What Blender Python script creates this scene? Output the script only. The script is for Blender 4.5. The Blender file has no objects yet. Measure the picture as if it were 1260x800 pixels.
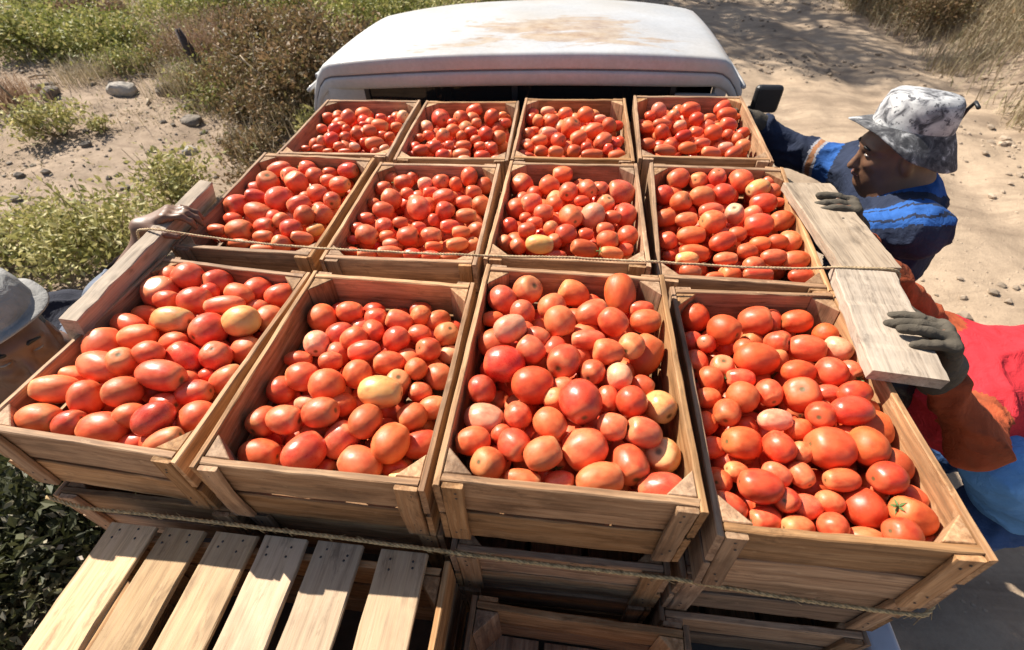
import bpy, bmesh, math, random
import numpy as np
from mathutils import Vector, Matrix, Quaternion

rnd = random.Random(11)
rng = np.random.default_rng(11)
S = bpy.context.scene
COL = S.collection
PI = math.pi

# ---------------------------------------------------------------- camera
CAM_P = (0.1745, -0.3125, 0.6829)
CAM_R = Matrix(((0.99342597, -0.06321562, 0.0954391),
                (0.11219869, 0.70314886, -0.70213469),
                (-0.02272201, 0.70822698, 0.70561905)))
cd = bpy.data.cameras.new('camera')
cd.sensor_width = 36.0
cd.lens = 36.0 * 587.043 / 1260.0
cd.clip_start = 0.02
cd.clip_end = 2000
cam = bpy.data.objects.new('camera', cd)
COL.objects.link(cam)
cd.dof.use_dof = True
cd.dof.focus_distance = 1.05
cd.dof.aperture_fstop = 4.5
cam.matrix_world = Matrix.Translation(CAM_P) @ CAM_R.to_4x4()
S.camera = cam

# ---------------------------------------------------------------- light
SUN = Vector((-0.85, 0.56, 1.0)).normalized()
W = bpy.data.worlds.new('World')
S.world = W
W.use_nodes = True
nt = W.node_tree
sky = nt.nodes.new('ShaderNodeTexSky')
sky.sky_type = 'NISHITA'
sky.sun_disc = False
sky.sun_elevation = math.asin(SUN.z)
sky.sun_rotation = math.atan2(SUN.x, SUN.y)
sky.air_density = 1.0
sky.dust_density = 1.5
bg = nt.nodes['Background']
bg.inputs['Strength'].default_value = 0.062
nt.links.new(sky.outputs['Color'], bg.inputs['Color'])
sl = bpy.data.lights.new('sun', 'SUN')
sl.energy = 5.0
sl.angle = math.radians(0.55)
sl.color = (1.0, 0.93, 0.82)
so = bpy.data.objects.new('sun', sl)
COL.objects.link(so)
so.rotation_mode = 'QUATERNION'
so.rotation_quaternion = SUN.to_track_quat('Z', 'Y')
so.location = (-6, 3, 8)

S.view_settings.view_transform = 'Standard'
S.view_settings.look = 'None'
S.view_settings.exposure = 0.95
S.view_settings.gamma = 1.0
S.render.engine = 'CYCLES'
S.cycles.use_denoising = True
S.cycles.max_bounces = 6
S.cycles.diffuse_bounces = 4
S.cycles.sample_clamp_indirect = 6.0

# ---------------------------------------------------------------- helpers
def vhash(ix, iy, iz, seed):
    h = (ix * 374761393 + iy * 668265263 + iz * 2147483647 + seed * 974634361) & 0xffffffff
    h = ((h ^ (h >> 13)) * 1274126177) & 0xffffffff
    h = (h ^ (h >> 16)) & 0xffffffff
    return h / 4294967295.0

def vnoise(P, scale=1.0, seed=0):
    """value noise, -1..1, P (n,3)"""
    P = np.asarray(P, float) * scale + 1000.0
    i = np.floor(P).astype(np.int64)
    f = P - i
    f = f * f * (3 - 2 * f)
    r = 0
    for dx in (0, 1):
        for dy in (0, 1):
            for dz in (0, 1):
                w = (f[:, 0] if dx else 1 - f[:, 0]) * (f[:, 1] if dy else 1 - f[:, 1]) * (f[:, 2] if dz else 1 - f[:, 2])
                r = r + w * vhash(i[:, 0] + dx, i[:, 1] + dy, i[:, 2] + dz, seed)
    return r * 2 - 1

def fbm(P, scale=1.0, seed=0, octv=4, gain=0.5):
    r = 0; a = 1
    for o in range(octv):
        r = r + a * vnoise(P, scale * 2 ** o, seed + o)
        a *= gain
    return r

def mesh_np(name, V, F, mats=None, smooth=False, mi=None):
    """V (n,3), F (m,3) or (m,4) arrays"""
    V = np.asarray(V, np.float32); F = np.asarray(F, np.int32)
    me = bpy.data.meshes.new(name)
    k = F.shape[1]
    me.vertices.add(len(V)); me.vertices.foreach_set('co', V.ravel())
    me.loops.add(F.size); me.loops.foreach_set('vertex_index', F.ravel())
    me.polygons.add(len(F))
    me.polygons.foreach_set('loop_start', np.arange(0, F.size, k, dtype=np.int32))
    me.polygons.foreach_set('loop_total', np.full(len(F), k, np.int32))
    if mi is not None:
        me.polygons.foreach_set('material_index', np.asarray(mi, np.int32))
    me.update(calc_edges=True)
    me.polygons.foreach_set('use_smooth', np.full(len(F), smooth, bool))
    for m in (mats or []):
        me.materials.append(m)
    return me

def mesh_py(name, V, F, mats=None, smooth=False):
    me = bpy.data.meshes.new(name)
    me.from_pydata([tuple(v) for v in V], [], F)
    me.update()
    if smooth:
        me.polygons.foreach_set('use_smooth', [True] * len(me.polygons))
    for m in (mats or []):
        me.materials.append(m)
    return me

def obj(name, me, parent=None, loc=None, rot=None):
    o = bpy.data.objects.new(name, me)
    COL.objects.link(o)
    if parent is not None:
        o.parent = parent
    if loc is not None:
        o.location = loc
    if rot is not None:
        o.rotation_euler = rot
    return o

def thing(name, label, cat, group=None, loc=(0, 0, 0), me=None, rot=(0, 0, 0)):
    o = obj(name, me, None, loc, rot)
    o['label'] = label
    o['category'] = cat
    if group:
        o['group'] = group
    return o

def struct(o):
    o['kind'] = 'structure'
    return o

def stuff(o):
    o['kind'] = 'stuff'
    return o

class MB:
    """collects simple shapes into one mesh"""
    def __init__(s):
        s.V = []; s.F = []
    def add(s, V, F):
        n = len(s.V)
        s.V += [tuple(v) for v in V]
        s.F += [tuple(i + n for i in f) for f in F]
        return s
    def box(s, x0, x1, y0, y1, z0, z1):
        V = [(x, y, z) for z in (z0, z1) for y in (y0, y1) for x in (x0, x1)]
        return s.add(V, [(0, 2, 3, 1), (4, 5, 7, 6), (0, 1, 5, 4), (2, 6, 7, 3), (0, 4, 6, 2), (1, 3, 7, 5)])
    def prism(s, poly, axis, a, b):
        """poly: 2D points; axis 0 -> polygon in yz extruded in x; 1 -> xz along y; 2 -> xy along z"""
        n = len(poly)
        def p(q, t):
            if axis == 0: return (t, q[0], q[1])
            if axis == 1: return (q[0], t, q[1])
            return (q[0], q[1], t)
        V = [p(q, a) for q in poly] + [p(q, b) for q in poly]
        F = [tuple(range(n)), tuple(range(2 * n - 1, n - 1, -1))]
        F += [(i, i + n, (i + 1) % n + n, (i + 1) % n) for i in range(n)]
        return s.add(V, F)
    def tube(s, pts, rad, n=8, caps=True):
        pts = [Vector(p) for p in pts]
        m = len(pts)
        if not hasattr(rad, '__len__'):
            rad = [rad] * m
        V = []; F = []
        up = Vector((0, 0, 1))
        for i in range(m):
            t = (pts[min(i + 1, m - 1)] - pts[max(i - 1, 0)])
            if t.length < 1e-9: t = Vector((0, 0, 1))
            t.normalize()
            if i == 0:
                up = t.orthogonal().normalized()
            else:
                up = (up - t * up.dot(t))
                if up.length < 1e-6: up = t.orthogonal()
                up.normalize()
            si = t.cross(up)
            for k in range(n):
                a = 2 * PI * k / n
                V.append(pts[i] + (up * math.cos(a) + si * math.sin(a)) * rad[i])
        for i in range(m - 1):
            for k in range(n):
                k2 = (k + 1) % n
                F.append((i * n + k, i * n + k2, (i + 1) * n + k2, (i + 1) * n + k))
        if caps:
            F.append(tuple(range(n - 1, -1, -1)))
            F.append(tuple((m - 1) * n + k for k in range(n)))
        return s.add(V, F)
    def lathe(s, prof, n=24, axis='z', org=(0, 0, 0)):
        V = []; F = []
        m = len(prof)
        for r, h in prof:
            for k in range(n):
                a = 2 * PI * k / n
                x, y, z = r * math.cos(a), r * math.sin(a), h
                if axis == 'x': x, y, z = z, x, y
                if axis == 'y': x, y, z = y, z, x
                V.append((x + org[0], y + org[1], z + org[2]))
        for i in range(m - 1):
            for k in range(n):
                k2 = (k + 1) % n
                F.append((i * n + k, i * n + k2, (i + 1) * n + k2, (i + 1) * n + k))
        return s.add(V, F)
    def mesh(s, name, mats, smooth=False):
        me = mesh_py(name, s.V, s.F, mats, smooth)
        return me

def bevel(me, w, seg=2):
    bm = bmesh.new(); bm.from_mesh(me)
    bmesh.ops.remove_doubles(bm, verts=bm.verts, dist=1e-5)
    bmesh.ops.recalc_face_normals(bm, faces=bm.faces)
    eds = [e for e in bm.edges if len(e.link_faces) == 2 and e.calc_face_angle(0) > 0.5]
    bmesh.ops.bevel(bm, geom=eds, offset=w, segments=seg, affect='EDGES', profile=0.5, clamp_overlap=True)
    bm.to_mesh(me); bm.free()
    return me

# ---------------------------------------------------------------- materials
def newmat(name):
    m = bpy.data.materials.new(name)
    m.use_nodes = True
    nt = m.node_tree
    b = nt.nodes['Principled BSDF']
    return m, nt, b

def N(nt, kind, **kw):
    n = nt.nodes.new(kind)
    for k, v in kw.items():
        if k.startswith('i_'):
            key = k[2:]
            key = int(key) if key.isdigit() else key.replace('_', ' ')
            n.inputs[key].default_value = v
        else:
            setattr(n, k, v)
    return n

def L(nt, a, b):
    nt.links.new(a, b)

def ramp(nt, fac, stops):
    r = nt.nodes.new('ShaderNodeValToRGB')
    e = r.color_ramp.elements
    while len(e) < len(stops):
        e.new(0.5)
    for i, (p, c) in enumerate(stops):
        e[i].position = p
        e[i].color = (*c, 1) if len(c) == 3 else c
    L(nt, fac, r.inputs['Fac'])
    return r.outputs['Color']

def mix(nt, fac, a, b, mode='MIX'):
    m = nt.nodes.new('ShaderNodeMix')
    m.data_type = 'RGBA'; m.blend_type = mode
    for sock, v in ((m.inputs[0], fac), (m.inputs[6], a), (m.inputs[7], b)):
        if hasattr(v, 'is_linked') or isinstance(v, bpy.types.NodeSocket):
            L(nt, v, sock)
        elif hasattr(v, '__len__'):
            sock.default_value = (*v, 1) if len(v) == 3 else v
        else:
            sock.default_value = v
    return m.outputs[2]

def noise(nt, vec, scale, detail=4, rough=0.55, dist=0.0):
    n = nt.nodes.new('ShaderNodeTexNoise')
    n.inputs['Scale'].default_value = scale
    n.inputs['Detail'].default_value = detail
    n.inputs['Roughness'].default_value = rough
    n.inputs['Distortion'].default_value = dist
    if vec is not None:
        L(nt, vec, n.inputs['Vector'])
    return n.outputs['Fac']

def bump(nt, b, h, strength=0.3, dist=0.01):
    bp = nt.nodes.new('ShaderNodeBump')
    bp.inputs['Strength'].default_value = strength
    bp.inputs['Distance'].default_value = dist
    L(nt, h, bp.inputs['Height'])
    L(nt, bp.outputs['Normal'], b.inputs['Normal'])

def coords(nt, what='Object'):
    return nt.nodes.new('ShaderNodeTexCoord').outputs[what]

def mapping(nt, vec, scale):
    m = nt.nodes.new('ShaderNodeMapping')
    m.inputs['Scale'].default_value = scale
    L(nt, vec, m.inputs['Vector'])
    return m.outputs['Vector']

def plain(name, col, rough=0.6, metal=0.0, var=0.12, nscale=18, bstr=0.0, bscale=60, bdist=0.004, spec=0.5):
    m, nt, b = newmat(name)
    v = coords(nt)
    f = noise(nt, v, nscale, 5)
    dark = tuple(c * (1 - var * 1.6) for c in col); lite = tuple(min(1, c * (1 + var)) for c in col)
    c = ramp(nt, f, [(0.3, dark), (0.7, lite)])
    L(nt, c, b.inputs['Base Color'])
    b.inputs['Roughness'].default_value = rough
    b.inputs['Metallic'].default_value = metal
    b.inputs['Specular IOR Level'].default_value = spec
    if bstr:
        bump(nt, b, noise(nt, v, bscale, 4), bstr, bdist)
    return m

def wood(name, pale, mid, dark, stain=0.4, grey=None):
    """grain runs along the first component of the 'gc' attribute"""
    m, nt, b = newmat(name)
    at = N(nt, 'ShaderNodeAttribute', attribute_name='gc')
    v = at.outputs['Vector']
    oi = nt.nodes.new('ShaderNodeObjectInfo')
    g1 = noise(nt, mapping(nt, v, (5, 90, 90)), 1.0, 6, 0.65, 0.6)
    g2 = noise(nt, mapping(nt, v, (2.0, 22, 22)), 1.0, 3, 0.5, 1.0)
    blot = noise(nt, mapping(nt, v, (7, 14, 14)), 1.0, 4, 0.6)
    c = ramp(nt, g1, [(0.34, dark), (0.47, mid), (0.62, pale)])
    c2 = ramp(nt, g2, [(0.35, mid), (0.65, pale)])
    c = mix(nt, 0.42, c, c2)
    fine = noise(nt, mapping(nt, v, (14, 420, 420)), 1.0, 3, 0.6)
    c = mix(nt, 0.2, c, ramp(nt, fine, [(0.35, tuple(x * 0.7 for x in dark)), (0.6, pale)]), 'OVERLAY')
    # stains and dirt
    st = ramp(nt, blot, [(0.50, (0, 0, 0)), (0.75, (1, 1, 1))])
    stm = N(nt, 'ShaderNodeMath', operation='MULTIPLY', i_1=stain)
    L(nt, st, stm.inputs[0])
    c = mix(nt, stm.outputs[0], c, tuple(x * 0.6 for x in dark))
    # knots
    vo = N(nt, 'ShaderNodeTexVoronoi', feature='F1')
    vo.inputs['Scale'].default_value = 1.0
    L(nt, mapping(nt, v, (7, 16, 16)), vo.inputs['Vector'])
    kn = ramp(nt, vo.outputs['Distance'], [(0.05, (1, 1, 1)), (0.13, (0, 0, 0))])
    kr = N(nt, 'ShaderNodeMath', operation='MULTIPLY', i_1=0.35)
    L(nt, kn, kr.inputs[0])
    c = mix(nt, kr.outputs[0], c, tuple(x * 0.45 for x in dark))
    # per board tone
    hsv = nt.nodes.new('ShaderNodeHueSaturation')
    mr = N(nt, 'ShaderNodeMapRange')
    mr.inputs['To Min'].default_value = 0.58; mr.inputs['To Max'].default_value = 1.12
    L(nt, oi.outputs['Random'], mr.inputs['Value'])
    L(nt, mr.outputs['Result'], hsv.inputs['Value'])
    # some boards greyer than others
    q7 = N(nt, 'ShaderNodeMath', operation='MULTIPLY', i_1=7.77); L(nt, oi.outputs['Random'], q7.inputs[0])
    qf = N(nt, 'ShaderNodeMath', operation='FRACT'); L(nt, q7.outputs[0], qf.inputs[0])
    ms2 = N(nt, 'ShaderNodeMapRange'); ms2.inputs['To Min'].default_value = 0.88; ms2.inputs['To Max'].default_value = 1.12
    L(nt, qf.outputs[0], ms2.inputs['Value']); L(nt, ms2.outputs['Result'], hsv.inputs['Saturation'])
    # dark damp blotches and scuffs
    bl2 = noise(nt, mapping(nt, v, (11, 34, 34)), 1.0, 6, 0.75, 0.4)
    bm2 = ramp(nt, bl2, [(0.56, (0, 0, 0)), (0.68, (0.6, 0.6, 0.6))])
    c = mix(nt, bm2, c, tuple(x * 0.7 for x in dark))
    sc2 = ramp(nt, noise(nt, mapping(nt, v, (26, 60, 60)), 1.0, 5, 0.7), [(0.62, (0, 0, 0)), (0.74, (0.55, 0.55, 0.55))])
    c = mix(nt, sc2, c, tuple(min(0.8, x * 1.18) for x in pale))
    L(nt, c, hsv.inputs['Color'])
    L(nt, hsv.outputs['Color'], b.inputs['Base Color'])
    b.inputs['Roughness'].default_value = 0.72
    b.inputs['Specular IOR Level'].default_value = 0.3
    bump(nt, b, g1, 0.55, 0.002)
    return m

M = {}
M['crate'] = wood('crate_wood', (0.60, 0.40, 0.235), (0.37, 0.208, 0.105), (0.14, 0.070, 0.034), 0.62)
M['slat'] = wood('pale_wood', (0.66, 0.50, 0.325), (0.56, 0.40, 0.245), (0.26, 0.16, 0.09), 0.42)
M['plank'] = wood('grey_wood', (0.52, 0.43, 0.335), (0.41, 0.33, 0.25), (0.15, 0.112, 0.08), 0.45)
M['nail'] = plain('nail_metal', (0.06, 0.05, 0.045), 0.6, 0.3)
M['chip'] = plain('fresh_split_wood', (0.80, 0.66, 0.46), 0.8)

def tomato_mat(name, base, shoulder, deep):
    m, nt, b = newmat(name)
    v = coords(nt)
    oi = nt.nodes.new('ShaderNodeObjectInfo')
    geo = nt.nodes.new('ShaderNodeNewGeometry')
    seed = N(nt, 'ShaderNodeMath', operation='ADD')
    L(nt, oi.outputs['Random'], seed.inputs[0]); L(nt, geo.outputs['Random Per Island'], seed.inputs[1])
    # move the pattern per tomato
    ad = N(nt, 'ShaderNodeVectorMath', operation='ADD')
    cmb = nt.nodes.new('ShaderNodeCombineXYZ')
    ms = N(nt, 'ShaderNodeMath', operation='MULTIPLY', i_1=37.0)
    L(nt, seed.outputs[0], ms.inputs[0])
    for i in range(3):
        L(nt, ms.outputs[0], cmb.inputs[i])
    L(nt, v, ad.inputs[0]); L(nt, cmb.outputs[0], ad.inputs[1])
    at = N(nt, 'ShaderNodeAttribute', attribute_name='tz')   # -1..1 along the fruit
    f = noise(nt, ad.outputs[0], 1.6, 3)
    c = ramp(nt, f, [(0.32, deep), (0.52, base), (0.80, tuple(0.65 * x + 0.35 * y for x, y in zip(base, shoulder)))])
    # paler shoulders towards the stem, ragged edge
    sm = N(nt, 'ShaderNodeMath', operation='MULTIPLY_ADD', i_1=0.55)
    L(nt, f, sm.inputs[0]); L(nt, at.outputs['Fac'], sm.inputs[2])
    sh = ramp(nt, sm.outputs[0], [(0.80, (0, 0, 0)), (1.25, (0.55, 0.55, 0.55))])
    c = mix(nt, sh, c, shoulder)
    # scar at the stem end
    sc = ramp(nt, at.outputs['Fac'], [(0.975, (0, 0, 0)), (0.99, (1, 1, 1))])
    c = mix(nt, sc, c, (0.16, 0.10, 0.035))
    hsv = nt.nodes.new('ShaderNodeHueSaturation')
    mr = N(nt, 'ShaderNodeMapRange'); mr.inputs['To Min'].default_value = 0.82; mr.inputs['To Max'].default_value = 1.15
    fr = N(nt, 'ShaderNodeMath', operation='FRACT'); L(nt, seed.outputs[0], fr.inputs[0])
    L(nt, fr.outputs[0], mr.inputs['Value']); L(nt, mr.outputs['Result'], hsv.inputs['Value'])
    mr2 = N(nt, 'ShaderNodeMapRange'); mr2.inputs['To Min'].default_value = 0.492; mr2.inputs['To Max'].default_value = 0.508
    fr2 = N(nt, 'ShaderNodeMath', operation='FRACT'); 
    m7 = N(nt, 'ShaderNodeMath', operation='MULTIPLY', i_1=7.31); L(nt, seed.outputs[0], m7.inputs[0]); L(nt, m7.outputs[0], fr2.inputs[0])
    L(nt, fr2.outputs[0], mr2.inputs['Value']); L(nt, mr2.outputs['Result'], hsv.inputs['Hue'])
    L(nt, c, hsv.inputs['Color'])
    # dust and dried splashes
    du = noise(nt, ad.outputs[0], 9.0, 5, 0.7)
    dm = ramp(nt, du, [(0.60, (0, 0, 0)), (0.82, (0.22, 0.22, 0.22))])
    c = mix(nt, dm, hsv.outputs['Color'], (0.55, 0.36, 0.24))
    L(nt, c, b.inputs['Base Color'])
    rr = ramp(nt, du, [(0.35, (0.33, 0.33, 0.33)), (0.75, (0.52, 0.52, 0.52))])
    rv = N(nt, 'ShaderNodeMapRange'); rv.inputs['To Min'].default_value = -0.10; rv.inputs['To Max'].default_value = 0.14
    L(nt, fr2.outputs[0], rv.inputs['Value'])
    ra = N(nt, 'ShaderNodeMath', operation='ADD'); L(nt, rr, ra.inputs[0]); L(nt, rv.outputs['Result'], ra.inputs[1])
    L(nt, ra.outputs[0], b.inputs['Roughness'])
    b.inputs['Specular IOR Level'].default_value = 0.5
    b.inputs['Subsurface Weight'].default_value = 0.12
    b.inputs['Subsurface Radius'].default_value = (0.012, 0.004, 0.002)
    b.inputs['Subsurface Scale'].default_value = 0.6
    bump(nt, b, noise(nt, ad.outputs[0], 1.5, 1), 0.06, 0.05)
    return m

TM = {
    'r': tomato_mat('red_tomato_skin', (0.70, 0.118, 0.042), (0.74, 0.26, 0.10), (0.62, 0.072, 0.024)),
    'R': tomato_mat('deep_red_tomato_skin', (0.65, 0.084, 0.026), (0.68, 0.17, 0.06), (0.55, 0.050, 0.015)),
    'o': tomato_mat('orange_red_tomato_skin', (0.74, 0.165, 0.065), (0.76, 0.34, 0.14), (0.67, 0.105, 0.038)),
    'p': tomato_mat('pale_pink_tomato_skin', (0.76, 0.32, 0.18), (0.77, 0.50, 0.30), (0.72, 0.21, 0.11)),
    'y': tomato_mat('yellow_orange_tomato_skin', (0.79, 0.38, 0.12), (0.77, 0.52, 0.24), (0.75, 0.24, 0.08)),
}
M['calyx'] = plain('green_stem', (0.10, 0.16, 0.04), 0.7)

def leaf_mat(name, stops, rough=0.6, trans=0.25):
    m, nt, b = newmat(name)
    geo = nt.nodes.new('ShaderNodeNewGeometry')
    c = ramp(nt, geo.outputs['Random Per Island'], stops)
    v = coords(nt)
    f = noise(nt, v, 3.0, 3)
    hsv = nt.nodes.new('ShaderNodeHueSaturation')
    mr = N(nt, 'ShaderNodeMapRange'); mr.inputs['To Min'].default_value = 0.6; mr.inputs['To Max'].default_value = 1.4
    L(nt, f, mr.inputs['Value']); L(nt, mr.outputs['Result'], hsv.inputs['Value'])
    L(nt, c, hsv.inputs['Color'])
    L(nt, hsv.outputs['Color'], b.inputs['Base Color'])
    b.inputs['Roughness'].default_value = rough
    b.inputs['Specular IOR Level'].default_value = 0.35
    if trans:
        tr = nt.nodes.new('ShaderNodeBsdfTranslucent')
        L(nt, hsv.outputs['Color'], tr.inputs['Color'])
        ms = nt.nodes.new('ShaderNodeMixShader'); ms.inputs[0].default_value = trans
        L(nt, b.outputs[0], ms.inputs[1]); L(nt, tr.outputs[0], ms.inputs[2])
        L(nt, ms.outputs[0], nt.nodes['Material Output'].inputs['Surface'])
    return m

# ================================================================ terrain and road (large structure first)
GZ = -1.45

def sstep(a, b, x):
    t = np.clip((x - a) / (b - a), 0, 1)
    return t * t * (3 - 2 * t)

def height(x, y, detail=True):
    x = np.asarray(x, float); y = np.asarray(y, float)
    P = np.stack([x, y, np.zeros_like(x)], -1)
    z = GZ + 0.05 * vnoise(P, 0.35, 5) + 0.03 * vnoise(P, 1.1, 6)
    edge = 4.75 + 0.35 * vnoise(P, 0.6, 7) + 0.02 * (y - 6)
    bank = sstep(0, 2.6, x - edge)
    z = z + bank * 1.9 + bank * 0.30 * vnoise(P, 1.3, 8)
    left = sstep(2.4, 7.0, -x)
    z = z + left * 0.16 + sstep(6.5, 16, y) * sstep(1.8, 4.0, -x) * 0.7
    road = (1 - bank) * (1 - sstep(1.6, 2.4, -x))
    # wheel ruts
    for xr in (-0.75, 0.85, 2.6, 3.7):
        xx = x - xr - 0.18 * vnoise(P * np.array([0, 1, 0]), 0.4, 9)
        z = z - road * 0.05 * np.exp(-(xx / 0.22) ** 2)
    if detail:
        z = z + 0.018 * fbm(P, 3.2, 12, 4, 0.55) + 0.012 * left * fbm(P, 9, 15, 2)
        z = z + 0.02 * road * vnoise(P * np.array([0.5, 1.6, 1]), 2.2, 17)
    return z

def h1(x, y):
    return float(height(np.array([x]), np.array([y]))[0])

# --- ground material
def ground_mat(name, dry, mid, dark, pebble, litter):
    m, nt, b = newmat(name)
    v = coords(nt)
    f1 = noise(nt, v, 0.9, 6, 0.6, 0.4)
    f2 = noise(nt, v, 9.0, 6, 0.7)
    f3 = noise(nt, v, 60.0, 8, 0.8)
    c = ramp(nt, f1, [(0.34, mid), (0.6, dry)])
    band = noise(nt, mapping(nt, v, (0.45, 1.9, 1)), 1.1, 5, 0.65, 0.8)  # soft dark bands: dappled tree shade painted into the ground colour
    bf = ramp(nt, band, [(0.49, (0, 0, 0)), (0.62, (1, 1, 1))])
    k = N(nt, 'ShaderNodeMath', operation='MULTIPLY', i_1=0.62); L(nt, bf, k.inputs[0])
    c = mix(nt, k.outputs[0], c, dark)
    fd = ramp(nt, f2, [(0.42, (0, 0, 0)), (0.72, (1, 1, 1))])
    k2 = N(nt, 'ShaderNodeMath', operation='MULTIPLY', i_1=litter); L(nt, fd, k2.inputs[0])
    c = mix(nt, k2.outputs[0], c, dark)
    vo = N(nt, 'ShaderNodeTexVoronoi', feature='F1'); vo.inputs['Scale'].default_value = 22.0
    L(nt, v, vo.inputs['Vector'])
    pf = ramp(nt, vo.outputs['Distance'], [(0.10, (1, 1, 1)), (0.22, (0, 0, 0))])
    sel = ramp(nt, noise(nt, v, 6.0, 2), [(0.52, (0, 0, 0)), (0.6, (1, 1, 1))])
    pm = N(nt, 'ShaderNodeMath', operation='MULTIPLY'); L(nt, pf, pm.inputs[0]); L(nt, sel, pm.inputs[1])
    pm2 = N(nt, 'ShaderNodeMath', operation='MULTIPLY', i_1=0.6); L(nt, pm.outputs[0], pm2.inputs[0])
    c = mix(nt, pm2.outputs[0], c, pebble)
    c = mix(nt, 0.22, c, ramp(nt, f3, [(0.3, tuple(x * 0.5 for x in mid)), (0.7, dry)]))
    L(nt, c, b.inputs['Base Color'])
    b.inputs['Roughness'].default_value = 0.95
    b.inputs['Specular IOR Level'].default_value = 0.1
    ad = N(nt, 'ShaderNodeMath', operation='ADD'); L(nt, f2, ad.inputs[0]); L(nt, f3, ad.inputs[1])
    ad2 = N(nt, 'ShaderNodeMath', operation='ADD'); L(nt, ad.outputs[0], ad2.inputs[0]); L(nt, pm.outputs[0], ad2.inputs[1])
    bump(nt, b, ad2.outputs[0], 0.6, 0.016)
    return m

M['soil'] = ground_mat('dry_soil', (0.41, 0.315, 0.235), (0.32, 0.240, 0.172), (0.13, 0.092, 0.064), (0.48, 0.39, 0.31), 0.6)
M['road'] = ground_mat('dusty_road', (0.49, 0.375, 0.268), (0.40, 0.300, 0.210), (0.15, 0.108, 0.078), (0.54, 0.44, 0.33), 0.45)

def build_ground():
    xs = np.concatenate([np.array([-400, -200, -100, -50, -30, -20]), np.arange(-15, 11.01, 0.075), np.array([14, 20, 30, 50, 100, 200, 400])])
    ys = np.concatenate([np.array([-400, -200, -100, -50, -25, -12, -8]), np.arange(-5, 15.01, 0.075), np.array([18, 24, 35, 50, 100, 200, 400])])
    X, Y = np.meshgrid(xs, ys)
    Z = height(X.ravel(), Y.ravel()).reshape(X.shape)
    far = np.maximum(np.abs(X), np.abs(Y)) > 40
    Z = np.where(far, np.minimum(Z, 0.3), Z)
    V = np.stack([X, Y, Z], -1).reshape(-1, 3)
    nx, ny = len(xs), len(ys)
    i = np.arange(nx - 1)[None, :] + np.arange(ny - 1)[:, None] * nx
    F = np.stack([i, i + 1, i + 1 + nx, i + nx], -1).reshape(-1, 4)
    C = V[F].mean(1)
    n1 = vnoise(C * np.array([1, 1, 0]), 0.9, 30) * 0.3 + vnoise(C * np.array([1, 1, 0]), 5, 31) * 0.10
    isroad = (C[:, 0] > -1.9 + n1) & (C[:, 0] < 4.8 + 0.35 * vnoise(C * np.array([1, 1, 0]), 0.6, 7) + 0.02 * (C[:, 1] - 6) + n1 * 0.4) & (np.abs(C[:, 1]) < 90)
    def part(sel, name, mat):
        f = F[sel]
        u, inv = np.unique(f, return_inverse=True)
        return struct(obj(name, mesh_np(name, V[u], inv.reshape(f.shape), [mat], True)))
    part(~isroad, 'ground', M['soil'])
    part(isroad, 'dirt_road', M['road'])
build_ground()

# ================================================================ boards and crates
def board(dims, axis, mats, seed, seg=9, ch=0.0018, jit=0.0012, chip=0.0):
    """a sawn board, long along `axis` (0,1,2), centred on its own origin, chamfered, slightly warped, with chipped edges"""
    r = np.random.default_rng(seed)
    o = [a for a in (0, 1, 2) if a != axis]
    ln = dims[axis]; a, b = dims[o[0]] / 2, dims[o[1]] / 2
    c = min(ch, a * 0.5, b * 0.5)
    prof = np.array([(-a + c, -b), (a - c, -b), (a, -b + c), (a, b - c), (a - c, b), (-a + c, b), (-a, b - c), (-a, -b + c)])
    bow = r.normal(0, 0.0012, 2)
    V = []
    for i in range(seg + 1):
        t = i / seg
        p = prof + r.normal(0, jit * 0.16, prof.shape) + r.normal(0, jit * 0.22, (1, 2))
        if chip and r.random() < 0.16:
            k = r.integers(0, 8); p[k] *= 1 - chip * r.random() / np.maximum(np.abs(p[k]).max(), 1e-3) * 0.4
        p = p + bow * math.sin(PI * t) * (1 if ln < 1 else 2)
        l = (t - 0.5) * ln
        if 0 < i < seg: l += r.normal(0, ln * 0.01)
        q = np.zeros((8, 3)); q[:, axis] = l + (r.normal(0, 0.0008, 8) if i in (0, seg) else 0)
        q[:, o[0]] = p[:, 0]; q[:, o[1]] = p[:, 1]
        V.append(q)
    V = np.concatenate(V)
    F = []
    for i in range(seg):
        for k in range(8):
            k2 = (k + 1) % 8
            F.append((i * 8 + k, i * 8 + k2, (i + 1) * 8 + k2, (i + 1) * 8 + k))
    F.append(tuple(range(7, -1, -1))); F.append(tuple(seg * 8 + k for k in range(8)))
    if axis == 1:
        F = [f[::-1] for f in F]
    me = mesh_py('board', V, F, mats)
    off = r.uniform(0, 30, 3)
    g = np.stack([V[:, axis], V[:, o[0]], V[:, o[1]]], -1) + off
    at = me.attributes.new('gc', 'FLOAT_VECTOR', 'POINT')
    at.data.foreach_set('vector', g.astype(np.float32).ravel())
    return me

def prism_post(leg, h, sx, sy, mats, seed):
    """triangular corner post, right angle in the corner (sx, sy)"""
    r = np.random.default_rng(seed)
    poly = [(0, 0), (-sx * leg, 0), (0, -sy * leg)]
    mb = MB().prism(poly, 2, -h, 0)
    me = mb.mesh('corner_post', mats)
    bevel(me, 0.0015, 1)
    V = np.array([v.co for v in me.vertices])
    off = r.uniform(0, 30, 3)
    at = me.attributes.new('gc', 'FLOAT_VECTOR', 'POINT')
    at.data.foreach_set('vector', (np.stack([V[:, 2] * 1.0, V[:, 0], V[:, 1]], -1) + off).astype(np.float32).ravel())
    return me

seedc = [100]
def nx():
    seedc[0] += 1
    return seedc[0]

def mat_euler(o, rx, ry, rz):
    o.rotation_mode = 'XYZ'
    o.rotation_euler = (rx, ry, rz)

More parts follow.
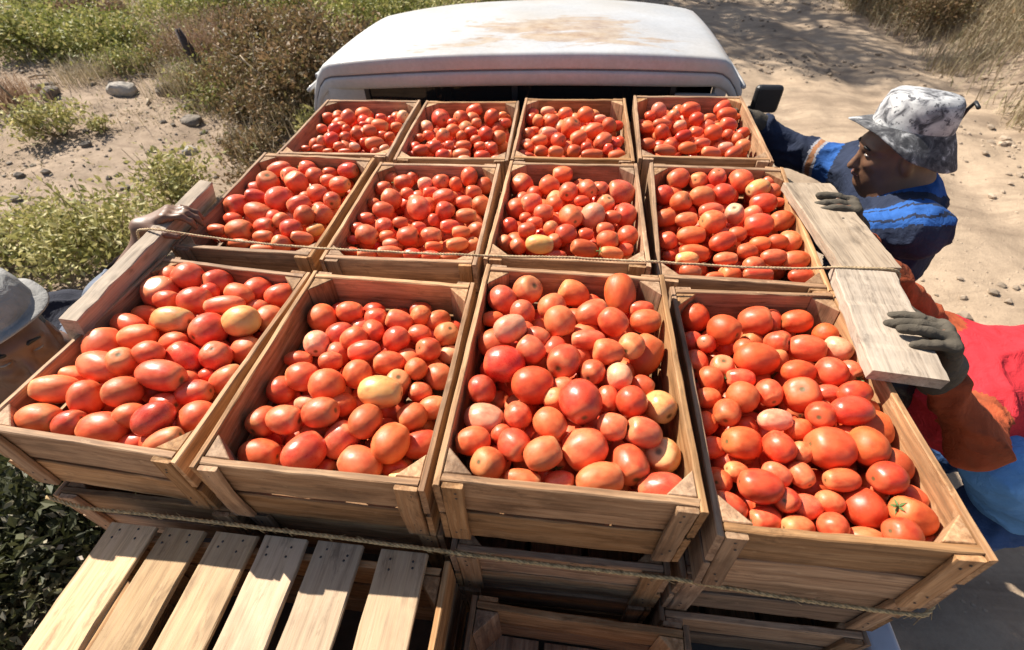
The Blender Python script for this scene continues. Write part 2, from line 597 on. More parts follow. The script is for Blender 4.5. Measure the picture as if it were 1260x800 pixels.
def nails(mb, x, y, z, ny=-1):
    k = 6
    V = [(x, y, z)]; F = []
    for j in range(k):
        a = 2 * PI * j / k
        V.append((x + 0.0024 * math.cos(a), y, z + 0.0024 * math.sin(a)))
    V[0] = (x, y + ny * 0.0012, z)
    for j in range(k):
        F.append((0, 1 + j, 1 + (j + 1) % k))
    mb.add(V, F)

def crate(label, group, c, rot, w, Ln, h, front=False, mat=None, full=True):
    """open box crate, origin at the centre of its rim"""
    mat = mat or M['crate']
    ms = [mat]
    t = thing('wooden_crate', label, 'crate', group, c)
    mat_euler(t, *rot)
    ts, te = 0.0105, 0.0125
    g = rnd.uniform(0.008, 0.014)
    hu = h * rnd.uniform(0.46, 0.50); hl = h - hu - g
    for s in (-1, 1):
        for (z0, hh) in ((0, hu), (-(hu + g), hl)):
            d = (ts, Ln - 0.002, hh - 0.001)
            obj('side_board', board(d, 1, ms, nx(), 11, 0.0016, 0.0014, 0.003), t, (s * (w / 2 - ts / 2), 0, z0 - hh / 2 - rnd.uniform(0, .0015)))
        for (z0, hh) in ((-0.001, hu), (-(hu + g) - 0.002, hl - 0.002)):
            d = (w - 2 * ts - 0.003, te, hh)
            b = obj('end_board', board(d, 0, ms, nx(), 10, 0.0018, 0.0016, 0.006), t, (0, s * (Ln / 2 - te / 2 - 0.009), z0 - hh / 2))
        for q in (-1, 1):
            # inner triangular post and outer batten
            obj('corner_post', prism_post(0.043, h - 0.012, q, s, ms, nx()), t, (q * (w / 2 - ts - 0.0015), s * (Ln / 2 - te - 0.0105), -0.003 - rnd.uniform(0, .002)))
            bw = rnd.uniform(0.030, 0.038)
            bz = h - 0.006
            obj('batten', board((bw, 0.0085, bz), 2, ms, nx(), 7, 0.0014, 0.0012, 0.004), t, (q * (w / 2 - ts - 0.002 - bw / 2), s * (Ln / 2 - 0.0035), -0.004 - bz / 2))
    if front:
        mb = MB()
        for q in (-1, 1):
            for z in (-0.022, -0.034, -h + 0.045, -h + 0.026):
                nails(mb, q * (w / 2 - ts - 0.018 + rnd.uniform(-.006, .006)), -(Ln / 2 + 0.0012), z + rnd.uniform(-.006, .006))
        stuff(obj('nails', mb.mesh('nails', [M['nail']]), t))
    nb = 3
    bw = (w - 2 * ts - 0.004) / nb
    for i in range(nb):
        obj('floor_board', board((bw - 0.012, Ln - 0.05, 0.009), 1, ms, nx(), 4), t, (-w / 2 + ts + 0.002 + bw * (i + .5), 0, -h + 0.006))
    return t

CR = [(1,1,-0.6135,0.2732,-0.0064,-0.0078,0.0548,-0.0272,0.3759,0.5087,0.1598),
(1,2,-0.2098,0.2624,-0.0121,-0.0052,0.0303,0.0121,0.3848,0.5095,0.1764),
(1,3,0.2028,0.2631,0.0295,-0.0162,0.0142,0.0022,0.3908,0.5331,0.2275),
(1,4,0.5935,0.2660,-0.0080,-0.0474,-0.0430,-0.0111,0.3501,0.5742,0.1642),
(2,1,-0.6185,0.8181,0.0008,0.0261,0.0171,-0.0004,0.3694,0.5069,0.1900),
(2,2,-0.2211,0.8122,-0.0040,0.0031,-0.0048,0.0179,0.3844,0.5094,0.1900),
(2,3,0.1862,0.8278,0.0065,-0.0015,-0.0132,-0.0091,0.3861,0.5036,0.1900),
(2,4,0.5957,0.8210,-0.0059,0.0723,-0.0181,-0.0432,0.3782,0.5113,0.1900),
(3,1,-0.6117,1.3661,-0.0157,-0.0036,0.0057,0.0384,0.3841,0.4980,0.1900),
(3,2,-0.2105,1.3683,-0.0159,-0.0020,-0.0075,0.0319,0.3745,0.5156,0.1900),
(3,3,0.1847,1.3708,-0.0026,0.0035,-0.0120,0.0021,0.3854,0.5199,0.1900),
(3,4,0.5943,1.3744,0.0109,0.0114,-0.0223,-0.0333,0.3925,0.5155,0.1900)]
ROWN = {1: 'nearest', 2: 'middle', 3: 'farthest'}
COLN = {1: 'leftmost', 2: 'second from left', 3: 'second from right', 4: 'rightmost'}
for (r_, c_, x, y, z, rx, ry, rz, w_, l_, h_) in CR:
    hh = 0.178 if (r_, c_) != (1, 3) else 0.186
    ex = {(1, 1): 'with a board held along its left rim', (1, 3): 'standing highest', (1, 4): 'partly under the loose plank', (1, 2): 'with a gap-sided shaded front'}.get((r_, c_), '')
    lab = f'open wooden crate heaped with tomatoes, {COLN[c_]} in the {ROWN[r_]} row'
    crate(lab, 'open tomato crates loaded in rows on the truck', (x, y, z), (rx, ry, rz), w_, l_, hh, front=(r_ == 1))
# lower layers that show below the nearest row
LOW = ['leftmost', 'second from left', 'third from left', 'rightmost']
for i in range(4):
    x = -0.602 + 0.4 * i + rnd.uniform(-.004, .004)
    zt = (-0.196, -0.198, -0.196, -0.196)[i]
    crate(f'{LOW[i]} wooden crate of the second layer, under the nearest row', 'lower crates stacked under the tomato crates', (x, 0.268 + (0.0, 0.006, -0.026, -0.022)[i], zt), (0, 0, rnd.uniform(-.01, .01)), 0.384, 0.52, 0.172, front=True)
for i in (2, 3):
    x = -0.602 + 0.4 * i
    crate(f'{"third from left" if i == 2 else "rightmost"} wooden crate of the bottom layer on the truck bed', 'lower crates stacked under the tomato crates', (x, 0.225 if i == 3 else 0.240, -0.376), (0, 0, rnd.uniform(-.012, .012)), 0.384, 0.52, 0.172)

# upside down crate with slatted bottom
def slat_crate():
    t = thing('upturned_crate', 'pale upturned crate with six sunlit bottom slats, lower left in front of the load', 'crate', None, (-0.316, -0.272, -0.203))
    w, Ln, h = 0.655, 0.50, 0.345
    xs = [-0.282, -0.180, -0.076, 0.018, 0.122, 0.245]
    for i, x in enumerate(xs):
        bw = (0.092, 0.080, 0.082, 0.082, 0.086, 0.086)[i]
        obj('slat', board((bw, Ln + rnd.uniform(-.006, .008), 0.011), 1, [M['slat']], nx(), 12, 0.0016, 0.002, 0.006), t, (x, rnd.uniform(-.003, .004), -0.0055), (0, rnd.uniform(-.01, .01), rnd.uniform(-.012, .012)))
    mb = MB()
    for x in xs:
        for yy in (Ln / 2 - 0.012, Ln / 2 - 0.026):
            V = []
            for dx in (-0.022, 0.018):
                cx, cy = x + dx + rnd.uniform(-.004, .004), yy + rnd.uniform(-.004, .004)
                n0 = len(mb.V)
                pts = [(cx, cy, 0.0016)] + [(cx + 0.0024 * math.cos(a * PI / 3), cy + 0.0024 * math.sin(a * PI / 3), 0.0004) for a in range(6)]
                mb.add(pts, [(0, 1 + j, 1 + (j + 1) % 6) for j in range(6)])
    stuff(obj('nails', mb.mesh('nails', [M['nail']]), t))
    for s in (-1, 1):
        for k in range(3):
            hh = 0.098
            z = -0.0135 - hh / 2 - k * 0.113
            obj('end_board', board((w - 0.03, 0.012, hh), 0, [M['crate']], nx(), 10), t, (0, s * (Ln / 2 - 0.020), z))
            obj('side_board', board((0.011, Ln - 0.004, hh), 1, [M['crate']], nx(), 10), t, (s * (w / 2 - 0.0065), 0, z))
        for q in (-1, 1):
            obj('corner_post', prism_post(0.045, h - 0.03, q, s, [M['crate']], nx()), t, (q * (w / 2 - 0.0135), s * (Ln / 2 - 0.0275), -0.014))
    obj('cross_board', board((w - 0.03, 0.045, 0.011), 0, [M['crate']], nx(), 8), t, (0, 0.03, -0.018))
slat_crate()
crate('empty open wooden crate on the truck bed, bottom centre beside the upturned crate', None, (0.240, -0.312, -0.318), (0, 0, -0.02), 0.40, 0.53, 0.185)

# ================================================================ tomatoes
def tomato_mesh(name, seed, ns=20, nr=13, mats=None, lob=True):
    r = np.random.default_rng(seed)
    V = []
    nl = r.integers(2, 5); am = r.uniform(0.015, 0.06); ph = r.uniform(0, 6.28)
    e = r.uniform(0.80, 1.0); tap = r.uniform(-0.10, 0.10); bend = r.uniform(-0.05, 0.05, 2)
    th = np.linspace(0, PI, nr)
    tz = []
    for j in range(nr):
        a = th[j]
        rr = math.sin(a) ** e
        z = math.cos(a)
        zz = z
        if z > 0.80: zz = z - (z - 0.80) * 0.75 * (1 if z < 0.999 else 1.15)
        if z < -0.9: zz = z + (-0.9 - z) * 0.25
        rr *= 1 + tap * z
        for k in range(ns):
            p = 2 * PI * k / ns
            q = rr * (1 + am * math.cos(nl * p + ph) * (0.35 + 0.65 * max(0, z)))
            V.append((q * math.cos(p) + bend[0] * (1 - z * z), q * math.sin(p) + bend[1] * (1 - z * z), zz))
            tz.append(z)
    F = []
    for j in range(nr - 1):
        for k in range(ns):
            k2 = (k + 1) % ns
            F.append((j * ns + k, (j + 1) * ns + k, (j + 1) * ns + k2, j * ns + k2))
    V = np.array(V)
    me = mesh_np(name, V, np.array(F), mats, True)
    at = me.attributes.new('tz', 'FLOAT', 'POINT')
    at.data.foreach_set('value', np.array(tz, np.float32))
    return me, V, np.array(F), np.array(tz)

TV = {k: [tomato_mesh('tomato', 50 + i, 22, 14, [TM[k]])[0] for i in range(5)] for k in TM}
LOWT = [tomato_mesh('t', 80 + i, 14, 9)[1:] for i in range(4)]

def calyx_mesh():
    mb = MB()
    mb.tube([(0, 0, 0.0), (0.001, 0, 0.005), (0.003, 0.001, 0.010)], [0.0018, 0.0016, 0.0022], 6)
    for k in range(5):
        a = 2 * PI * k / 5 + 0.3 * math.sin(k * 3)
        c, s = math.cos(a), math.sin(a)
        pts = [(0, 0, 0.0015), (0.006 * c - 0.0022 * s, 0.006 * s + 0.0022 * c, 0.002), (0.014 * c, 0.014 * s, 0.0005 + 0.003 * (k % 2)), (0.006 * c + 0.0022 * s, 0.006 * s - 0.0022 * c, 0.002)]
        mb.add(pts, [(0, 1, 2, 3)])
    return mb.mesh('stem', [M['calyx']])
CALYX = calyx_mesh()

# r, c, x, y, z (mm), direction of the long axis (1/99), half length, half width (0.1 mm), kind, pixels
TD = """1,4,628,152,-20,-97,-2,18,399,347,R;1,3,230,98,0,-82,-29,-47,382,341,o;1,4,720,214,-46,98,-2,11,401,358,R;1,3,219,164,34,22,-96,9,393,357,R;1,2,-157,74,-78,-91,37,12,420,329,o;
1,3,345,325,-16,44,59,66,472,348,R;1,3,253,43,8,93,33,-12,388,252,o;1,4,717,53,-31,-84,10,51,384,249,R;1,1,-629,77,-40,-99,-8,0,454,302,r;1,3,343,43,-5,-94,-1,-31,379,252,r;
1,3,80,249,15,-98,9,-6,414,343,R;1,3,137,209,12,92,17,-33,387,342,R;1,1,-569,183,-12,98,-6,-9,480,295,r;1,2,-149,205,-38,99,4,-8,451,317,y;1,4,568,352,-37,95,19,-22,456,329,R;
1,4,501,75,-24,-98,10,5,360,260,R;1,1,-712,197,-16,-97,21,-6,468,304,o;1,2,-255,79,-60,38,87,-26,403,336,r;1,4,662,67,-48,-9,98,-9,321,294,R;1,1,-751,253,-23,-41,76,48,432,366,r;
1,4,496,158,-38,-90,-21,36,372,284,R;1,4,725,139,-36,-84,9,51,335,274,R;1,1,-536,99,-25,-83,-34,-43,393,289,r;1,2,-108,114,-62,23,95,-17,398,329,r;1,3,303,475,3,16,-76,-61,482,331,R;
1,3,60,145,-9,97,-16,13,377,277,p;1,2,-206,118,-75,57,67,46,378,307,o;1,3,165,73,17,88,44,12,321,261,o;1,1,-759,137,-16,-91,-25,29,421,277,o;1,1,-743,78,-26,99,7,2,396,280,r;
1,2,-341,75,-75,99,-4,1,394,278,r;1,3,300,79,-1,25,-95,10,341,283,r;1,4,623,264,-29,-42,-28,85,381,326,R;1,1,-479,121,-50,-83,-35,-42,371,311,r;1,4,685,157,-13,1,99,-10,328,288,R;
1,4,681,18,-22,-88,-8,46,294,230,R;1,3,356,109,-17,-42,-29,85,302,283,y;1,4,679,217,-4,97,17,-8,361,251,R;1,2,-260,212,-43,35,23,-90,370,332,r;1,2,-245,148,-37,95,6,27,365,283,r;
1,3,80,53,6,-48,-35,79,291,268,r;1,1,-747,428,-35,9,-8,98,465,391,o;1,1,-640,328,-10,99,-3,-1,453,289,y;1,1,-560,317,-22,-33,-91,22,396,358,r;1,1,-499,344,-18,-96,-12,-21,413,331,y;
1,1,-698,130,-30,4,-55,-82,364,291,r;1,3,190,262,23,-35,-89,24,344,307,r;1,3,321,126,18,-92,4,35,309,247,o;1,4,693,103,-16,-95,-22,14,288,249,R;1,1,-573,246,-32,-80,39,44,392,301,r;
1,1,-626,143,-19,-93,-28,20,350,289,r;1,1,-495,60,-35,86,40,27,382,214,o;1,2,-63,135,-97,89,41,-10,360,276,r;1,3,48,92,3,-96,-22,-11,314,241,r;1,3,173,126,19,78,-57,-22,304,252,r;
1,3,118,91,6,62,-72,28,303,261,r;1,2,-309,131,-43,99,-5,2,341,270,o;1,1,-475,217,-55,82,30,46,388,272,o;1,1,-511,171,-44,96,23,10,372,261,r;1,2,-161,144,-46,12,98,-12,342,290,r;
1,3,177,365,18,41,-72,-55,345,307,o;1,3,52,326,-14,94,30,3,347,303,r;1,1,-688,277,-15,-97,-18,-3,388,281,r;1,2,-318,228,-41,-97,20,-5,342,291,r;1,3,85,327,32,85,50,4,347,273,p;
1,3,305,183,19,7,11,-98,307,264,R;1,3,357,192,0,51,-83,18,297,268,y;1,4,674,392,-39,98,-15,0,375,272,r;1,4,519,256,-36,49,37,-78,313,286,r;1,4,459,53,-54,-89,28,35,304,203,r;
1,4,529,448,-54,61,-73,27,366,332,R;1,3,244,414,3,88,44,11,372,279,o;1,4,602,483,-56,94,-1,32,365,323,r;1,4,711,269,-20,90,41,-9,334,231,R;1,1,-555,380,-9,-96,-23,2,466,212,o;
1,1,-512,256,-33,24,-9,96,332,305,r;1,2,-360,133,-60,-20,-96,15,302,278,r;1,3,137,39,-8,98,-6,-10,309,170,o;1,4,635,322,-32,93,27,-19,355,233,R;1,4,629,98,-26,-98,-14,6,302,181,r;
1,4,647,20,-52,99,3,6,287,172,o;1,1,-632,393,-14,96,21,-13,368,311,r;1,1,-746,318,-26,-96,25,2,404,251,r;1,1,-477,297,-55,91,22,34,355,287,r;1,1,-687,77,-32,87,31,36,303,244,r;
1,2,-89,177,-72,-82,-55,2,305,268,r;1,3,268,283,31,-98,4,12,305,247,r;1,3,273,132,19,98,-13,-2,260,229,o;1,4,548,147,-21,-32,93,-11,282,242,R;1,4,510,37,-58,-95,-23,15,269,199,r;
1,4,552,26,-51,-95,-18,21,272,185,o;1,3,102,481,-5,59,-24,76,344,322,o;1,3,283,375,18,80,-37,-46,318,275,r;1,1,-701,473,-14,-99,0,-9,381,320,o;1,2,-216,250,-49,-52,19,-82,316,286,r;
1,2,-361,208,-66,-44,15,-87,311,284,r;1,2,-73,62,-90,-96,-19,-14,337,180,y;1,3,203,479,-4,-90,10,40,365,280,r;1,4,481,503,-77,23,16,-95,379,325,R;1,4,692,325,-28,-42,89,-14,299,272,r;
1,4,557,199,-22,98,14,-5,310,200,p;1,4,601,29,-42,55,52,-64,239,214,r;1,3,47,198,3,19,15,-96,288,254,r;1,3,51,449,-5,-60,74,-26,357,307,o;1,2,-360,415,-63,-30,94,-10,350,321,r;
1,2,-219,304,-41,-96,-12,-21,371,226,r;1,2,-167,293,-58,-97,-18,9,345,252,r;1,3,128,284,23,-79,55,24,289,252,o;1,3,232,320,20,-99,-2,-7,355,196,o;1,4,631,211,-14,-56,-61,54,267,241,R;
1,3,351,398,5,99,7,2,332,247,r;1,1,-483,471,-55,86,49,-7,383,291,r;1,2,-64,289,-88,-66,65,-34,305,285,o;1,3,161,420,9,37,88,-25,346,286,o;1,4,576,60,-50,98,13,-4,240,200,o;
1,1,-641,480,-33,-55,-65,50,365,324,r;2,3,329,955,-24,-97,-3,18,434,367,o;1,1,-657,201,-1,34,-11,92,316,260,r;1,3,311,304,27,-46,-81,33,279,249,o;1,4,688,490,-57,-98,1,-10,336,258,R;
1,1,-471,389,-53,-24,-95,17,346,296,o;1,2,-165,355,-53,-59,24,-76,322,281,r;1,2,-138,252,-71,28,-10,94,306,264,o;1,3,185,92,-24,6,-98,9,233,215,r;1,4,485,220,-40,-33,-91,22,273,235,r;
1,4,539,104,-36,89,-30,-32,248,186,o;1,4,610,69,-44,88,7,-45,240,180,o;1,2,-59,215,-92,96,14,19,292,241,o;1,1,-543,478,-48,-45,-82,32,354,311,r;1,3,288,240,17,-11,98,-9,262,230,p;
2,4,671,805,-17,-98,4,-13,389,300,R;1,2,-298,365,-60,-91,-27,-29,311,269,r;1,4,463,371,-82,-29,-93,20,322,267,r;1,4,475,306,-54,21,-54,-80,275,238,r;1,4,567,266,-32,7,-98,9,262,235,r;
1,1,-617,223,2,-99,-1,-7,309,242,r;1,1,-553,433,-23,-95,23,16,354,236,r;1,1,-769,183,-40,-88,-7,45,331,220,o;1,2,-70,404,-78,43,-14,88,299,279,o;1,2,-255,341,-44,-90,-15,-39,301,246,r;
1,3,102,394,10,21,15,-96,307,257,o;1,3,194,44,-19,98,-5,14,259,212,o;1,4,456,163,-70,-96,-21,-11,249,204,r;1,4,542,62,-37,-53,-44,71,228,193,r;1,2,-334,327,-54,34,-92,11,306,264,p;
2,4,556,804,-13,-91,-31,22,362,301,r;2,4,506,712,-48,93,23,-26,430,215,r;1,2,-180,416,-58,-93,6,34,323,245,o;1,2,-97,344,-67,-54,-47,68,287,261,r;1,2,-299,435,-59,98,15,-6,325,251,r;
1,4,598,194,-35,96,23,10,244,189,r;2,1,-694,687,-28,99,6,3,386,292,r;1,4,526,304,-42,-97,9,-18,283,197,r;2,3,119,665,-10,99,3,-6,383,239,y;2,1,-637,822,-8,17,97,-14,414,348,r;
2,1,-671,759,-14,95,-22,-17,419,269,r;2,3,247,795,-3,-48,16,-85,350,316,p;1,1,-556,144,-48,96,-11,19,319,232,r;1,4,484,114,-56,-89,-4,42,235,171,o;1,1,-755,486,-32,52,42,-73,323,284,o;
1,3,241,244,17,-36,-89,24,246,228,r;1,4,734,398,-39,-56,78,-22,285,237,p;1,4,504,341,-54,-16,-13,97,258,236,o;1,4,453,93,-57,-54,-46,69,209,195,r;1,4,577,106,-36,34,-92,11,222,190,o;
1,4,459,114,-87,15,13,-97,232,203,r;2,2,-230,818,-18,-50,84,-18,385,329,o;2,3,226,663,-16,-92,-17,32,381,219,R;2,4,672,1025,-11,-26,95,-10,381,342,r;2,4,505,769,-35,98,-4,13,390,240,r;
1,4,734,450,-52,55,52,-63,289,245,R;2,1,-757,798,-21,-34,-90,22,376,331,r;2,3,335,837,-24,0,99,-10,349,314,r;2,4,709,913,-17,-97,9,-18,381,275,R;2,4,572,731,-22,89,40,16,368,232,R;
2,3,190,779,-1,40,-90,13,364,299,r;2,4,551,931,-13,90,33,-25,377,280,o;2,4,738,691,-40,-98,4,-12,328,244,r;1,1,-618,279,-27,-95,-5,-27,337,214,r;1,1,-575,65,-63,-96,-23,-10,319,203,r;
1,2,-106,285,-62,19,14,-96,243,230,r;1,4,735,337,-38,33,-93,11,234,213,o;1,4,464,263,-57,-98,-14,5,243,194,r;1,4,456,217,-71,21,95,-16,233,207,r;1,4,738,89,-45,87,-44,-16,230,184,r;
2,3,42,991,-29,-27,-18,94,358,337,r;1,2,-99,446,-80,52,72,-43,304,252,o;1,2,-227,377,-56,-53,82,-20,284,240,r;1,2,-281,279,-50,92,29,-21,264,198,o;1,3,138,328,10,93,-35,-3,269,202,o;
1,3,117,148,5,-56,79,-22,260,228,o;1,4,621,406,-41,70,-44,55,262,223,r;2,1,-712,902,-6,37,-12,91,372,325,r;2,2,-342,701,-32,95,-20,-19,329,267,o;2,4,709,976,-8,-86,-49,-6,370,261,y;
2,4,612,947,-12,95,11,-27,335,292,R;2,4,744,844,-27,-95,-26,-7,326,265,r;2,1,-634,924,-12,-27,-18,93,350,322,r;2,3,286,701,-13,98,-5,14,300,251,r;2,4,499,1035,-18,-91,-31,-25,354,297,r;
2,1,-575,805,-13,-91,-32,-25,371,251,o;1,1,-589,103,-30,95,25,-16,263,233,r;1,2,-234,422,-59,98,15,-6,262,233,r;1,2,-358,287,-61,98,13,-4,315,172,r;1,4,463,432,-80,-98,-14,5,251,223,r;
1,2,-265,128,-80,-90,-33,25,286,200,r;1,3,318,41,-45,-99,-8,-1,252,176,o;2,2,-226,691,-24,99,2,7,312,252,R;2,3,181,716,-11,87,45,-14,295,255,r;2,3,338,736,-25,11,12,-98,290,268,r;
2,4,687,691,-33,98,11,-2,330,198,o;2,4,564,860,-15,96,21,-12,353,228,o;2,4,632,623,-35,-99,0,-8,363,145,r;2,3,37,862,-32,-70,54,-45,324,290,r;2,1,-553,701,-23,-98,-11,2,311,249,r;
2,2,-329,880,-27,-86,16,45,326,281,o;2,3,81,849,-5,-89,-39,-17,308,266,o;2,4,743,761,-32,-20,97,-9,291,254,o;2,4,638,667,-44,90,33,-24,300,206,o;1,2,-227,185,-65,-56,-59,57,276,236,r;
1,2,-105,88,-107,-99,-3,-6,291,175,r;1,2,-229,71,-103,96,-12,20,261,203,r;1,3,269,199,0,9,-86,-48,252,196,r;1,3,178,184,9,-39,-26,87,233,215,r;1,4,739,260,-50,97,-9,18,233,181,r;
2,1,-760,914,-35,-91,-31,22,361,256,r;2,1,-536,754,-15,-53,20,-81,301,273,r;2,2,-174,883,-20,-96,-8,-24,344,244,r;2,3,126,957,-11,94,12,-28,326,270,r;2,1,-728,1002,-12,-96,-12,-21,414,231,o;
2,1,-546,871,-15,-95,25,14,316,271,r;2,1,-506,793,-32,-55,-53,63,308,275,o;2,1,-632,708,-24,97,-9,18,314,231,r;2,2,-331,814,-27,97,4,-20,326,239,r;2,2,-168,706,-28,98,10,-1,304,223,o;
2,4,456,971,-37,49,36,-78,326,283,r;2,4,492,912,-21,66,-34,65,300,271,r;2,4,450,862,-44,96,18,15,309,245,r;2,2,-262,633,-33,-90,-32,24,353,157,r;2,3,292,654,-19,-95,-11,26,321,170,o;
2,4,478,671,-38,-99,-6,-3,304,190,y;2,4,741,643,-49,99,5,4,294,184,r;1,2,-126,384,-66,-99,-7,-2,267,220,r;2,1,-509,946,-26,98,-4,13,353,247,o;2,3,181,914,-5,-20,-96,15,292,270,r;
2,3,232,929,-4,51,-83,18,315,271,r;1,2,-147,474,-80,94,14,-29,276,211,r;1,3,345,444,-6,-98,4,-13,282,188,r;1,3,190,213,5,-99,-5,-4,228,199,o;1,3,334,240,-7,94,-31,-7,231,202,r;
1,4,604,22,-78,97,-9,18,246,123,o;2,2,-72,908,-57,44,30,-84,310,276,o;2,2,-95,812,-33,97,17,-8,321,214,o;2,2,-99,687,-38,-89,-42,11,321,181,o;2,3,120,799,-4,98,-2,11,289,227,o;
2,4,608,1034,-11,-3,-10,98,325,274,r;2,4,497,825,-23,99,6,3,308,205,o;2,4,620,844,-12,-35,-23,90,299,248,p;2,4,446,759,-48,53,72,-44,265,244,r;2,4,573,678,-37,98,-6,15,303,170,o;
2,4,483,629,-44,98,-5,-11,279,186,o;2,1,-512,1027,-22,98,-4,13,354,244,r;2,3,159,1036,-15,-98,4,-12,327,245,r;2,4,628,709,-33,97,18,-10,277,191,r;3,2,-317,1488,-37,51,-83,18,424,348,r;
1,2,-92,243,-83,-90,-20,35,257,209,o;1,1,-709,398,-21,99,0,9,309,218,r;2,1,-713,828,-8,-91,-19,34,323,212,r;2,2,-326,991,-35,-99,-2,-7,334,238,r;2,2,-74,1021,-54,89,42,-11,312,264,r;
2,4,558,1032,-19,-53,-70,45,318,265,r;3,3,175,1370,-11,56,-21,79,374,315,R;2,2,-158,813,-19,-15,8,-97,259,244,r;2,2,-307,737,-27,-96,-21,12,260,229,o;1,1,-750,367,-42,90,33,-24,290,217,r;
1,3,93,118,-13,35,23,-89,217,183,r;1,4,676,281,-41,97,-9,17,236,177,r;1,4,585,146,-32,-25,9,-95,193,180,o;3,3,288,1290,-20,65,72,20,348,261,o;2,1,-677,974,-17,-50,-76,39,318,268,o;
2,1,-604,982,-19,0,99,-10,291,268,o;2,1,-499,856,-27,30,-94,11,269,251,o;2,1,-514,675,-32,-93,-15,30,307,164,o;2,1,-562,652,-37,-46,-32,82,269,227,o;2,2,-125,1026,-31,-9,8,-98,322,266,r;
2,2,-131,754,-29,-96,-22,13,291,187,r;2,2,-66,783,-57,-70,50,-49,289,238,o;2,3,281,858,-6,37,-12,91,274,235,o;2,3,79,729,-14,-98,1,-10,260,200,r;3,4,611,1553,-10,94,29,-8,390,266,r;
3,3,252,1351,-12,-91,-5,-38,375,232,r;3,3,251,1202,-29,97,16,-7,388,185,r;3,4,732,1510,-11,98,15,-6,371,260,R;3,4,484,1231,-20,-98,5,10,386,184,o;1,2,-138,442,-66,-44,14,-87,276,236,o;
1,2,-300,183,-67,-98,4,-12,248,171,p;2,3,30,764,-29,-10,8,-98,257,225,r;2,1,-647,1030,-22,-98,1,14,296,246,o;2,1,-591,728,-18,-69,42,-57,273,225,o;2,1,-750,677,-22,99,1,8,291,166,r;
2,2,-208,986,-30,70,-42,57,301,251,r;3,4,647,1324,2,98,14,-5,308,257,R;1,3,38,398,-18,-92,-29,21,271,169,r;1,1,-512,417,-51,98,15,-6,258,221,o;1,2,-58,365,-104,98,12,-4,248,213,p;
1,4,743,26,-61,96,22,-13,167,143,r;3,3,229,1501,-18,93,14,-29,334,286,r;2,2,-96,730,-29,-98,-12,3,266,174,o;2,3,145,845,-3,-53,81,-20,255,220,r;2,3,279,745,-11,-96,-20,11,248,178,o;
3,1,-512,1270,-41,-92,-37,5,365,219,o;3,4,493,1402,-6,92,30,-22,377,197,o;3,4,715,1414,-6,-94,-12,27,338,231,r;3,4,623,1209,-13,-97,-4,19,344,180,o;2,1,-768,694,-53,97,-7,16,250,188,r;
2,1,-673,642,-36,99,-1,9,331,132,r;2,2,-378,956,-39,96,21,12,271,224,r;2,2,-113,875,-27,99,10,-1,276,188,o;2,2,-207,639,-41,-99,-2,-7,256,158,r;2,3,27,696,-34,-39,-26,87,236,203,r;
2,4,756,987,-20,50,39,-76,242,222,o;2,4,583,646,-57,-96,-19,11,255,192,r;3,2,-122,1333,-28,-70,46,-53,306,274,R;3,3,203,1288,-11,-91,-27,-29,314,226,r;
3,4,495,1542,-15,35,23,-90,342,287,p;3,4,730,1583,-13,82,42,35,344,249,r;3,4,553,1226,-9,98,12,-3,315,199,R;2,1,-766,997,-45,-93,-16,31,279,218,o;2,2,-99,946,-35,-93,-29,20,264,207,r;
2,2,-377,789,-39,99,0,8,271,173,o;1,1,-632,440,-28,-70,54,-45,240,217,r;1,4,489,414,-66,-51,-40,75,240,198,r;2,1,-500,724,-40,-87,-46,-10,254,169,y;2,1,-616,638,-49,-97,-18,9,324,139,o;
2,2,-253,975,-29,-94,-31,-2,258,211,p;2,2,-157,635,-40,-98,-12,3,255,137,r;2,3,273,950,-11,-39,-87,26,262,215,r;2,3,141,732,-7,60,-25,74,208,193,o;2,4,613,767,-23,-98,4,-13,246,201,r;
2,4,665,738,-29,98,-3,12,268,179,r;2,4,550,637,-62,91,31,-23,313,134,o;3,1,-680,1475,-34,58,62,50,319,279,o;3,1,-528,1400,-32,96,7,-23,345,230,o;3,1,-659,1264,-31,4,98,-10,286,266,R;
3,2,-237,1479,-30,-49,-77,38,306,283,r;3,2,-204,1581,-40,93,9,34,365,243,r;3,2,-124,1502,-35,-49,17,-84,343,285,r;3,2,-187,1208,-43,-98,6,-15,332,192,o;
3,4,484,1340,-9,32,21,-91,307,255,R;3,4,548,1298,0,87,47,8,324,188,R;3,4,436,1296,-32,99,-1,9,313,209,o;3,4,695,1214,-13,82,45,33,311,180,o;3,1,-631,1511,-37,97,17,-8,333,262,r;
2,1,-618,670,-30,99,4,5,297,166,o;3,2,-74,1344,-43,26,94,-18,300,258,o;3,2,-116,1205,-47,-99,-4,-5,296,209,R;3,3,312,1425,-23,47,35,-80,291,259,r;3,3,103,1334,-16,-98,1,15,322,197,p;
3,3,74,1287,-23,98,-2,11,317,194,o;3,3,138,1273,-14,56,-79,22,294,245,R;3,3,331,1226,-40,-97,10,-19,307,187,R;2,2,-378,1025,-41,96,-11,20,268,195,o;2,2,-262,748,-20,94,27,-18,229,166,r;
2,2,-272,672,-37,-96,12,-21,242,141,p;2,2,-377,649,-49,-98,-11,2,262,121,r;2,3,302,806,-12,96,6,-22,241,175,o;2,3,62,682,-31,-48,-36,79,241,202,r;2,4,709,747,-28,98,-13,-2,259,188,r;
3,2,-325,1210,-34,93,34,-2,298,193,R;3,2,-282,1235,-33,89,43,-11,265,230,r;3,3,108,1433,-16,99,1,8,280,242,R;3,3,191,1211,-23,-94,-27,18,254,220,R;3,4,611,1434,2,99,10,-1,270,234,R;
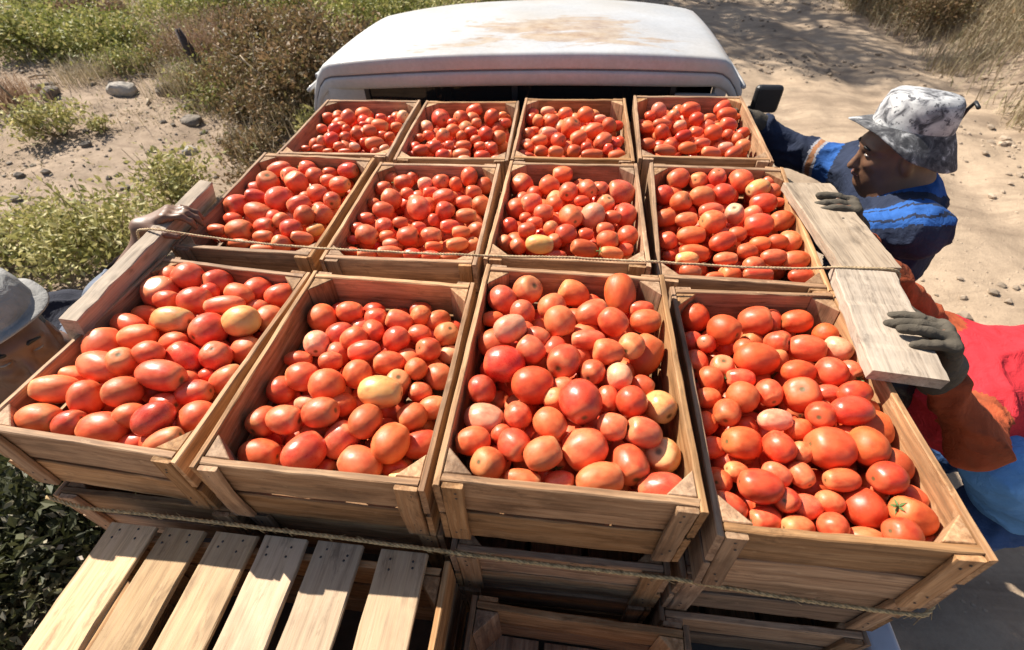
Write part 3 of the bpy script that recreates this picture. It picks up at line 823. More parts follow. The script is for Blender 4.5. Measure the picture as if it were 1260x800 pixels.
3,4,736,1269,-16,98,14,-5,251,218,o;3,2,-246,1196,-43,97,16,-7,270,209,r;3,3,134,1201,-21,93,27,-19,279,186,o;3,2,-271,1313,-27,65,-31,68,280,239,o;2,1,-744,743,-30,98,0,-15,270,193,r;
2,2,-158,979,-30,-1,9,-99,244,204,r;2,2,-63,715,-56,17,-8,97,213,191,o;2,2,-331,642,-51,-90,-32,24,263,131,o;2,3,161,655,-35,95,23,-15,278,139,o;2,4,761,1037,-18,98,11,-2,248,199,o;
3,1,-550,1341,-29,-92,-30,21,281,225,r;3,2,-187,1253,-33,-99,-4,-5,301,177,r;3,3,154,1519,-21,94,32,1,289,232,o;3,4,442,1418,-26,97,17,-8,311,183,r;1,1,-520,220,-51,-98,2,-11,194,145,o;
3,2,-361,1429,-46,-45,87,-15,290,243,p;3,2,-242,1353,-25,51,74,-41,278,233,r;3,3,82,1220,-30,-95,-23,14,258,189,r;3,4,755,1365,-16,89,12,42,262,192,R;3,4,602,1251,-2,96,20,-11,266,167,o;
2,2,-288,903,-23,-99,-8,-1,204,181,r;2,2,-254,866,-20,-97,8,-17,221,155,o;2,2,-157,671,-37,-91,-31,23,255,139,r;2,2,-114,650,-56,-94,-26,17,255,139,o;2,3,98,765,-15,99,3,5,245,172,r;
3,1,-687,1356,-31,-91,-26,-30,266,209,r;3,3,341,1459,-38,97,18,3,281,187,R;3,1,-771,1491,-47,-93,-33,0,263,222,r;3,1,-588,1314,-28,-66,36,65,241,204,R;
3,2,-359,1260,-50,-7,73,67,235,199,r;2,1,-556,966,-25,-99,-4,-5,261,203,o;2,2,-211,736,-26,-94,-26,18,222,172,r;2,2,-382,736,-38,-99,-10,1,222,172,r;2,2,-290,703,-35,-99,-6,-2,222,172,o;
2,3,230,722,-15,-97,-17,8,221,172,r;2,3,153,693,-20,-15,-13,97,225,189,r;3,1,-486,1544,-55,70,-53,45,259,238,p;3,2,-358,1220,-55,-99,-3,-6,284,142,r;3,3,86,1560,-30,98,11,-2,296,178,p;
3,2,-177,1346,-24,-96,12,-21,239,183,r;3,4,548,1380,1,94,17,27,230,177,p;3,2,-87,1256,-41,4,-9,99,222,198,R;3,3,28,1518,-44,64,-30,69,235,219,r;3,3,28,1381,-41,-48,-79,35,242,207,o;
2,2,-226,916,-26,-96,-22,13,210,184,r;2,3,220,876,-10,90,33,-24,240,160,r;2,3,333,701,-39,-99,1,-9,195,171,o;3,1,-479,1435,-51,-98,-14,5,254,176,o;3,2,-72,1488,-48,-96,-25,4,253,175,o;
3,2,-331,1336,-38,-94,29,10,222,185,r;3,3,28,1577,-44,97,3,-19,241,200,o;3,3,54,1466,-28,31,-10,94,237,203,o;3,4,538,1481,-4,65,-31,68,240,197,o;3,4,594,1331,0,-98,-11,2,247,171,r;
3,4,677,1250,-13,98,-4,13,247,171,p;2,1,-577,1031,-33,-96,-22,13,261,184,r;2,4,448,724,-70,-98,2,-10,199,150,r;3,1,-621,1286,-28,-26,-94,18,228,187,r;3,1,-624,1228,-38,-99,-9,0,216,162,o;
3,1,-473,1256,-56,75,63,11,219,164,p;3,3,26,1315,-48,98,-2,11,217,163,p;2,2,-308,1035,-43,53,44,-72,215,191,r;3,1,-750,1379,-42,-97,-16,7,213,174,o;3,1,-477,1339,-47,-90,-37,-19,207,169,r;
3,2,-148,1285,-26,99,2,6,197,161,r;3,2,-233,1244,-29,98,11,-2,194,159,o;3,2,-170,1175,-45,98,10,-1,238,128,p;3,3,330,1300,-35,-98,5,-14,217,178,r;3,1,-568,1230,-37,-94,28,10,216,144,p;
3,3,36,1273,-42,-61,74,-26,233,192,r;2,1,-645,869,-23,-94,-26,18,199,171,r;2,2,-386,880,-47,-98,7,-16,199,171,r;2,2,-181,780,-29,3,-44,-88,185,158,r;2,3,70,802,-25,98,15,-6,183,157,r;
3,1,-550,1479,-35,95,24,-15,218,159,o;3,1,-699,1221,-42,98,10,-1,217,127,o;3,1,-599,1207,-44,-98,3,-12,250,89,o;3,2,-365,1339,-48,-98,6,-15,205,149,r;3,2,-129,1253,-33,97,-10,19,212,154,r;
3,4,659,1459,-4,-98,-13,4,242,176,r;3,4,728,1322,-16,5,98,-11,237,197,r;2,2,-385,700,-49,92,30,-22,181,129,r;2,4,765,950,-33,98,13,-4,189,135,o;3,1,-702,1264,-35,4,10,-98,195,160,p;
3,1,-499,1230,-56,54,-20,80,168,158,R;3,2,-206,1317,-27,-65,32,-67,198,178,r;3,2,-70,1223,-65,-98,5,-14,224,143,r;3,2,-170,1435,-28,94,25,-17,199,168,o;
3,1,-757,1235,-52,-97,8,-17,202,110,o;3,3,280,1484,-23,-99,-1,-7,256,139,p;3,3,232,1247,-24,99,6,3,193,171,o;3,3,304,1256,-32,-6,67,73,193,172,r;3,3,22,1250,-57,91,32,-23,220,154,o;
3,3,40,1229,-54,93,27,-19,240,131,o;3,4,465,1518,-23,98,-4,13,213,190,r;3,4,429,1252,-53,-98,-14,5,236,129,o;3,4,700,1340,-10,-5,64,76,194,173,r;3,1,-661,1210,-47,97,-8,17,216,90,o;
3,1,-734,1492,-40,99,3,6,181,141,r;3,1,-644,1358,-29,-2,99,-9,178,147,r;3,3,145,1216,-52,-97,-17,8,237,108,o;3,3,349,1353,-47,15,97,-13,211,174,r;3,4,433,1499,-45,-95,-23,15,214,166,r;
3,1,-512,1478,-42,-4,51,85,171,150,R;3,1,-589,1403,-31,94,25,-17,214,107,r;3,2,-91,1577,-52,-98,-13,4,182,121,y;3,2,-299,1202,-66,96,-12,20,221,110,o;3,1,-507,1348,-44,98,14,-5,183,138,r;
3,2,-267,1448,-34,96,-11,20,193,144,r;3,3,43,1411,-40,-98,7,-16,211,117,r;3,1,-551,1275,-40,-94,-25,16,160,137,r;3,4,771,1531,-26,-70,44,-54,157,136,r;
"""
FD = """1,1,-610,90,-134,23,-33,90,323,281,r;1,1,-478,114,-141,15,45,-87,254,221,r;1,1,-645,470,-134,-20,-93,-29,345,300,o;1,1,-586,197,-136,-47,38,78,316,275,o;
1,1,-515,96,-139,-15,1,98,302,263,o;1,1,-754,286,-127,-32,34,-87,301,262,o;1,1,-545,186,-138,38,-37,84,291,253,r;1,1,-769,166,-125,76,-63,-9,267,232,o;
1,1,-689,204,-130,-62,77,2,343,298,R;1,1,-639,292,-133,63,26,72,280,244,r;1,1,-525,309,-128,80,57,-14,253,220,o;1,1,-489,250,-129,-3,48,-86,259,225,r;1,1,-489,194,-129,-20,-90,36,279,242,o;
1,1,-611,405,-124,65,11,-73,330,287,r;1,1,-569,135,-124,44,-50,73,283,246,r;1,1,-510,384,-129,60,64,45,335,291,r;1,1,-750,101,-114,-2,-94,30,260,226,o;
1,1,-659,76,-119,86,-3,49,264,229,o;1,1,-707,122,-116,-28,-95,7,270,234,r;1,1,-634,131,-121,-41,7,90,293,254,o;1,1,-583,339,-125,73,-66,11,270,235,o;1,1,-667,325,-108,-70,-68,-17,286,249,o;
1,1,-746,401,-104,-28,95,5,266,232,R;1,1,-507,456,-118,-77,25,-56,270,235,o;1,1,-649,431,-110,28,-17,93,315,274,r;1,1,-546,368,-115,37,84,-38,274,238,r;
1,1,-717,431,-106,-17,85,49,269,234,o;1,1,-598,235,-111,-30,-29,-90,334,291,r;1,1,-640,218,-109,92,5,37,282,245,r;1,1,-573,461,-114,50,-5,85,265,230,R;
1,1,-724,163,-104,-76,58,25,312,272,r;1,1,-684,384,-107,49,78,-37,253,220,R;1,1,-633,340,-110,83,-54,0,256,222,o;1,1,-473,343,-119,-31,-93,-17,288,250,r;
1,1,-737,319,-104,69,60,38,333,289,R;1,1,-731,468,-105,-4,-58,-80,301,262,r;1,1,-618,174,-110,39,44,-79,261,227,o;1,1,-708,76,-104,38,-59,-70,309,268,R;
1,1,-671,129,-106,22,18,-95,271,236,R;1,1,-703,352,-106,97,-6,-16,260,226,r;1,1,-558,69,-112,65,-74,-10,328,286,R;1,1,-540,253,-114,0,6,99,316,274,R;1,1,-528,214,-115,-96,13,-22,283,246,o;
1,1,-749,205,-103,-46,-75,-44,270,235,r;1,1,-755,244,-103,-68,69,-21,295,257,R;1,1,-700,272,-94,-43,-84,-30,280,244,R;1,1,-542,167,-102,-19,84,-50,309,269,o;
1,1,-626,277,-98,-33,-57,74,276,240,o;1,1,-470,429,-107,-31,89,31,288,251,o;1,1,-672,474,-97,-19,38,90,304,264,o;1,1,-617,473,-100,-64,-5,-76,288,251,r;
1,1,-765,121,-89,97,-17,10,254,221,r;1,1,-477,280,-106,-94,1,-32,279,243,o;1,1,-491,99,-104,-91,-31,-22,261,227,r;1,1,-556,405,-103,57,-2,81,302,263,r;
1,1,-501,58,-103,-56,-80,-17,258,224,r;1,1,-493,136,-104,41,-20,-88,290,252,r;1,1,-697,313,-82,-38,-91,11,302,263,r;1,1,-753,277,-79,-18,-96,-15,286,249,r;
1,1,-749,360,-80,-48,-83,26,256,222,r;1,1,-714,222,-81,92,-37,3,320,278,r;1,1,-597,319,-88,-7,-94,-31,265,231,r;1,1,-609,91,-86,3,-92,-36,327,284,o;1,1,-590,157,-87,53,-34,-76,274,238,r;
1,1,-580,195,-88,-69,-68,20,262,228,o;1,1,-499,321,-93,-97,-6,19,326,283,o;1,1,-670,217,-83,-41,-31,-85,260,226,R;1,1,-660,93,-83,31,-94,1,291,253,R;1,1,-586,365,-89,-89,11,41,298,259,o;
1,1,-693,151,-81,-27,-21,93,261,227,r;1,1,-658,256,-84,55,71,-41,299,260,R;1,1,-539,113,-90,74,4,66,312,271,R;1,1,-515,430,-93,-18,-97,11,268,233,o;1,1,-727,114,-79,-76,-54,-33,322,280,r;
1,1,-656,398,-85,64,23,72,279,242,r;1,1,-588,276,-88,16,91,-37,289,251,r;1,1,-517,207,-79,30,-92,23,264,230,r;1,1,-602,413,-76,-83,54,-2,255,222,r;1,1,-671,363,-72,18,-89,39,320,279,r;
1,1,-522,251,-79,38,-65,64,263,229,R;1,1,-649,157,-72,-56,6,-81,255,222,r;1,1,-642,452,-74,-13,68,71,262,228,R;1,1,-552,442,-79,-28,94,-10,286,249,o;1,1,-727,390,-69,-9,4,98,291,253,o;
1,1,-626,226,-74,-82,45,32,274,239,r;1,1,-632,125,-73,-59,-66,44,269,234,r;1,1,-643,312,-73,-18,63,-74,310,270,r;1,1,-529,349,-80,36,-90,-20,292,254,o;
1,1,-545,383,-67,79,-34,49,272,236,r;1,1,-620,376,-63,-62,-36,-68,257,224,r;1,1,-614,265,-62,65,-59,-46,260,226,r;1,1,-536,70,-65,50,-71,-48,283,246,r;
1,1,-613,182,-62,-56,-81,3,299,260,r;1,1,-690,466,-59,-5,49,-86,302,263,o;1,1,-735,155,-55,-89,-43,4,280,243,R;1,1,-676,426,-60,26,15,-94,319,278,R;1,1,-598,464,-65,-90,28,-30,308,268,r;
1,1,-546,297,-66,50,78,35,312,271,R;1,1,-698,179,-57,7,-98,-14,268,233,o;1,1,-711,302,-45,-9,-52,-84,268,233,r;1,1,-549,203,-54,-39,49,-77,289,251,r;1,1,-661,234,-48,52,-80,-25,255,222,r;
1,1,-653,271,-48,-60,-69,38,269,234,r;1,1,-580,427,-53,-17,-95,24,258,224,o;1,1,-578,347,-53,62,55,54,257,224,R;1,1,-657,194,-48,-31,62,71,289,251,r;1,1,-680,336,-35,28,-41,-86,304,264,R;
1,2,-137,101,-141,-22,-38,-89,254,221,r;1,2,-196,412,-141,5,96,24,267,232,o;1,2,-199,346,-141,40,49,77,265,230,o;1,2,-97,263,-144,43,88,13,293,255,o;1,2,-91,426,-145,18,73,-64,309,268,R;
1,2,-357,141,-135,-79,45,39,295,256,r;1,2,-212,51,-139,-38,-29,87,255,222,o;1,2,-126,360,-143,-42,-44,78,271,236,R;1,2,-226,314,-140,18,-39,-89,301,262,r;
1,2,-246,181,-127,11,40,-90,267,232,o;1,2,-81,192,-132,-75,-64,-9,286,249,r;1,2,-168,436,-130,33,75,56,288,251,r;1,2,-261,98,-126,-58,57,-57,330,287,r;
1,2,-324,247,-125,47,1,-87,296,257,R;1,2,-192,116,-128,-96,15,-18,344,299,o;1,2,-271,251,-126,85,50,9,289,251,o;1,2,-257,432,-128,85,-34,38,263,228,R;1,2,-285,181,-125,77,-46,41,268,233,o;
1,2,-308,370,-126,59,13,79,309,269,R;1,2,-102,112,-131,52,-74,40,255,222,o;1,2,-219,252,-128,46,61,63,323,281,r;1,2,-345,428,-113,-64,6,-75,298,259,o;1,2,-209,167,-116,96,13,18,258,224,o;
1,2,-94,331,-120,-76,-6,-63,302,263,r;1,2,-235,471,-117,-35,34,86,259,225,r;1,2,-301,296,-114,-39,-51,75,272,236,r;1,2,-151,273,-118,-30,85,-41,304,264,o;
1,2,-215,384,-117,-72,-67,-9,340,296,r;1,2,-264,58,-113,16,-93,-29,269,234,o;1,2,-259,215,-114,-79,5,59,262,228,r;1,2,-147,168,-118,5,38,-91,318,276,o;
1,2,-306,133,-113,47,81,33,270,235,r;1,2,-151,348,-118,74,-65,13,277,241,r;1,2,-99,379,-120,-39,75,51,256,223,o;1,2,-336,313,-113,-85,19,-46,279,243,r;
1,2,-326,91,-112,29,93,15,253,220,o;1,2,-361,215,-111,-78,30,53,276,240,r;1,2,-129,53,-117,47,13,86,253,220,o;1,2,-270,473,-116,79,-59,0,260,226,o;1,2,-143,215,-118,95,8,-27,290,252,r;
1,2,-277,344,-115,-35,51,77,296,257,o;1,2,-90,232,-120,96,-4,24,263,229,R;1,2,-336,184,-100,71,-65,-24,294,256,r;1,2,-198,308,-105,77,-51,-36,273,237,R;
1,2,-306,440,-102,11,72,-67,306,266,r;1,2,-195,468,-106,-14,95,-26,321,279,R;1,2,-221,204,-103,-32,-13,93,298,259,o;1,2,-353,111,-99,67,71,-13,276,240,r;
1,2,-359,379,-100,-43,65,-61,259,225,o;1,2,-349,276,-100,-14,88,42,315,274,o;1,2,-259,284,-103,-63,-21,73,268,233,R;1,2,-168,399,-106,-95,-26,7,300,261,r;
1,2,-147,127,-105,-76,-61,19,263,229,r;1,2,-104,151,-107,22,-84,-47,285,248,r;1,2,-111,412,-108,-91,-33,-18,294,255,o;1,2,-67,444,-109,-9,-82,54,275,239,r;
1,2,-221,426,-105,-12,49,85,296,258,R;1,2,-180,233,-105,-56,-69,-44,310,270,R;1,2,-295,213,-101,67,-70,-22,304,264,R;1,2,-130,453,-108,8,-95,26,276,240,o;
1,2,-289,257,-90,86,-47,10,302,262,r;1,2,-268,412,-91,-81,-47,32,335,292,o;1,2,-188,352,-93,-6,-99,7,307,267,R;1,2,-240,316,-92,79,-58,-14,260,226,r;1,2,-289,157,-89,63,76,6,254,221,R;
1,2,-336,453,-77,79,0,59,253,220,R;1,2,-290,321,-78,-40,40,-81,334,291,o;1,2,-257,460,-80,-92,24,-26,287,249,R;1,2,-135,317,-83,30,-63,-70,323,281,o;1,2,-183,163,-80,83,-4,54,260,226,o;
1,3,96,196,-96,52,17,83,320,278,r;1,3,353,248,-100,-78,-29,-54,282,245,r;1,3,60,58,-93,27,85,-43,338,294,o;1,3,192,480,-102,-68,-64,-34,257,223,r;1,3,315,61,-85,-81,-41,39,263,229,o;
1,3,349,207,-88,76,34,-54,294,255,r;1,3,298,292,-88,-2,-77,-63,342,297,r;1,3,171,364,-88,50,72,-46,302,263,o;1,3,251,140,-85,14,80,-57,326,283,o;1,3,79,143,-83,76,44,46,259,225,r;
1,3,202,117,-84,-5,60,-79,344,299,o;1,3,94,77,-82,-3,72,-68,256,222,r;1,3,147,46,-82,-5,-99,-8,303,264,o;1,3,49,429,-87,58,-65,47,284,247,R;1,3,273,237,-87,-54,42,71,274,238,r;
1,3,268,330,-89,35,87,-31,259,226,r;1,3,188,236,-86,-70,15,-68,254,221,o;1,3,55,308,-85,46,-83,27,264,230,o;1,3,327,461,-91,-46,-83,29,272,236,r;1,3,229,309,-88,-79,43,-41,285,248,r;
1,3,300,411,-90,-15,-14,-97,317,275,R;1,3,159,315,-75,8,-75,-65,311,270,r;1,3,316,135,-74,74,52,-40,324,281,o;1,3,225,256,-75,-61,70,-35,322,280,o;1,3,147,201,-73,84,33,-40,254,221,o;
1,3,107,434,-76,21,56,-79,315,274,o;1,3,181,436,-77,-45,-21,-86,294,256,R;1,3,134,110,-71,-84,5,52,269,233,R;1,3,72,225,-72,31,-86,38,276,240,r;1,3,250,432,-78,39,80,44,327,284,r;
1,3,133,155,-72,-47,-87,-6,285,248,o;1,3,94,474,-76,44,59,67,282,245,r;1,3,216,47,-71,18,-93,27,267,232,r;1,3,79,382,-75,60,79,3,316,275,r;1,3,232,382,-77,36,35,85,295,257,o;
1,3,89,270,-73,-72,66,15,316,275,r;1,3,178,271,-74,-30,66,67,310,269,r;1,3,121,392,-75,17,13,97,265,230,r;1,3,345,294,-77,-62,62,47,286,248,r;1,3,135,466,-77,-73,58,-33,313,272,r;
1,3,234,481,-78,-34,54,76,310,270,o;1,3,197,178,-73,-95,26,1,310,270,r;1,3,88,320,-74,-68,-35,63,278,242,r;1,3,62,107,-70,43,60,-66,273,238,R;1,3,59,178,-71,6,5,-99,277,241,r;
1,3,330,242,-64,-72,24,-63,263,229,r;1,3,342,386,-66,61,63,46,318,277,R;1,3,180,66,-59,94,14,-28,283,246,r;1,3,317,355,-66,-47,-84,-23,262,228,r;1,3,107,210,-60,-18,-31,92,264,229,o;
1,3,330,92,-62,-54,-49,-67,275,239,o;1,3,135,279,-62,-47,-38,78,310,270,r;1,3,252,190,-62,97,18,2,309,268,r;1,3,220,346,-64,75,-51,-39,298,259,o;1,3,128,351,-63,44,22,-86,303,264,r;
1,3,237,100,-60,0,-96,-26,274,238,r;1,3,139,239,-61,-66,69,25,264,230,r;1,3,309,210,-63,-17,-77,-59,265,231,r;1,3,280,62,-60,-9,0,99,340,296,r;1,3,278,466,-67,16,-31,-93,318,277,r;
1,3,299,320,-53,-11,-14,97,301,262,o;1,3,173,481,-54,-95,-9,-26,275,239,r;1,3,100,159,-47,-78,-44,-41,311,271,r;1,3,167,125,-48,-87,24,40,331,288,r;1,3,246,297,-52,-72,27,-63,310,270,R;
1,3,154,413,-52,34,-73,58,309,269,o;1,3,60,407,-51,-29,-91,26,270,235,r;1,3,343,478,-56,93,14,32,297,258,R;1,3,54,485,-52,38,-76,-50,261,227,o;1,3,200,219,-50,35,-45,-81,264,229,o;
1,3,300,392,-54,-65,64,-40,273,238,o;1,3,193,396,-53,-69,46,-55,319,278,o;1,3,282,126,-49,-2,-98,-11,288,251,r;1,3,52,447,-51,78,31,53,293,255,o;1,3,268,371,-53,-68,-47,54,254,221,o;
1,3,87,83,-34,87,-19,42,277,241,r;1,3,127,188,-36,-52,-59,60,283,246,R;1,3,95,347,-38,74,-65,-13,294,256,r;1,3,279,228,-39,-90,24,34,320,278,o;1,3,181,290,-39,-41,-87,-25,279,243,r;
1,3,104,256,-37,77,-47,-41,264,229,r;1,3,100,409,-39,50,-72,-47,312,271,r;1,3,207,143,-37,96,-18,15,280,244,o;1,3,209,187,-37,-40,45,79,253,220,o;1,3,309,171,-39,60,30,-73,329,286,r;
1,3,209,435,-41,-64,48,-59,329,286,r;1,3,265,414,-42,62,-14,76,273,237,R;1,3,181,249,-38,-53,-61,58,259,225,o;1,3,51,272,-37,47,-25,-84,255,221,r;1,3,303,284,-28,-28,21,93,262,227,r;
1,3,230,379,-29,-94,-18,-26,324,282,r;1,3,253,143,-25,-83,53,-12,285,248,o;1,3,249,263,-27,-70,30,63,294,256,r;1,3,249,335,-28,96,23,1,319,277,r;1,3,172,168,-25,-93,17,-28,266,231,r;
1,3,141,302,-26,87,-31,36,289,252,r;1,3,248,475,-31,-68,13,70,268,233,r;1,3,140,384,-28,-94,-10,28,280,243,r;1,3,93,307,-26,-81,37,-44,314,273,R;1,3,238,224,-26,77,55,29,272,236,R;
1,3,219,302,-15,11,-29,-94,276,240,o;1,3,109,348,-3,50,-50,-69,264,229,r;1,3,172,311,-3,-16,-98,0,278,242,r;1,4,686,374,-137,-41,-53,-73,253,220,o;1,4,536,316,-141,-87,4,47,321,279,r;
1,4,543,391,-144,84,-44,-28,254,221,o;1,4,546,71,-129,-15,-69,-70,326,283,r;1,4,467,25,-130,80,-49,-32,314,273,o;1,4,478,250,-140,99,5,-3,290,252,o;1,4,499,500,-151,73,-53,41,293,255,r;
1,4,465,323,-144,94,0,-32,259,225,R;1,4,663,198,-130,45,-61,64,274,238,o;1,4,701,41,-121,30,48,81,302,263,r;1,4,608,495,-147,92,1,35,258,224,r;1,4,652,109,-126,2,30,94,274,238,r;
1,4,727,86,-110,76,27,-58,297,258,r;1,4,729,493,-129,-44,68,-56,256,223,r;1,4,529,430,-135,-90,-8,39,259,225,r;1,4,731,345,-122,55,-28,77,265,230,r;1,4,473,401,-136,37,-18,90,281,244,R;
1,4,628,185,-119,-19,52,-82,265,231,o;1,4,561,263,-125,-59,66,-44,260,226,r;1,4,717,251,-118,56,-65,49,283,246,r;1,4,590,382,-130,-15,-81,-54,289,251,R;
1,4,642,63,-112,-39,-63,65,258,225,r;1,4,646,289,-111,-3,-80,58,317,275,r;1,4,639,494,-121,-88,-43,-17,283,246,r;1,4,505,289,-117,-64,38,-66,261,227,r;
1,4,530,33,-104,94,-25,-21,306,266,r;1,4,630,234,-109,72,40,54,293,255,o;1,4,555,354,-118,-11,-52,-84,270,235,o;1,4,539,491,-125,-75,65,3,314,273,r;1,4,575,221,-111,52,-6,-84,286,248,o;
1,4,688,327,-111,-58,79,-9,319,277,R;1,4,654,359,-114,44,78,41,313,273,o;1,4,709,182,-103,-31,82,47,292,254,r;1,4,508,357,-120,-10,-83,-53,345,300,o;1,4,582,83,-104,-36,-92,11,310,269,o;
1,4,621,36,-100,78,44,42,260,226,R;1,4,627,451,-120,2,-59,79,333,290,o;1,4,591,159,-107,46,-76,-43,308,267,r;1,4,465,82,-109,47,47,-74,299,260,r;1,4,476,179,-113,29,88,35,321,279,o;
1,4,591,314,-115,-41,53,-73,289,252,o;1,4,721,136,-101,-72,37,57,315,274,R;1,4,516,227,-114,28,5,95,322,280,r;1,4,536,145,-109,1,-85,-51,298,259,o;1,4,591,422,-120,59,80,2,282,245,o;
1,4,510,84,-107,-49,60,-61,262,228,R;1,4,544,194,-111,73,59,33,277,241,r;1,4,475,470,-127,-16,21,-96,305,265,R;1,4,590,493,-111,37,-91,13,271,235,r;1,4,620,117,-92,70,70,8,341,297,R;
1,4,683,502,-108,65,52,54,285,248,R;1,4,700,380,-101,-72,67,7,282,246,o;1,4,673,208,-94,32,-59,73,293,255,o;1,4,668,118,-90,-59,60,52,258,225,o;1,4,681,446,-105,91,-11,37,332,289,o;
1,4,684,30,-85,74,-43,50,290,252,r;1,4,720,303,-97,27,18,-94,266,232,r;1,4,550,451,-111,54,34,76,257,224,o;1,4,575,39,-90,31,-16,-93,315,274,R;1,4,655,321,-88,-29,-77,55,264,230,R;
1,4,584,352,-93,-52,82,18,294,256,o;1,4,468,299,-95,42,18,-88,283,246,R;1,4,516,171,-87,-19,-77,60,269,234,r;1,4,690,263,-84,94,17,-27,294,255,r;1,4,543,301,-92,-83,52,15,270,235,R;
1,4,512,457,-101,-8,-98,-7,254,221,R;1,4,668,157,-80,-83,-46,29,295,257,r;1,4,482,145,-87,76,-27,57,268,233,o;1,4,531,70,-81,-3,-58,80,258,224,r;1,4,725,437,-91,86,-34,35,258,224,r;
1,4,635,196,-83,-87,-47,-1,281,244,r;1,4,610,396,-94,24,84,-47,331,287,o;1,4,484,258,-92,82,53,15,307,267,o;1,4,698,110,-64,27,95,6,264,230,R;1,4,601,219,-74,8,97,19,309,269,r;
1,4,527,216,-77,-35,65,66,253,220,R;1,4,567,147,-72,-83,-16,-51,341,297,r;1,4,537,359,-83,-71,-42,55,288,250,r;1,4,596,447,-85,-80,22,54,261,227,r;1,4,720,170,-66,52,48,-69,289,252,r;
1,4,668,366,-78,-69,-68,21,263,229,R;1,4,645,441,-70,-83,-54,3,262,228,r;1,4,645,504,-73,9,-82,-54,276,240,o;1,4,717,294,-60,-63,6,-76,266,231,o;1,4,660,258,-61,22,43,87,265,230,o;
1,4,653,221,-59,27,83,47,278,242,r;1,4,649,115,-55,34,-73,58,281,244,r;1,4,616,372,-56,-15,54,81,253,220,o;1,4,562,396,-60,59,-37,-71,258,224,r;1,4,676,185,-45,23,-67,-69,269,234,o;
2,1,-562,929,-125,-94,13,29,267,232,o;2,1,-695,857,-125,86,48,-11,273,238,o;2,1,-599,755,-129,-26,-31,91,296,257,r;2,1,-743,1004,-120,-48,35,80,299,260,o;
2,1,-755,629,-130,-80,56,-17,255,222,R;2,1,-631,688,-130,-68,-71,-10,286,249,R;2,1,-522,719,-131,-18,38,90,322,280,o;2,1,-634,1023,-122,25,-52,81,296,257,R;
2,1,-492,987,-125,39,39,-82,302,263,o;2,1,-733,824,-113,42,90,-5,258,224,r;2,1,-525,938,-114,-62,-53,56,288,251,r;2,1,-658,618,-120,80,-53,25,316,275,R;
2,1,-625,883,-113,-56,-34,-74,279,243,r;2,1,-718,610,-119,19,-18,-95,253,220,R;2,1,-716,688,-117,39,69,-60,255,222,r;2,1,-608,844,-115,-18,35,91,297,258,o;
2,1,-517,815,-117,39,57,71,260,226,r;2,1,-711,1024,-96,-70,-12,69,338,294,R;2,1,-561,651,-109,-14,58,79,295,256,R;2,1,-533,860,-104,20,40,-88,322,280,r;
2,1,-641,950,-99,-68,71,-11,328,285,r;2,1,-645,807,-103,43,-38,-81,254,220,r;2,1,-712,946,-98,98,8,11,307,267,r;2,1,-659,737,-105,54,25,-79,312,272,o;2,1,-609,984,-99,-91,38,-4,257,223,o;
2,1,-551,768,-106,63,52,55,296,257,r;2,1,-718,760,-103,-82,-30,-47,256,223,o;2,1,-609,662,-107,6,90,-42,258,224,o;2,1,-754,722,-103,-87,0,48,273,238,o;
2,1,-502,616,-111,37,16,90,267,232,o;2,1,-558,981,-100,-36,39,84,254,221,r;2,1,-667,1024,-97,53,-81,-23,292,254,R;2,1,-481,896,-104,-67,-52,50,299,260,r;
2,1,-493,789,-106,-3,-95,-26,294,256,r;2,1,-485,849,-105,16,95,21,284,247,r;2,1,-658,851,-102,-54,69,-45,287,250,r;2,1,-760,849,-100,67,-20,70,299,260,r;
2,1,-589,900,-102,17,76,-61,283,246,o;2,1,-583,711,-107,26,-7,-95,279,243,o;2,1,-682,669,-106,30,-75,57,285,248,R;2,1,-482,665,-110,-9,61,-77,293,254,r;
2,1,-627,766,-92,-13,41,-89,304,264,o;2,1,-587,1024,-86,-96,-3,22,282,245,r;2,1,-505,1000,-88,69,71,-8,254,221,r;2,1,-740,638,-94,-35,-77,51,326,283,o;
2,1,-582,950,-88,-13,56,81,272,237,r;2,1,-712,876,-88,94,-19,26,269,234,r;2,1,-743,978,-85,-3,-49,-86,262,228,o;2,1,-594,614,-97,-43,45,77,263,229,R;2,1,-563,815,-92,40,-80,-43,338,294,o;
2,1,-488,746,-95,84,46,24,263,229,o;2,1,-610,803,-92,85,-20,47,279,243,R;2,1,-758,1018,-84,-75,-58,27,301,262,o;2,1,-524,902,-91,-73,55,-38,274,239,r;2,1,-520,678,-97,65,-74,-9,275,239,r;
2,1,-694,986,-86,28,-44,84,272,236,o;2,1,-490,941,-90,79,-52,-29,306,266,r;2,1,-665,896,-88,-27,36,88,292,254,o;2,1,-702,793,-90,76,23,59,307,267,r;2,1,-649,699,-94,-92,-36,-11,296,258,o;
2,1,-748,908,-87,-34,-83,42,310,270,r;2,1,-548,720,-83,-20,-53,-81,271,236,r;2,1,-627,1028,-74,-12,3,98,279,243,o;2,1,-685,758,-80,-64,51,-56,262,228,r;
2,1,-626,899,-77,6,46,88,270,235,r;2,1,-757,771,-78,70,49,-51,339,294,R;2,1,-590,681,-83,-59,77,18,261,227,r;2,1,-531,1023,-75,69,17,69,290,252,R;2,1,-728,693,-81,-25,-89,35,289,252,r;
2,1,-707,840,-77,-28,-94,14,294,255,o;2,1,-582,755,-82,85,-36,-35,284,247,o;2,1,-621,841,-79,31,75,-57,268,233,r;2,1,-524,784,-82,85,50,-4,258,224,R;2,1,-611,975,-63,-7,-14,98,269,234,o;
2,1,-506,845,-68,-3,-26,-96,261,227,r;2,1,-545,975,-64,96,-22,10,311,271,r;2,1,-561,910,-66,85,1,51,307,267,o;2,1,-641,795,-67,-40,39,-82,286,249,o;2,1,-685,935,-63,21,85,-47,295,256,o;
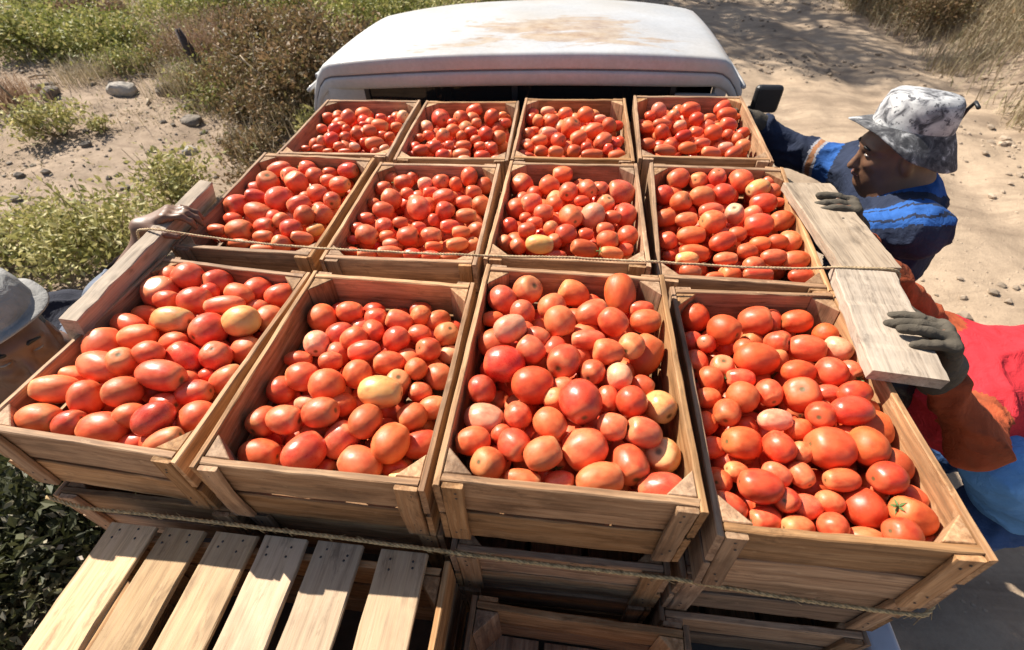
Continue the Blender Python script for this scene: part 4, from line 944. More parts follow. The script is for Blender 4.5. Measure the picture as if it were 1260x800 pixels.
2,1,-514,751,-71,-75,-9,-64,256,223,o;2,1,-648,991,-62,-83,33,-42,261,227,r;2,1,-576,851,-67,36,14,91,277,241,r;2,1,-705,726,-68,29,80,51,274,238,o;2,1,-597,785,-56,-7,-62,77,332,289,o;
2,1,-663,836,-54,85,-44,-24,301,262,r;2,1,-696,1019,-49,-74,55,36,283,246,r;2,1,-717,777,-55,43,-89,-8,266,231,r;2,1,-645,675,-59,47,48,73,277,241,o;2,1,-681,878,-53,-35,83,-42,263,229,r;
2,1,-744,952,-50,89,-29,-32,284,247,o;2,1,-728,868,-52,-78,50,35,264,230,r;2,1,-530,877,-55,-50,45,73,279,243,o;2,1,-605,709,-58,37,81,43,262,228,o;2,1,-684,792,-55,-6,-52,84,261,227,o;
2,1,-715,914,-51,36,-10,-92,268,233,r;2,1,-554,776,-57,-72,48,49,300,260,r;2,1,-531,828,-44,-62,-77,-2,284,247,r;2,1,-593,882,-42,36,-76,53,280,243,r;2,1,-626,751,-33,3,-2,-99,300,261,r;
2,2,-68,607,-132,-75,59,27,265,230,r;2,2,-362,911,-132,-56,73,-37,259,225,r;2,2,-185,796,-132,-11,-84,-51,275,240,R;2,2,-364,664,-133,77,54,-31,258,225,o;
2,2,-231,839,-132,-5,25,-96,332,288,o;2,2,-132,716,-132,66,-19,-72,300,261,R;2,2,-74,970,-131,79,5,-59,282,245,o;2,2,-172,1001,-131,78,39,-47,259,225,o;
2,2,-115,764,-132,10,98,-7,272,236,o;2,2,-73,891,-131,24,-32,91,281,244,o;2,2,-361,627,-133,57,69,42,262,228,r;2,2,-336,826,-121,78,55,-24,262,228,r;2,2,-308,956,-120,63,62,45,343,298,r;
2,2,-291,727,-121,-54,-16,81,281,245,o;2,2,-301,885,-120,23,-92,-27,342,297,r;2,2,-215,767,-120,-24,96,-8,314,273,R;2,2,-166,695,-120,7,62,-77,301,262,r;
2,2,-366,711,-121,49,-46,72,254,221,o;2,2,-254,697,-121,66,71,-21,276,240,r;2,2,-191,966,-119,52,-26,80,274,239,R;2,2,-352,991,-120,-17,-92,-33,254,221,o;
2,2,-107,818,-119,-94,6,29,281,244,R;2,2,-273,1022,-120,90,14,38,253,220,o;2,2,-195,619,-109,71,48,50,277,241,R;2,2,-137,942,-107,-17,-78,59,260,226,r;
2,2,-253,787,-108,43,65,-62,270,234,o;2,2,-306,773,-109,79,59,8,322,280,r;2,2,-273,836,-108,7,-4,-99,299,260,o;2,2,-179,831,-108,-40,-81,-40,257,224,o;
2,2,-258,978,-108,-32,-61,71,265,230,r;2,2,-69,656,-108,-95,22,16,270,235,r;2,2,-247,871,-108,-84,45,27,274,238,o;2,2,-335,611,-109,-84,-52,2,274,238,r;
2,2,-324,685,-109,-55,-77,-30,253,220,r;2,2,-101,605,-108,-59,66,43,263,229,o;2,2,-351,742,-109,52,-63,-55,257,224,r;2,2,-264,617,-109,-57,-43,-69,289,251,R;
2,2,-140,666,-108,-96,-16,18,263,229,r;2,2,-300,635,-109,66,-24,-70,263,229,R;2,2,-97,688,-108,-13,73,66,327,284,R;2,2,-216,917,-108,-25,-60,-75,292,254,r;
2,2,-149,901,-107,-67,-26,69,260,226,r;2,2,-225,1021,-107,31,-66,-67,274,238,R;2,2,-141,1010,-107,33,27,-89,328,286,r;2,2,-85,785,-95,4,64,76,318,277,o;
2,2,-231,649,-97,26,-82,-48,332,289,r;2,2,-91,874,-95,-19,-40,88,338,294,R;2,2,-367,669,-97,87,-48,3,278,242,r;2,2,-153,800,-96,-16,-65,73,297,259,R;2,2,-348,885,-96,-28,-24,92,283,246,o;
2,2,-286,675,-97,98,-13,10,258,225,r;2,2,-184,663,-96,42,15,-88,254,221,r;2,2,-87,742,-96,-43,-52,72,294,256,R;2,2,-97,990,-95,-42,89,-10,289,251,r;2,2,-127,846,-95,79,45,-39,277,241,o;
2,2,-272,928,-96,25,-49,82,271,236,r;2,2,-205,991,-95,-36,81,44,270,235,r;2,2,-166,730,-96,18,-18,96,328,285,o;2,2,-366,843,-97,43,-68,-59,314,273,r;2,2,-146,622,-96,-71,46,-51,337,293,R;
2,2,-336,936,-96,34,18,-91,284,247,R;2,2,-369,962,-96,-17,-55,-81,299,260,R;2,2,-201,700,-96,-63,-51,-56,297,258,o;2,2,-343,783,-97,-21,96,-6,256,222,r;
2,2,-247,743,-96,-16,-66,-72,320,279,r;2,2,-209,843,-84,72,-45,52,275,240,o;2,2,-330,983,-84,18,-90,38,272,236,o;2,2,-360,1014,-84,51,-41,74,344,299,o;
2,2,-272,1018,-84,69,33,-62,257,223,o;2,2,-182,929,-83,-41,-87,22,254,221,o;2,2,-199,771,-84,-95,-6,-29,260,226,r;2,2,-184,889,-72,99,-7,2,258,224,R;2,2,-263,658,-73,11,0,98,268,233,r;
2,2,-154,967,-71,34,59,-72,278,242,r;2,2,-167,1009,-71,34,-80,47,304,265,R;2,2,-264,781,-72,-84,13,50,274,238,o;2,2,-235,893,-72,20,-21,95,324,282,r;2,2,-117,923,-71,34,69,-62,326,284,R;
2,2,-272,960,-72,88,-14,-44,293,254,r;2,2,-125,713,-72,-27,-95,3,296,258,o;2,2,-78,948,-71,64,-73,-20,285,248,o;2,2,-368,797,-73,-76,53,-35,258,224,o;2,2,-305,925,-72,84,-42,30,256,223,o;
2,2,-281,713,-73,81,29,49,273,238,o;2,2,-81,832,-71,-38,-23,88,319,277,o;2,2,-226,792,-72,-67,-61,40,266,231,R;2,2,-308,754,-73,-19,-85,-47,270,235,R;2,2,-365,727,-73,39,9,91,281,245,o;
2,2,-169,819,-60,-96,24,9,301,262,r;2,2,-113,978,-59,-71,18,-67,288,250,o;2,2,-268,866,-60,-28,-67,-67,263,229,o;2,2,-346,902,-60,76,47,42,274,239,r;2,2,-224,732,-60,4,-49,86,310,270,o;
2,2,-244,993,-60,60,-29,73,259,225,r;2,2,-164,922,-47,-61,-65,43,279,242,o;2,2,-224,943,-48,-62,-42,-65,261,227,r;2,2,-208,1024,-47,-53,78,31,262,227,o;
2,2,-160,847,-36,-93,3,35,257,224,o;2,2,-218,861,-36,29,94,8,280,243,r;2,3,112,991,-123,-21,92,-29,265,231,R;2,3,298,903,-120,38,-85,35,296,258,R;2,3,96,653,-122,25,54,-79,266,231,r;
2,3,201,740,-121,38,60,69,311,271,r;2,3,93,1030,-123,-72,-65,-21,314,273,o;2,3,319,989,-120,35,-6,-92,259,225,r;2,3,236,648,-121,-69,-49,-52,280,244,r;
2,3,325,631,-119,63,-42,-64,255,222,r;2,3,333,1028,-120,-81,-50,26,309,269,r;2,3,322,850,-120,-57,-67,-44,286,249,o;2,3,107,851,-111,-36,-65,-66,327,284,R;
2,3,249,958,-109,-51,-19,-82,310,270,R;2,3,221,1018,-109,64,-74,16,277,241,R;2,3,306,661,-108,-69,-69,-13,289,251,r;2,3,265,887,-109,68,24,-68,256,223,r;
2,3,206,855,-109,-3,-91,38,343,298,o;2,3,172,926,-110,-10,73,-66,322,280,o;2,3,334,886,-108,27,39,-87,285,248,R;2,3,162,699,-110,-10,55,82,275,239,o;2,3,45,861,-111,-59,-53,58,253,220,r;
2,3,68,785,-99,3,99,-9,308,268,R;2,3,129,904,-98,14,31,-93,299,260,o;2,3,115,624,-98,77,-55,-29,282,246,R;2,3,56,709,-99,-61,-5,78,255,222,r;2,3,305,779,-96,37,71,58,301,262,r;
2,3,294,704,-96,-33,93,-3,292,254,r;2,3,327,817,-96,56,-79,-23,263,228,r;2,3,195,655,-97,47,84,-24,265,230,R;2,3,99,750,-98,4,86,49,305,265,o;2,3,40,1030,-100,20,22,94,283,246,r;
2,3,67,967,-99,60,-48,62,313,272,o;2,3,71,919,-99,-76,-11,-63,260,226,r;2,3,190,771,-97,-7,-51,-85,267,232,o;2,3,137,773,-98,-31,-53,77,275,239,r;2,3,160,646,-98,28,-71,-64,261,227,o;
2,3,261,780,-96,-65,75,3,312,271,r;2,3,107,684,-98,-10,-11,-98,304,264,r;2,3,269,821,-96,-69,35,-62,259,225,r;2,3,260,670,-96,94,-29,1,288,251,o;2,3,108,946,-99,-31,41,-85,287,249,r;
2,3,155,863,-98,-20,-42,-87,254,221,o;2,3,313,960,-84,-34,-91,-19,334,291,r;2,3,294,1017,-84,97,-11,-17,326,283,r;2,3,188,1015,-86,64,-76,3,291,253,o;2,3,79,658,-87,-37,-25,89,277,241,o;
2,3,230,826,-85,-8,-95,25,255,222,o;2,3,156,957,-86,46,-33,81,256,223,r;2,3,147,1007,-86,48,39,-77,293,255,r;2,3,301,864,-84,-39,91,5,294,256,o;2,3,40,892,-87,3,-31,94,264,229,r;
2,3,229,724,-85,-48,-45,74,307,267,r;2,3,240,920,-85,-6,-13,-98,308,268,o;2,3,294,626,-84,-28,-12,-94,312,271,o;2,3,334,715,-83,3,-35,93,299,260,o;2,3,168,812,-86,-27,84,-45,310,270,o;
2,3,97,998,-87,89,-25,-35,277,241,r;2,3,110,816,-86,50,-79,-32,295,256,R;2,3,253,1005,-85,-5,9,98,264,230,r;2,3,278,745,-84,24,58,-77,270,235,r;2,3,338,851,-83,-55,82,0,270,235,r;
2,3,227,625,-85,-52,66,-53,299,260,R;2,3,200,959,-85,70,63,31,271,236,r;2,3,40,749,-87,18,-97,-4,277,240,r;2,3,85,883,-87,-47,-63,-61,300,260,r;2,3,105,1034,-75,7,92,-35,285,248,r;
2,3,218,771,-73,-72,54,42,277,241,r;2,3,220,883,-73,68,-43,-58,314,273,R;2,3,268,969,-73,74,-43,-50,296,257,r;2,3,333,760,-71,74,-65,8,307,267,r;2,3,44,815,-75,0,-85,50,326,284,r;
2,3,160,896,-74,-1,93,-35,279,242,r;2,3,292,920,-72,12,-95,-24,290,252,r;2,3,134,738,-74,-4,-34,-93,317,276,r;2,3,97,843,-63,-86,34,35,253,220,r;2,3,187,927,-62,98,-14,6,305,265,r;
2,3,279,801,-60,90,-38,-14,315,274,R;2,3,140,850,-62,65,-37,-65,295,256,r;2,3,149,692,-62,93,-21,-28,268,233,R;2,3,184,861,-62,-50,-57,-64,302,263,o;2,3,331,906,-60,31,-94,-3,289,251,R;
2,3,112,930,-63,-10,-63,75,262,228,o;2,3,333,1021,-60,49,-41,76,265,231,r;2,3,117,775,-62,96,-8,21,274,238,r;2,3,266,874,-60,51,59,-61,327,284,r;2,3,218,984,-49,-66,7,73,321,279,o;
2,3,168,747,-50,72,68,-1,254,220,r;2,3,117,975,-51,66,66,33,299,260,r;2,3,215,1025,-49,-49,79,33,256,223,r;2,3,53,724,-51,76,-64,-5,319,277,R;2,3,182,796,-49,-10,-3,-98,282,245,R;
2,3,76,899,-51,-23,53,80,292,254,r;2,3,282,743,-48,-57,-5,81,258,224,R;2,3,168,973,-50,70,-69,-10,277,241,R;2,3,46,942,-51,-50,-76,-40,260,226,o;2,3,109,880,-39,-10,98,7,271,236,r;
2,3,147,809,-38,-88,29,36,260,226,r;2,3,264,993,-37,-89,15,-42,259,225,r;2,3,146,921,-38,0,-40,90,334,290,o;2,3,83,946,-39,-23,-49,-83,289,251,R;2,3,112,698,-38,86,8,-49,261,227,r;
2,3,118,1028,-39,58,7,80,256,222,R;2,3,279,925,-36,35,-83,41,262,228,r;2,3,211,841,-37,57,35,73,294,256,R;2,3,246,850,-25,-27,-85,43,253,220,r;2,4,470,872,-133,85,41,-29,268,233,r;
2,4,708,886,-127,-9,93,32,330,287,r;2,4,492,739,-142,-96,23,4,326,284,R;2,4,548,722,-142,84,-51,12,314,273,r;2,4,700,1037,-117,-49,-47,72,262,228,o;2,4,743,762,-135,73,34,58,271,236,r;
2,4,555,869,-132,80,55,19,259,225,R;2,4,463,1003,-112,59,34,72,259,225,r;2,4,704,707,-128,63,12,-76,260,226,R;2,4,576,694,-132,-34,31,-88,273,238,r;2,4,643,756,-126,43,84,-31,281,244,r;
2,4,725,990,-107,-14,86,47,258,224,r;2,4,622,846,-120,26,47,-83,276,240,o;2,4,640,666,-132,-89,-27,33,270,234,R;2,4,523,644,-137,-22,-96,-1,262,228,o;2,4,718,944,-111,-13,-96,21,279,243,r;
2,4,725,660,-131,81,-41,-39,265,230,o;2,4,458,939,-117,54,74,-37,287,250,r;2,4,609,1009,-109,-27,-81,50,269,234,r;2,4,590,906,-104,-47,84,-26,278,242,o;
2,4,516,1015,-98,21,-92,-29,285,248,o;2,4,484,902,-107,97,14,15,280,244,r;2,4,562,810,-112,7,83,53,275,239,R;2,4,715,814,-108,30,59,-73,337,293,o;2,4,667,797,-110,64,-64,-40,329,286,r;
2,4,685,914,-102,69,29,-65,259,225,R;2,4,489,826,-112,19,81,53,273,238,R;2,4,730,1035,-92,40,68,59,264,230,r;2,4,587,958,-101,81,37,-44,301,262,o;2,4,509,963,-102,16,96,19,262,228,r;
2,4,659,626,-123,8,-27,95,326,284,r;2,4,633,904,-103,-54,-74,-37,338,294,o;2,4,600,764,-114,50,-54,-66,275,239,r;2,4,455,644,-126,-17,-42,88,261,227,o;
2,4,542,981,-100,-26,58,76,271,236,r;2,4,652,994,-97,-50,-57,63,291,253,o;2,4,475,690,-122,-64,45,60,317,276,R;2,4,686,669,-119,53,28,79,303,264,o;2,4,590,643,-123,87,11,46,270,235,o;
2,4,498,785,-115,32,-90,27,324,282,r;2,4,622,696,-119,-32,-66,-67,292,254,o;2,4,673,947,-88,-52,44,-72,272,236,o;2,4,665,864,-94,-14,96,18,257,223,R;2,4,535,909,-93,54,-19,81,275,239,o;
2,4,524,715,-107,-45,-69,54,319,277,r;2,4,668,732,-103,31,64,-69,302,262,o;2,4,577,854,-96,72,56,-38,337,293,r;2,4,706,630,-110,-6,8,-99,336,292,r;2,4,721,860,-93,64,-59,-48,307,267,o;
2,4,739,774,-99,96,16,-19,265,231,o;2,4,455,758,-106,5,54,83,343,298,o;2,4,517,858,-97,9,-48,-86,334,290,r;2,4,583,1027,-84,21,-84,47,318,276,r;2,4,490,636,-114,6,56,-81,284,247,o;
2,4,709,749,-101,93,-19,-29,303,263,o;2,4,553,659,-111,80,-18,56,331,288,R;2,4,482,1033,-85,2,-93,35,254,221,R;2,4,745,894,-90,-57,64,50,267,232,o;2,4,484,722,-96,-8,5,-99,268,233,o;
2,4,455,826,-89,-5,29,95,296,257,R;2,4,730,945,-74,-60,-79,-6,287,250,r;2,4,625,817,-86,20,-92,32,301,261,o;2,4,538,762,-92,-73,6,-66,280,244,R;2,4,644,1028,-70,77,10,-61,334,290,R;
2,4,633,958,-76,-87,-33,-35,307,267,o;2,4,476,951,-79,-86,35,-35,276,240,o;2,4,590,678,-84,-50,58,63,265,231,o;2,4,659,900,-67,-62,67,38,282,245,r;2,4,745,978,-60,-7,96,25,259,225,R;
2,4,673,676,-83,-38,88,-26,259,225,r;2,4,612,992,-62,43,-62,64,270,235,o;2,4,631,861,-70,-13,-97,16,285,248,r;2,4,531,1002,-63,-36,62,-68,274,238,r;2,4,477,913,-70,14,-98,-2,293,255,R;
2,4,688,806,-73,-36,-82,43,267,232,o;2,4,515,811,-77,-47,-68,-54,316,275,r;2,4,502,670,-87,60,74,-25,258,225,R;2,4,665,769,-76,61,-73,28,282,245,r;2,4,587,828,-62,-13,-32,-93,262,228,r;
2,4,508,883,-60,-4,-99,-1,264,229,o;2,4,621,923,-54,92,3,-36,265,231,r;2,4,571,890,-58,-92,-36,0,343,298,r;2,4,718,882,-55,-33,37,86,257,223,o;2,4,548,842,-62,-84,-4,-52,310,270,r;
2,4,493,1007,-51,-87,41,23,266,231,r;2,4,720,1015,-46,29,-72,61,320,279,o;2,4,723,728,-66,12,98,3,262,228,r;2,4,517,968,-53,6,-93,33,258,225,o;2,4,693,849,-58,19,38,-89,292,254,r;
2,4,722,791,-62,78,-35,50,277,241,R;2,4,642,982,-38,-73,12,65,255,222,r;2,4,586,1002,-37,-97,6,20,256,223,R;2,4,680,876,-32,-48,39,77,285,248,o;2,4,588,784,-41,94,-24,-18,255,222,o;
3,1,-632,1163,-143,-15,-72,66,307,267,R;3,1,-632,1566,-144,77,-23,58,288,250,r;3,1,-610,1532,-144,-94,-8,-31,276,240,r;3,1,-756,1463,-143,29,-66,-68,281,244,r;
3,1,-597,1181,-143,0,25,96,266,231,o;3,1,-551,1511,-145,-59,62,50,278,242,o;3,1,-696,1196,-143,40,24,87,311,271,r;3,1,-586,1563,-145,56,-78,-25,260,226,R;
3,1,-581,1440,-144,-89,40,-19,269,234,r;3,1,-462,1248,-132,11,97,-16,305,265,R;3,1,-594,1355,-132,-30,-93,14,294,255,R;3,1,-474,1525,-133,98,9,4,303,263,o;
3,1,-639,1375,-132,-10,-93,-32,282,245,o;3,1,-712,1277,-131,-22,-92,-30,260,226,o;3,1,-729,1553,-132,88,-26,-37,273,237,R;3,1,-623,1483,-132,12,-46,-87,342,297,R;
3,1,-568,1266,-132,-38,-38,83,279,243,r;3,1,-515,1236,-132,98,7,-8,297,258,o;3,1,-672,1555,-132,22,96,-13,273,237,r;3,1,-465,1340,-132,78,-23,-56,303,263,o;
3,1,-683,1449,-132,-92,-31,19,313,273,o;3,1,-677,1324,-119,-42,83,35,295,257,r;3,1,-673,1223,-119,-46,-88,-4,255,222,R;3,1,-621,1264,-119,-48,11,-86,296,257,r;
3,1,-664,1184,-119,12,74,-64,300,261,r;3,1,-513,1342,-120,84,34,40,279,242,o;3,1,-702,1400,-119,-50,-12,-85,329,286,o;3,1,-721,1450,-119,-33,19,-91,254,221,o;
3,1,-476,1574,-121,54,81,-17,291,253,o;3,1,-622,1204,-119,-34,-47,80,264,230,R;3,1,-758,1397,-119,8,74,-65,316,275,r;3,1,-545,1208,-119,27,-94,15,260,226,r;
3,1,-513,1419,-120,60,61,-50,292,254,R;3,1,-642,1435,-120,-37,-53,75,294,255,r;3,1,-496,1176,-120,-90,-41,9,280,243,r;3,1,-475,1302,-120,86,32,-36,254,221,r;
3,1,-723,1514,-120,-79,32,-51,300,261,r;3,1,-527,1468,-121,-99,3,7,292,254,r;3,1,-527,1297,-120,-11,0,-98,327,285,r;3,1,-756,1347,-119,16,97,9,303,263,o;
3,1,-587,1316,-120,-88,-45,-5,256,222,o;3,1,-462,1388,-121,27,-26,92,265,230,r;3,1,-566,1390,-120,-20,44,-86,325,283,r;3,1,-764,1509,-119,-21,-96,-13,284,247,r;
3,1,-522,1564,-121,67,-20,70,269,234,r;3,1,-488,1474,-121,-6,34,-93,260,226,R;3,1,-672,1273,-119,-52,-12,-83,295,257,o;3,1,-718,1327,-119,-68,-72,1,283,246,R;
3,1,-597,1559,-108,-63,-46,60,272,237,r;3,1,-725,1165,-106,23,-88,39,309,269,r;3,1,-633,1324,-107,-85,-18,-47,257,223,r;3,1,-605,1444,-108,-60,60,51,262,228,r;
3,1,-669,1512,-108,44,89,-2,286,249,o;3,1,-614,1161,-107,-50,-49,-70,266,231,o;3,1,-711,1243,-107,-27,17,-94,327,284,o;3,1,-568,1461,-108,28,61,-73,283,246,r;
3,1,-556,1545,-109,13,98,-5,291,253,r;3,1,-505,1519,-109,-92,37,-8,284,247,r;3,1,-473,1429,-109,-81,21,53,280,243,r;3,1,-681,1364,-107,33,-93,13,307,267,o;
3,1,-755,1211,-106,-8,23,-96,289,251,R;3,1,-590,1510,-108,-48,-86,-11,316,275,r;3,1,-577,1185,-107,-31,54,-77,340,295,R;3,1,-529,1368,-96,-90,33,27,272,237,R;
3,1,-640,1536,-96,-6,-76,63,266,231,r;3,1,-750,1435,-95,42,-47,-77,325,283,o;3,1,-711,1481,-96,47,70,51,287,250,r;3,1,-759,1314,-95,80,27,-52,290,253,o;
3,1,-674,1437,-96,-78,-60,12,258,224,r;3,1,-570,1346,-84,-61,-16,76,303,263,r;3,1,-638,1469,-84,-58,57,-57,301,262,o;3,1,-704,1550,-84,14,78,59,258,224,r;
3,1,-507,1310,-84,59,-17,-78,288,250,r;3,1,-668,1335,-83,-51,9,85,257,224,R;3,1,-722,1391,-83,56,-55,-61,292,254,o;3,1,-584,1423,-84,-41,-73,53,273,238,r;
3,1,-672,1396,-83,-31,-92,-19,282,245,o;3,1,-575,1534,-73,47,-11,87,299,260,R;3,1,-711,1346,-71,31,-84,-42,319,278,r;3,1,-549,1414,-72,50,-82,24,268,233,r;
3,1,-575,1493,-72,-83,-38,-37,300,260,o;3,1,-506,1496,-73,-56,26,78,274,238,R;3,1,-613,1298,-71,-92,-17,33,273,237,r;3,1,-518,1570,-73,41,67,-60,292,254,o;
3,1,-634,1424,-72,6,17,97,281,244,r;3,1,-718,1456,-59,-71,10,-68,327,284,r;3,1,-638,1342,-59,-31,91,22,314,273,r;3,1,-617,1259,-59,71,-59,-37,334,291,o;
3,1,-737,1278,-59,-29,-34,-88,257,224,R;3,1,-635,1555,-60,53,24,80,258,225,r;3,1,-755,1545,-60,5,99,0,264,230,r;3,1,-582,1380,-60,47,-84,-25,315,274,R;
3,1,-684,1399,-47,-76,-16,-61,268,233,o;3,1,-617,1469,-48,-94,22,23,279,242,r;3,1,-581,1440,-48,3,-80,-58,280,244,o;3,2,-254,1553,-145,-62,-67,-37,262,228,o;
3,2,-83,1281,-143,-9,-45,-88,307,267,o;3,2,-267,1171,-144,-25,41,86,289,252,o;3,2,-171,1283,-143,-74,61,24,304,264,r;3,2,-175,1532,-144,-28,-89,-32,276,240,o;
3,2,-86,1462,-143,-30,-89,-32,281,244,r;3,2,-340,1365,-133,33,-28,89,318,276,o;3,2,-217,1411,-132,-78,56,-25,270,235,R;3,2,-335,1202,-133,-10,-97,18,337,293,r;
3,2,-320,1454,-133,-88,-34,-29,259,225,r;3,2,-63,1160,-130,-57,-81,6,283,246,R;3,2,-306,1262,-132,18,43,87,298,259,r;3,2,-307,1527,-133,70,60,-37,302,263,o;
3,2,-359,1493,-133,98,-5,-9,264,230,R;3,2,-166,1221,-131,-38,21,89,307,267,r;3,2,-220,1240,-132,57,43,68,276,240,o;3,2,-179,1159,-131,68,63,-35,297,258,r;
3,2,-214,1358,-120,6,62,77,305,266,r;3,2,-159,1472,-120,-49,-59,-62,279,242,r;3,2,-164,1398,-120,53,-41,73,259,225,r;3,2,-334,1419,-121,34,-90,23,264,230,r;
3,2,-135,1536,-120,34,-39,84,286,249,r;3,2,-295,1353,-120,-79,-45,39,315,274,R;3,2,-119,1249,-119,50,57,63,256,223,o;3,2,-68,1324,-119,-20,28,93,261,227,r;
3,2,-133,1338,-119,74,-57,-34,304,264,r;3,2,-319,1562,-121,-93,-22,-25,266,232,r;3,2,-109,1581,-119,47,58,-65,270,235,o;3,2,-107,1206,-119,31,51,79,268,233,R;
3,2,-259,1213,-120,85,-37,34,274,238,r;3,2,-233,1182,-120,24,-19,94,276,240,R;3,2,-257,1272,-120,67,-39,61,255,222,o;3,2,-236,1578,-120,-22,96,9,271,236,o;
3,2,-66,1216,-119,96,-14,21,257,224,o;3,2,-101,1374,-119,-88,-36,26,265,230,o;3,2,-326,1152,-120,31,57,75,290,253,r;3,2,-288,1407,-121,80,33,48,304,264,r;
3,2,-144,1183,-119,37,16,91,255,222,o;3,2,-244,1434,-120,35,80,-46,265,231,R;3,2,-246,1474,-120,20,52,-82,259,225,o;3,2,-241,1522,-120,-3,-67,73,259,225,o;
3,2,-343,1520,-109,93,7,34,323,281,r;3,2,-93,1498,-107,61,-76,-19,282,245,R;3,2,-290,1453,-109,-90,-40,10,313,272,r;3,2,-164,1433,-108,23,-94,19,271,235,o;
3,2,-197,1281,-108,-17,-56,-80,316,274,r;3,2,-209,1491,-108,8,-35,92,273,237,R;3,2,-154,1575,-108,-3,-49,-86,293,255,r;3,2,-330,1315,-109,69,23,-67,344,299,r;
3,2,-347,1251,-109,-91,-26,-27,255,222,o;3,2,-280,1549,-109,89,42,-7,273,237,r;3,2,-246,1327,-108,-49,-14,-85,339,295,o;3,2,-138,1296,-107,-27,-58,-76,294,256,r;
3,2,-254,1386,-108,69,63,34,302,263,r;3,2,-74,1403,-107,-54,-74,37,307,267,o;3,2,-121,1442,-107,-5,-41,-90,316,275,o;3,2,-209,1439,-108,56,81,-5,265,231,R;
3,2,-91,1541,-107,-85,-41,31,258,224,o;3,2,-181,1535,-108,-97,21,-6,262,228,r;3,2,-289,1288,-108,92,-32,17,254,221,R;3,2,-65,1252,-95,70,-62,33,299,260,r;
3,2,-344,1478,-97,-4,98,11,284,247,o;3,2,-192,1241,-96,-87,2,47,259,225,r;3,2,-95,1299,-95,8,84,-52,295,257,o;3,2,-282,1513,-97,37,-91,15,256,223,r;3,2,-323,1387,-97,-20,-89,40,333,290,o;
3,2,-72,1457,-95,-48,62,61,308,268,R;3,2,-229,1408,-84,68,26,-67,276,240,R;3,2,-213,1531,-84,52,-52,67,299,260,o;3,2,-163,1492,-84,-46,-67,-56,265,231,R;
3,2,-272,1349,-84,-79,-46,39,259,225,R;3,2,-329,1348,-85,-89,1,-44,253,220,r;3,2,-248,1238,-84,17,-95,-21,332,288,o;3,2,-241,1457,-84,-74,-57,34,319,278,R;
3,2,-313,1555,-85,-35,77,52,267,232,r;3,2,-81,1583,-83,-30,-6,-94,301,261,R;3,2,-236,1579,-72,-37,-4,92,263,229,r;3,2,-285,1297,-72,52,22,-81,261,227,o;
3,2,-132,1415,-71,-32,-16,-92,254,221,R;3,2,-89,1528,-71,-53,11,83,263,228,r;3,2,-123,1563,-72,-91,38,8,329,286,R;3,2,-282,1394,-72,-79,57,-18,268,233,o;
3,2,-196,1457,-72,17,-96,-17,296,258,R;3,2,-348,1543,-73,1,-26,-96,284,247,o;3,2,-91,1401,-71,50,83,-19,272,236,r;3,2,-121,1253,-71,-97,-16,14,314,273,r;
3,2,-129,1337,-71,44,58,67,279,242,r;3,2,-281,1436,-73,54,80,-24,263,228,r;3,2,-99,1476,-71,-28,1,-95,292,254,r;3,2,-220,1343,-72,-71,25,-64,331,288,r;
3,2,-326,1278,-73,29,94,14,304,265,r;3,2,-251,1540,-72,59,-74,-29,271,236,R;3,2,-104,1305,-59,86,-49,-1,256,222,o;3,2,-212,1260,-60,-94,-7,-29,261,227,r;
3,2,-199,1506,-48,-84,-17,50,318,277,o;3,2,-210,1416,-48,52,-17,83,335,291,o;3,2,-156,1359,-47,1,30,94,258,224,o;3,2,-119,1376,-47,-15,97,10,269,234,r;
3,3,333,1524,-128,21,54,80,268,233,r;3,3,161,1478,-131,67,-28,67,256,223,r;3,3,285,1157,-130,98,-5,12,275,240,R;3,3,42,1569,-132,48,-49,-71,254,221,o;3,3,286,1487,-117,-75,1,65,315,274,o;
3,3,164,1226,-119,-54,-59,58,293,255,o;3,3,228,1532,-118,-68,61,-38,302,263,r;3,3,200,1333,-119,-84,13,-51,284,247,r;3,3,326,1159,-118,-16,-18,-96,254,221,R;
3,3,328,1322,-117,-69,-42,-58,264,230,r;3,3,82,1452,-120,-19,-7,-97,291,253,R;3,3,56,1297,-120,39,27,-87,261,227,o;3,3,63,1169,-121,-72,63,25,268,233,o;
3,3,284,1578,-117,-24,-30,-91,329,286,o;3,3,140,1533,-119,40,0,90,264,230,o;3,3,258,1300,-118,-96,3,22,298,259,r;3,3,153,1328,-107,53,-58,-60,254,221,o;
3,3,149,1447,-107,-81,-51,-27,275,239,r;3,3,95,1228,-108,-33,39,85,332,288,r;3,3,270,1395,-106,-5,-71,-69,312,271,o;3,3,255,1232,-106,10,-91,-37,292,254,R;
3,3,206,1490,-106,-91,38,-11,340,296,o;3,3,195,1427,-106,-90,35,-22,264,230,R;3,3,234,1422,-106,-72,68,-9,256,222,o;3,3,125,1181,-108,-6,58,80,280,243,o;
3,3,38,1210,-109,50,-51,68,289,252,o;3,3,332,1278,-105,88,-11,-44,253,220,r;3,3,327,1360,-105,40,82,-39,304,264,r;3,3,105,1558,-107,84,-43,-29,276,240,r;
3,3,74,1388,-108,10,11,98,263,229,r;3,3,319,1431,-105,40,-50,-76,270,234,r;3,3,45,1338,-108,-22,68,69,269,234,r;3,3,111,1307,-108,-49,44,74,278,242,R;3,3,207,1390,-106,-3,-68,-72,260,226,r;
3,3,243,1458,-106,77,-14,60,257,223,r;3,3,61,1516,-108,-27,-10,95,258,224,r;3,3,222,1166,-107,-71,-63,-29,317,276,r;3,3,301,1244,-106,-30,-71,-62,255,222,R;
3,3,196,1275,-107,63,-72,24,305,265,r;3,3,114,1423,-107,-7,98,-12,291,253,r;3,3,252,1348,-106,-9,86,-48,267,233,r;3,3,139,1585,-106,-64,39,65,258,225,o;
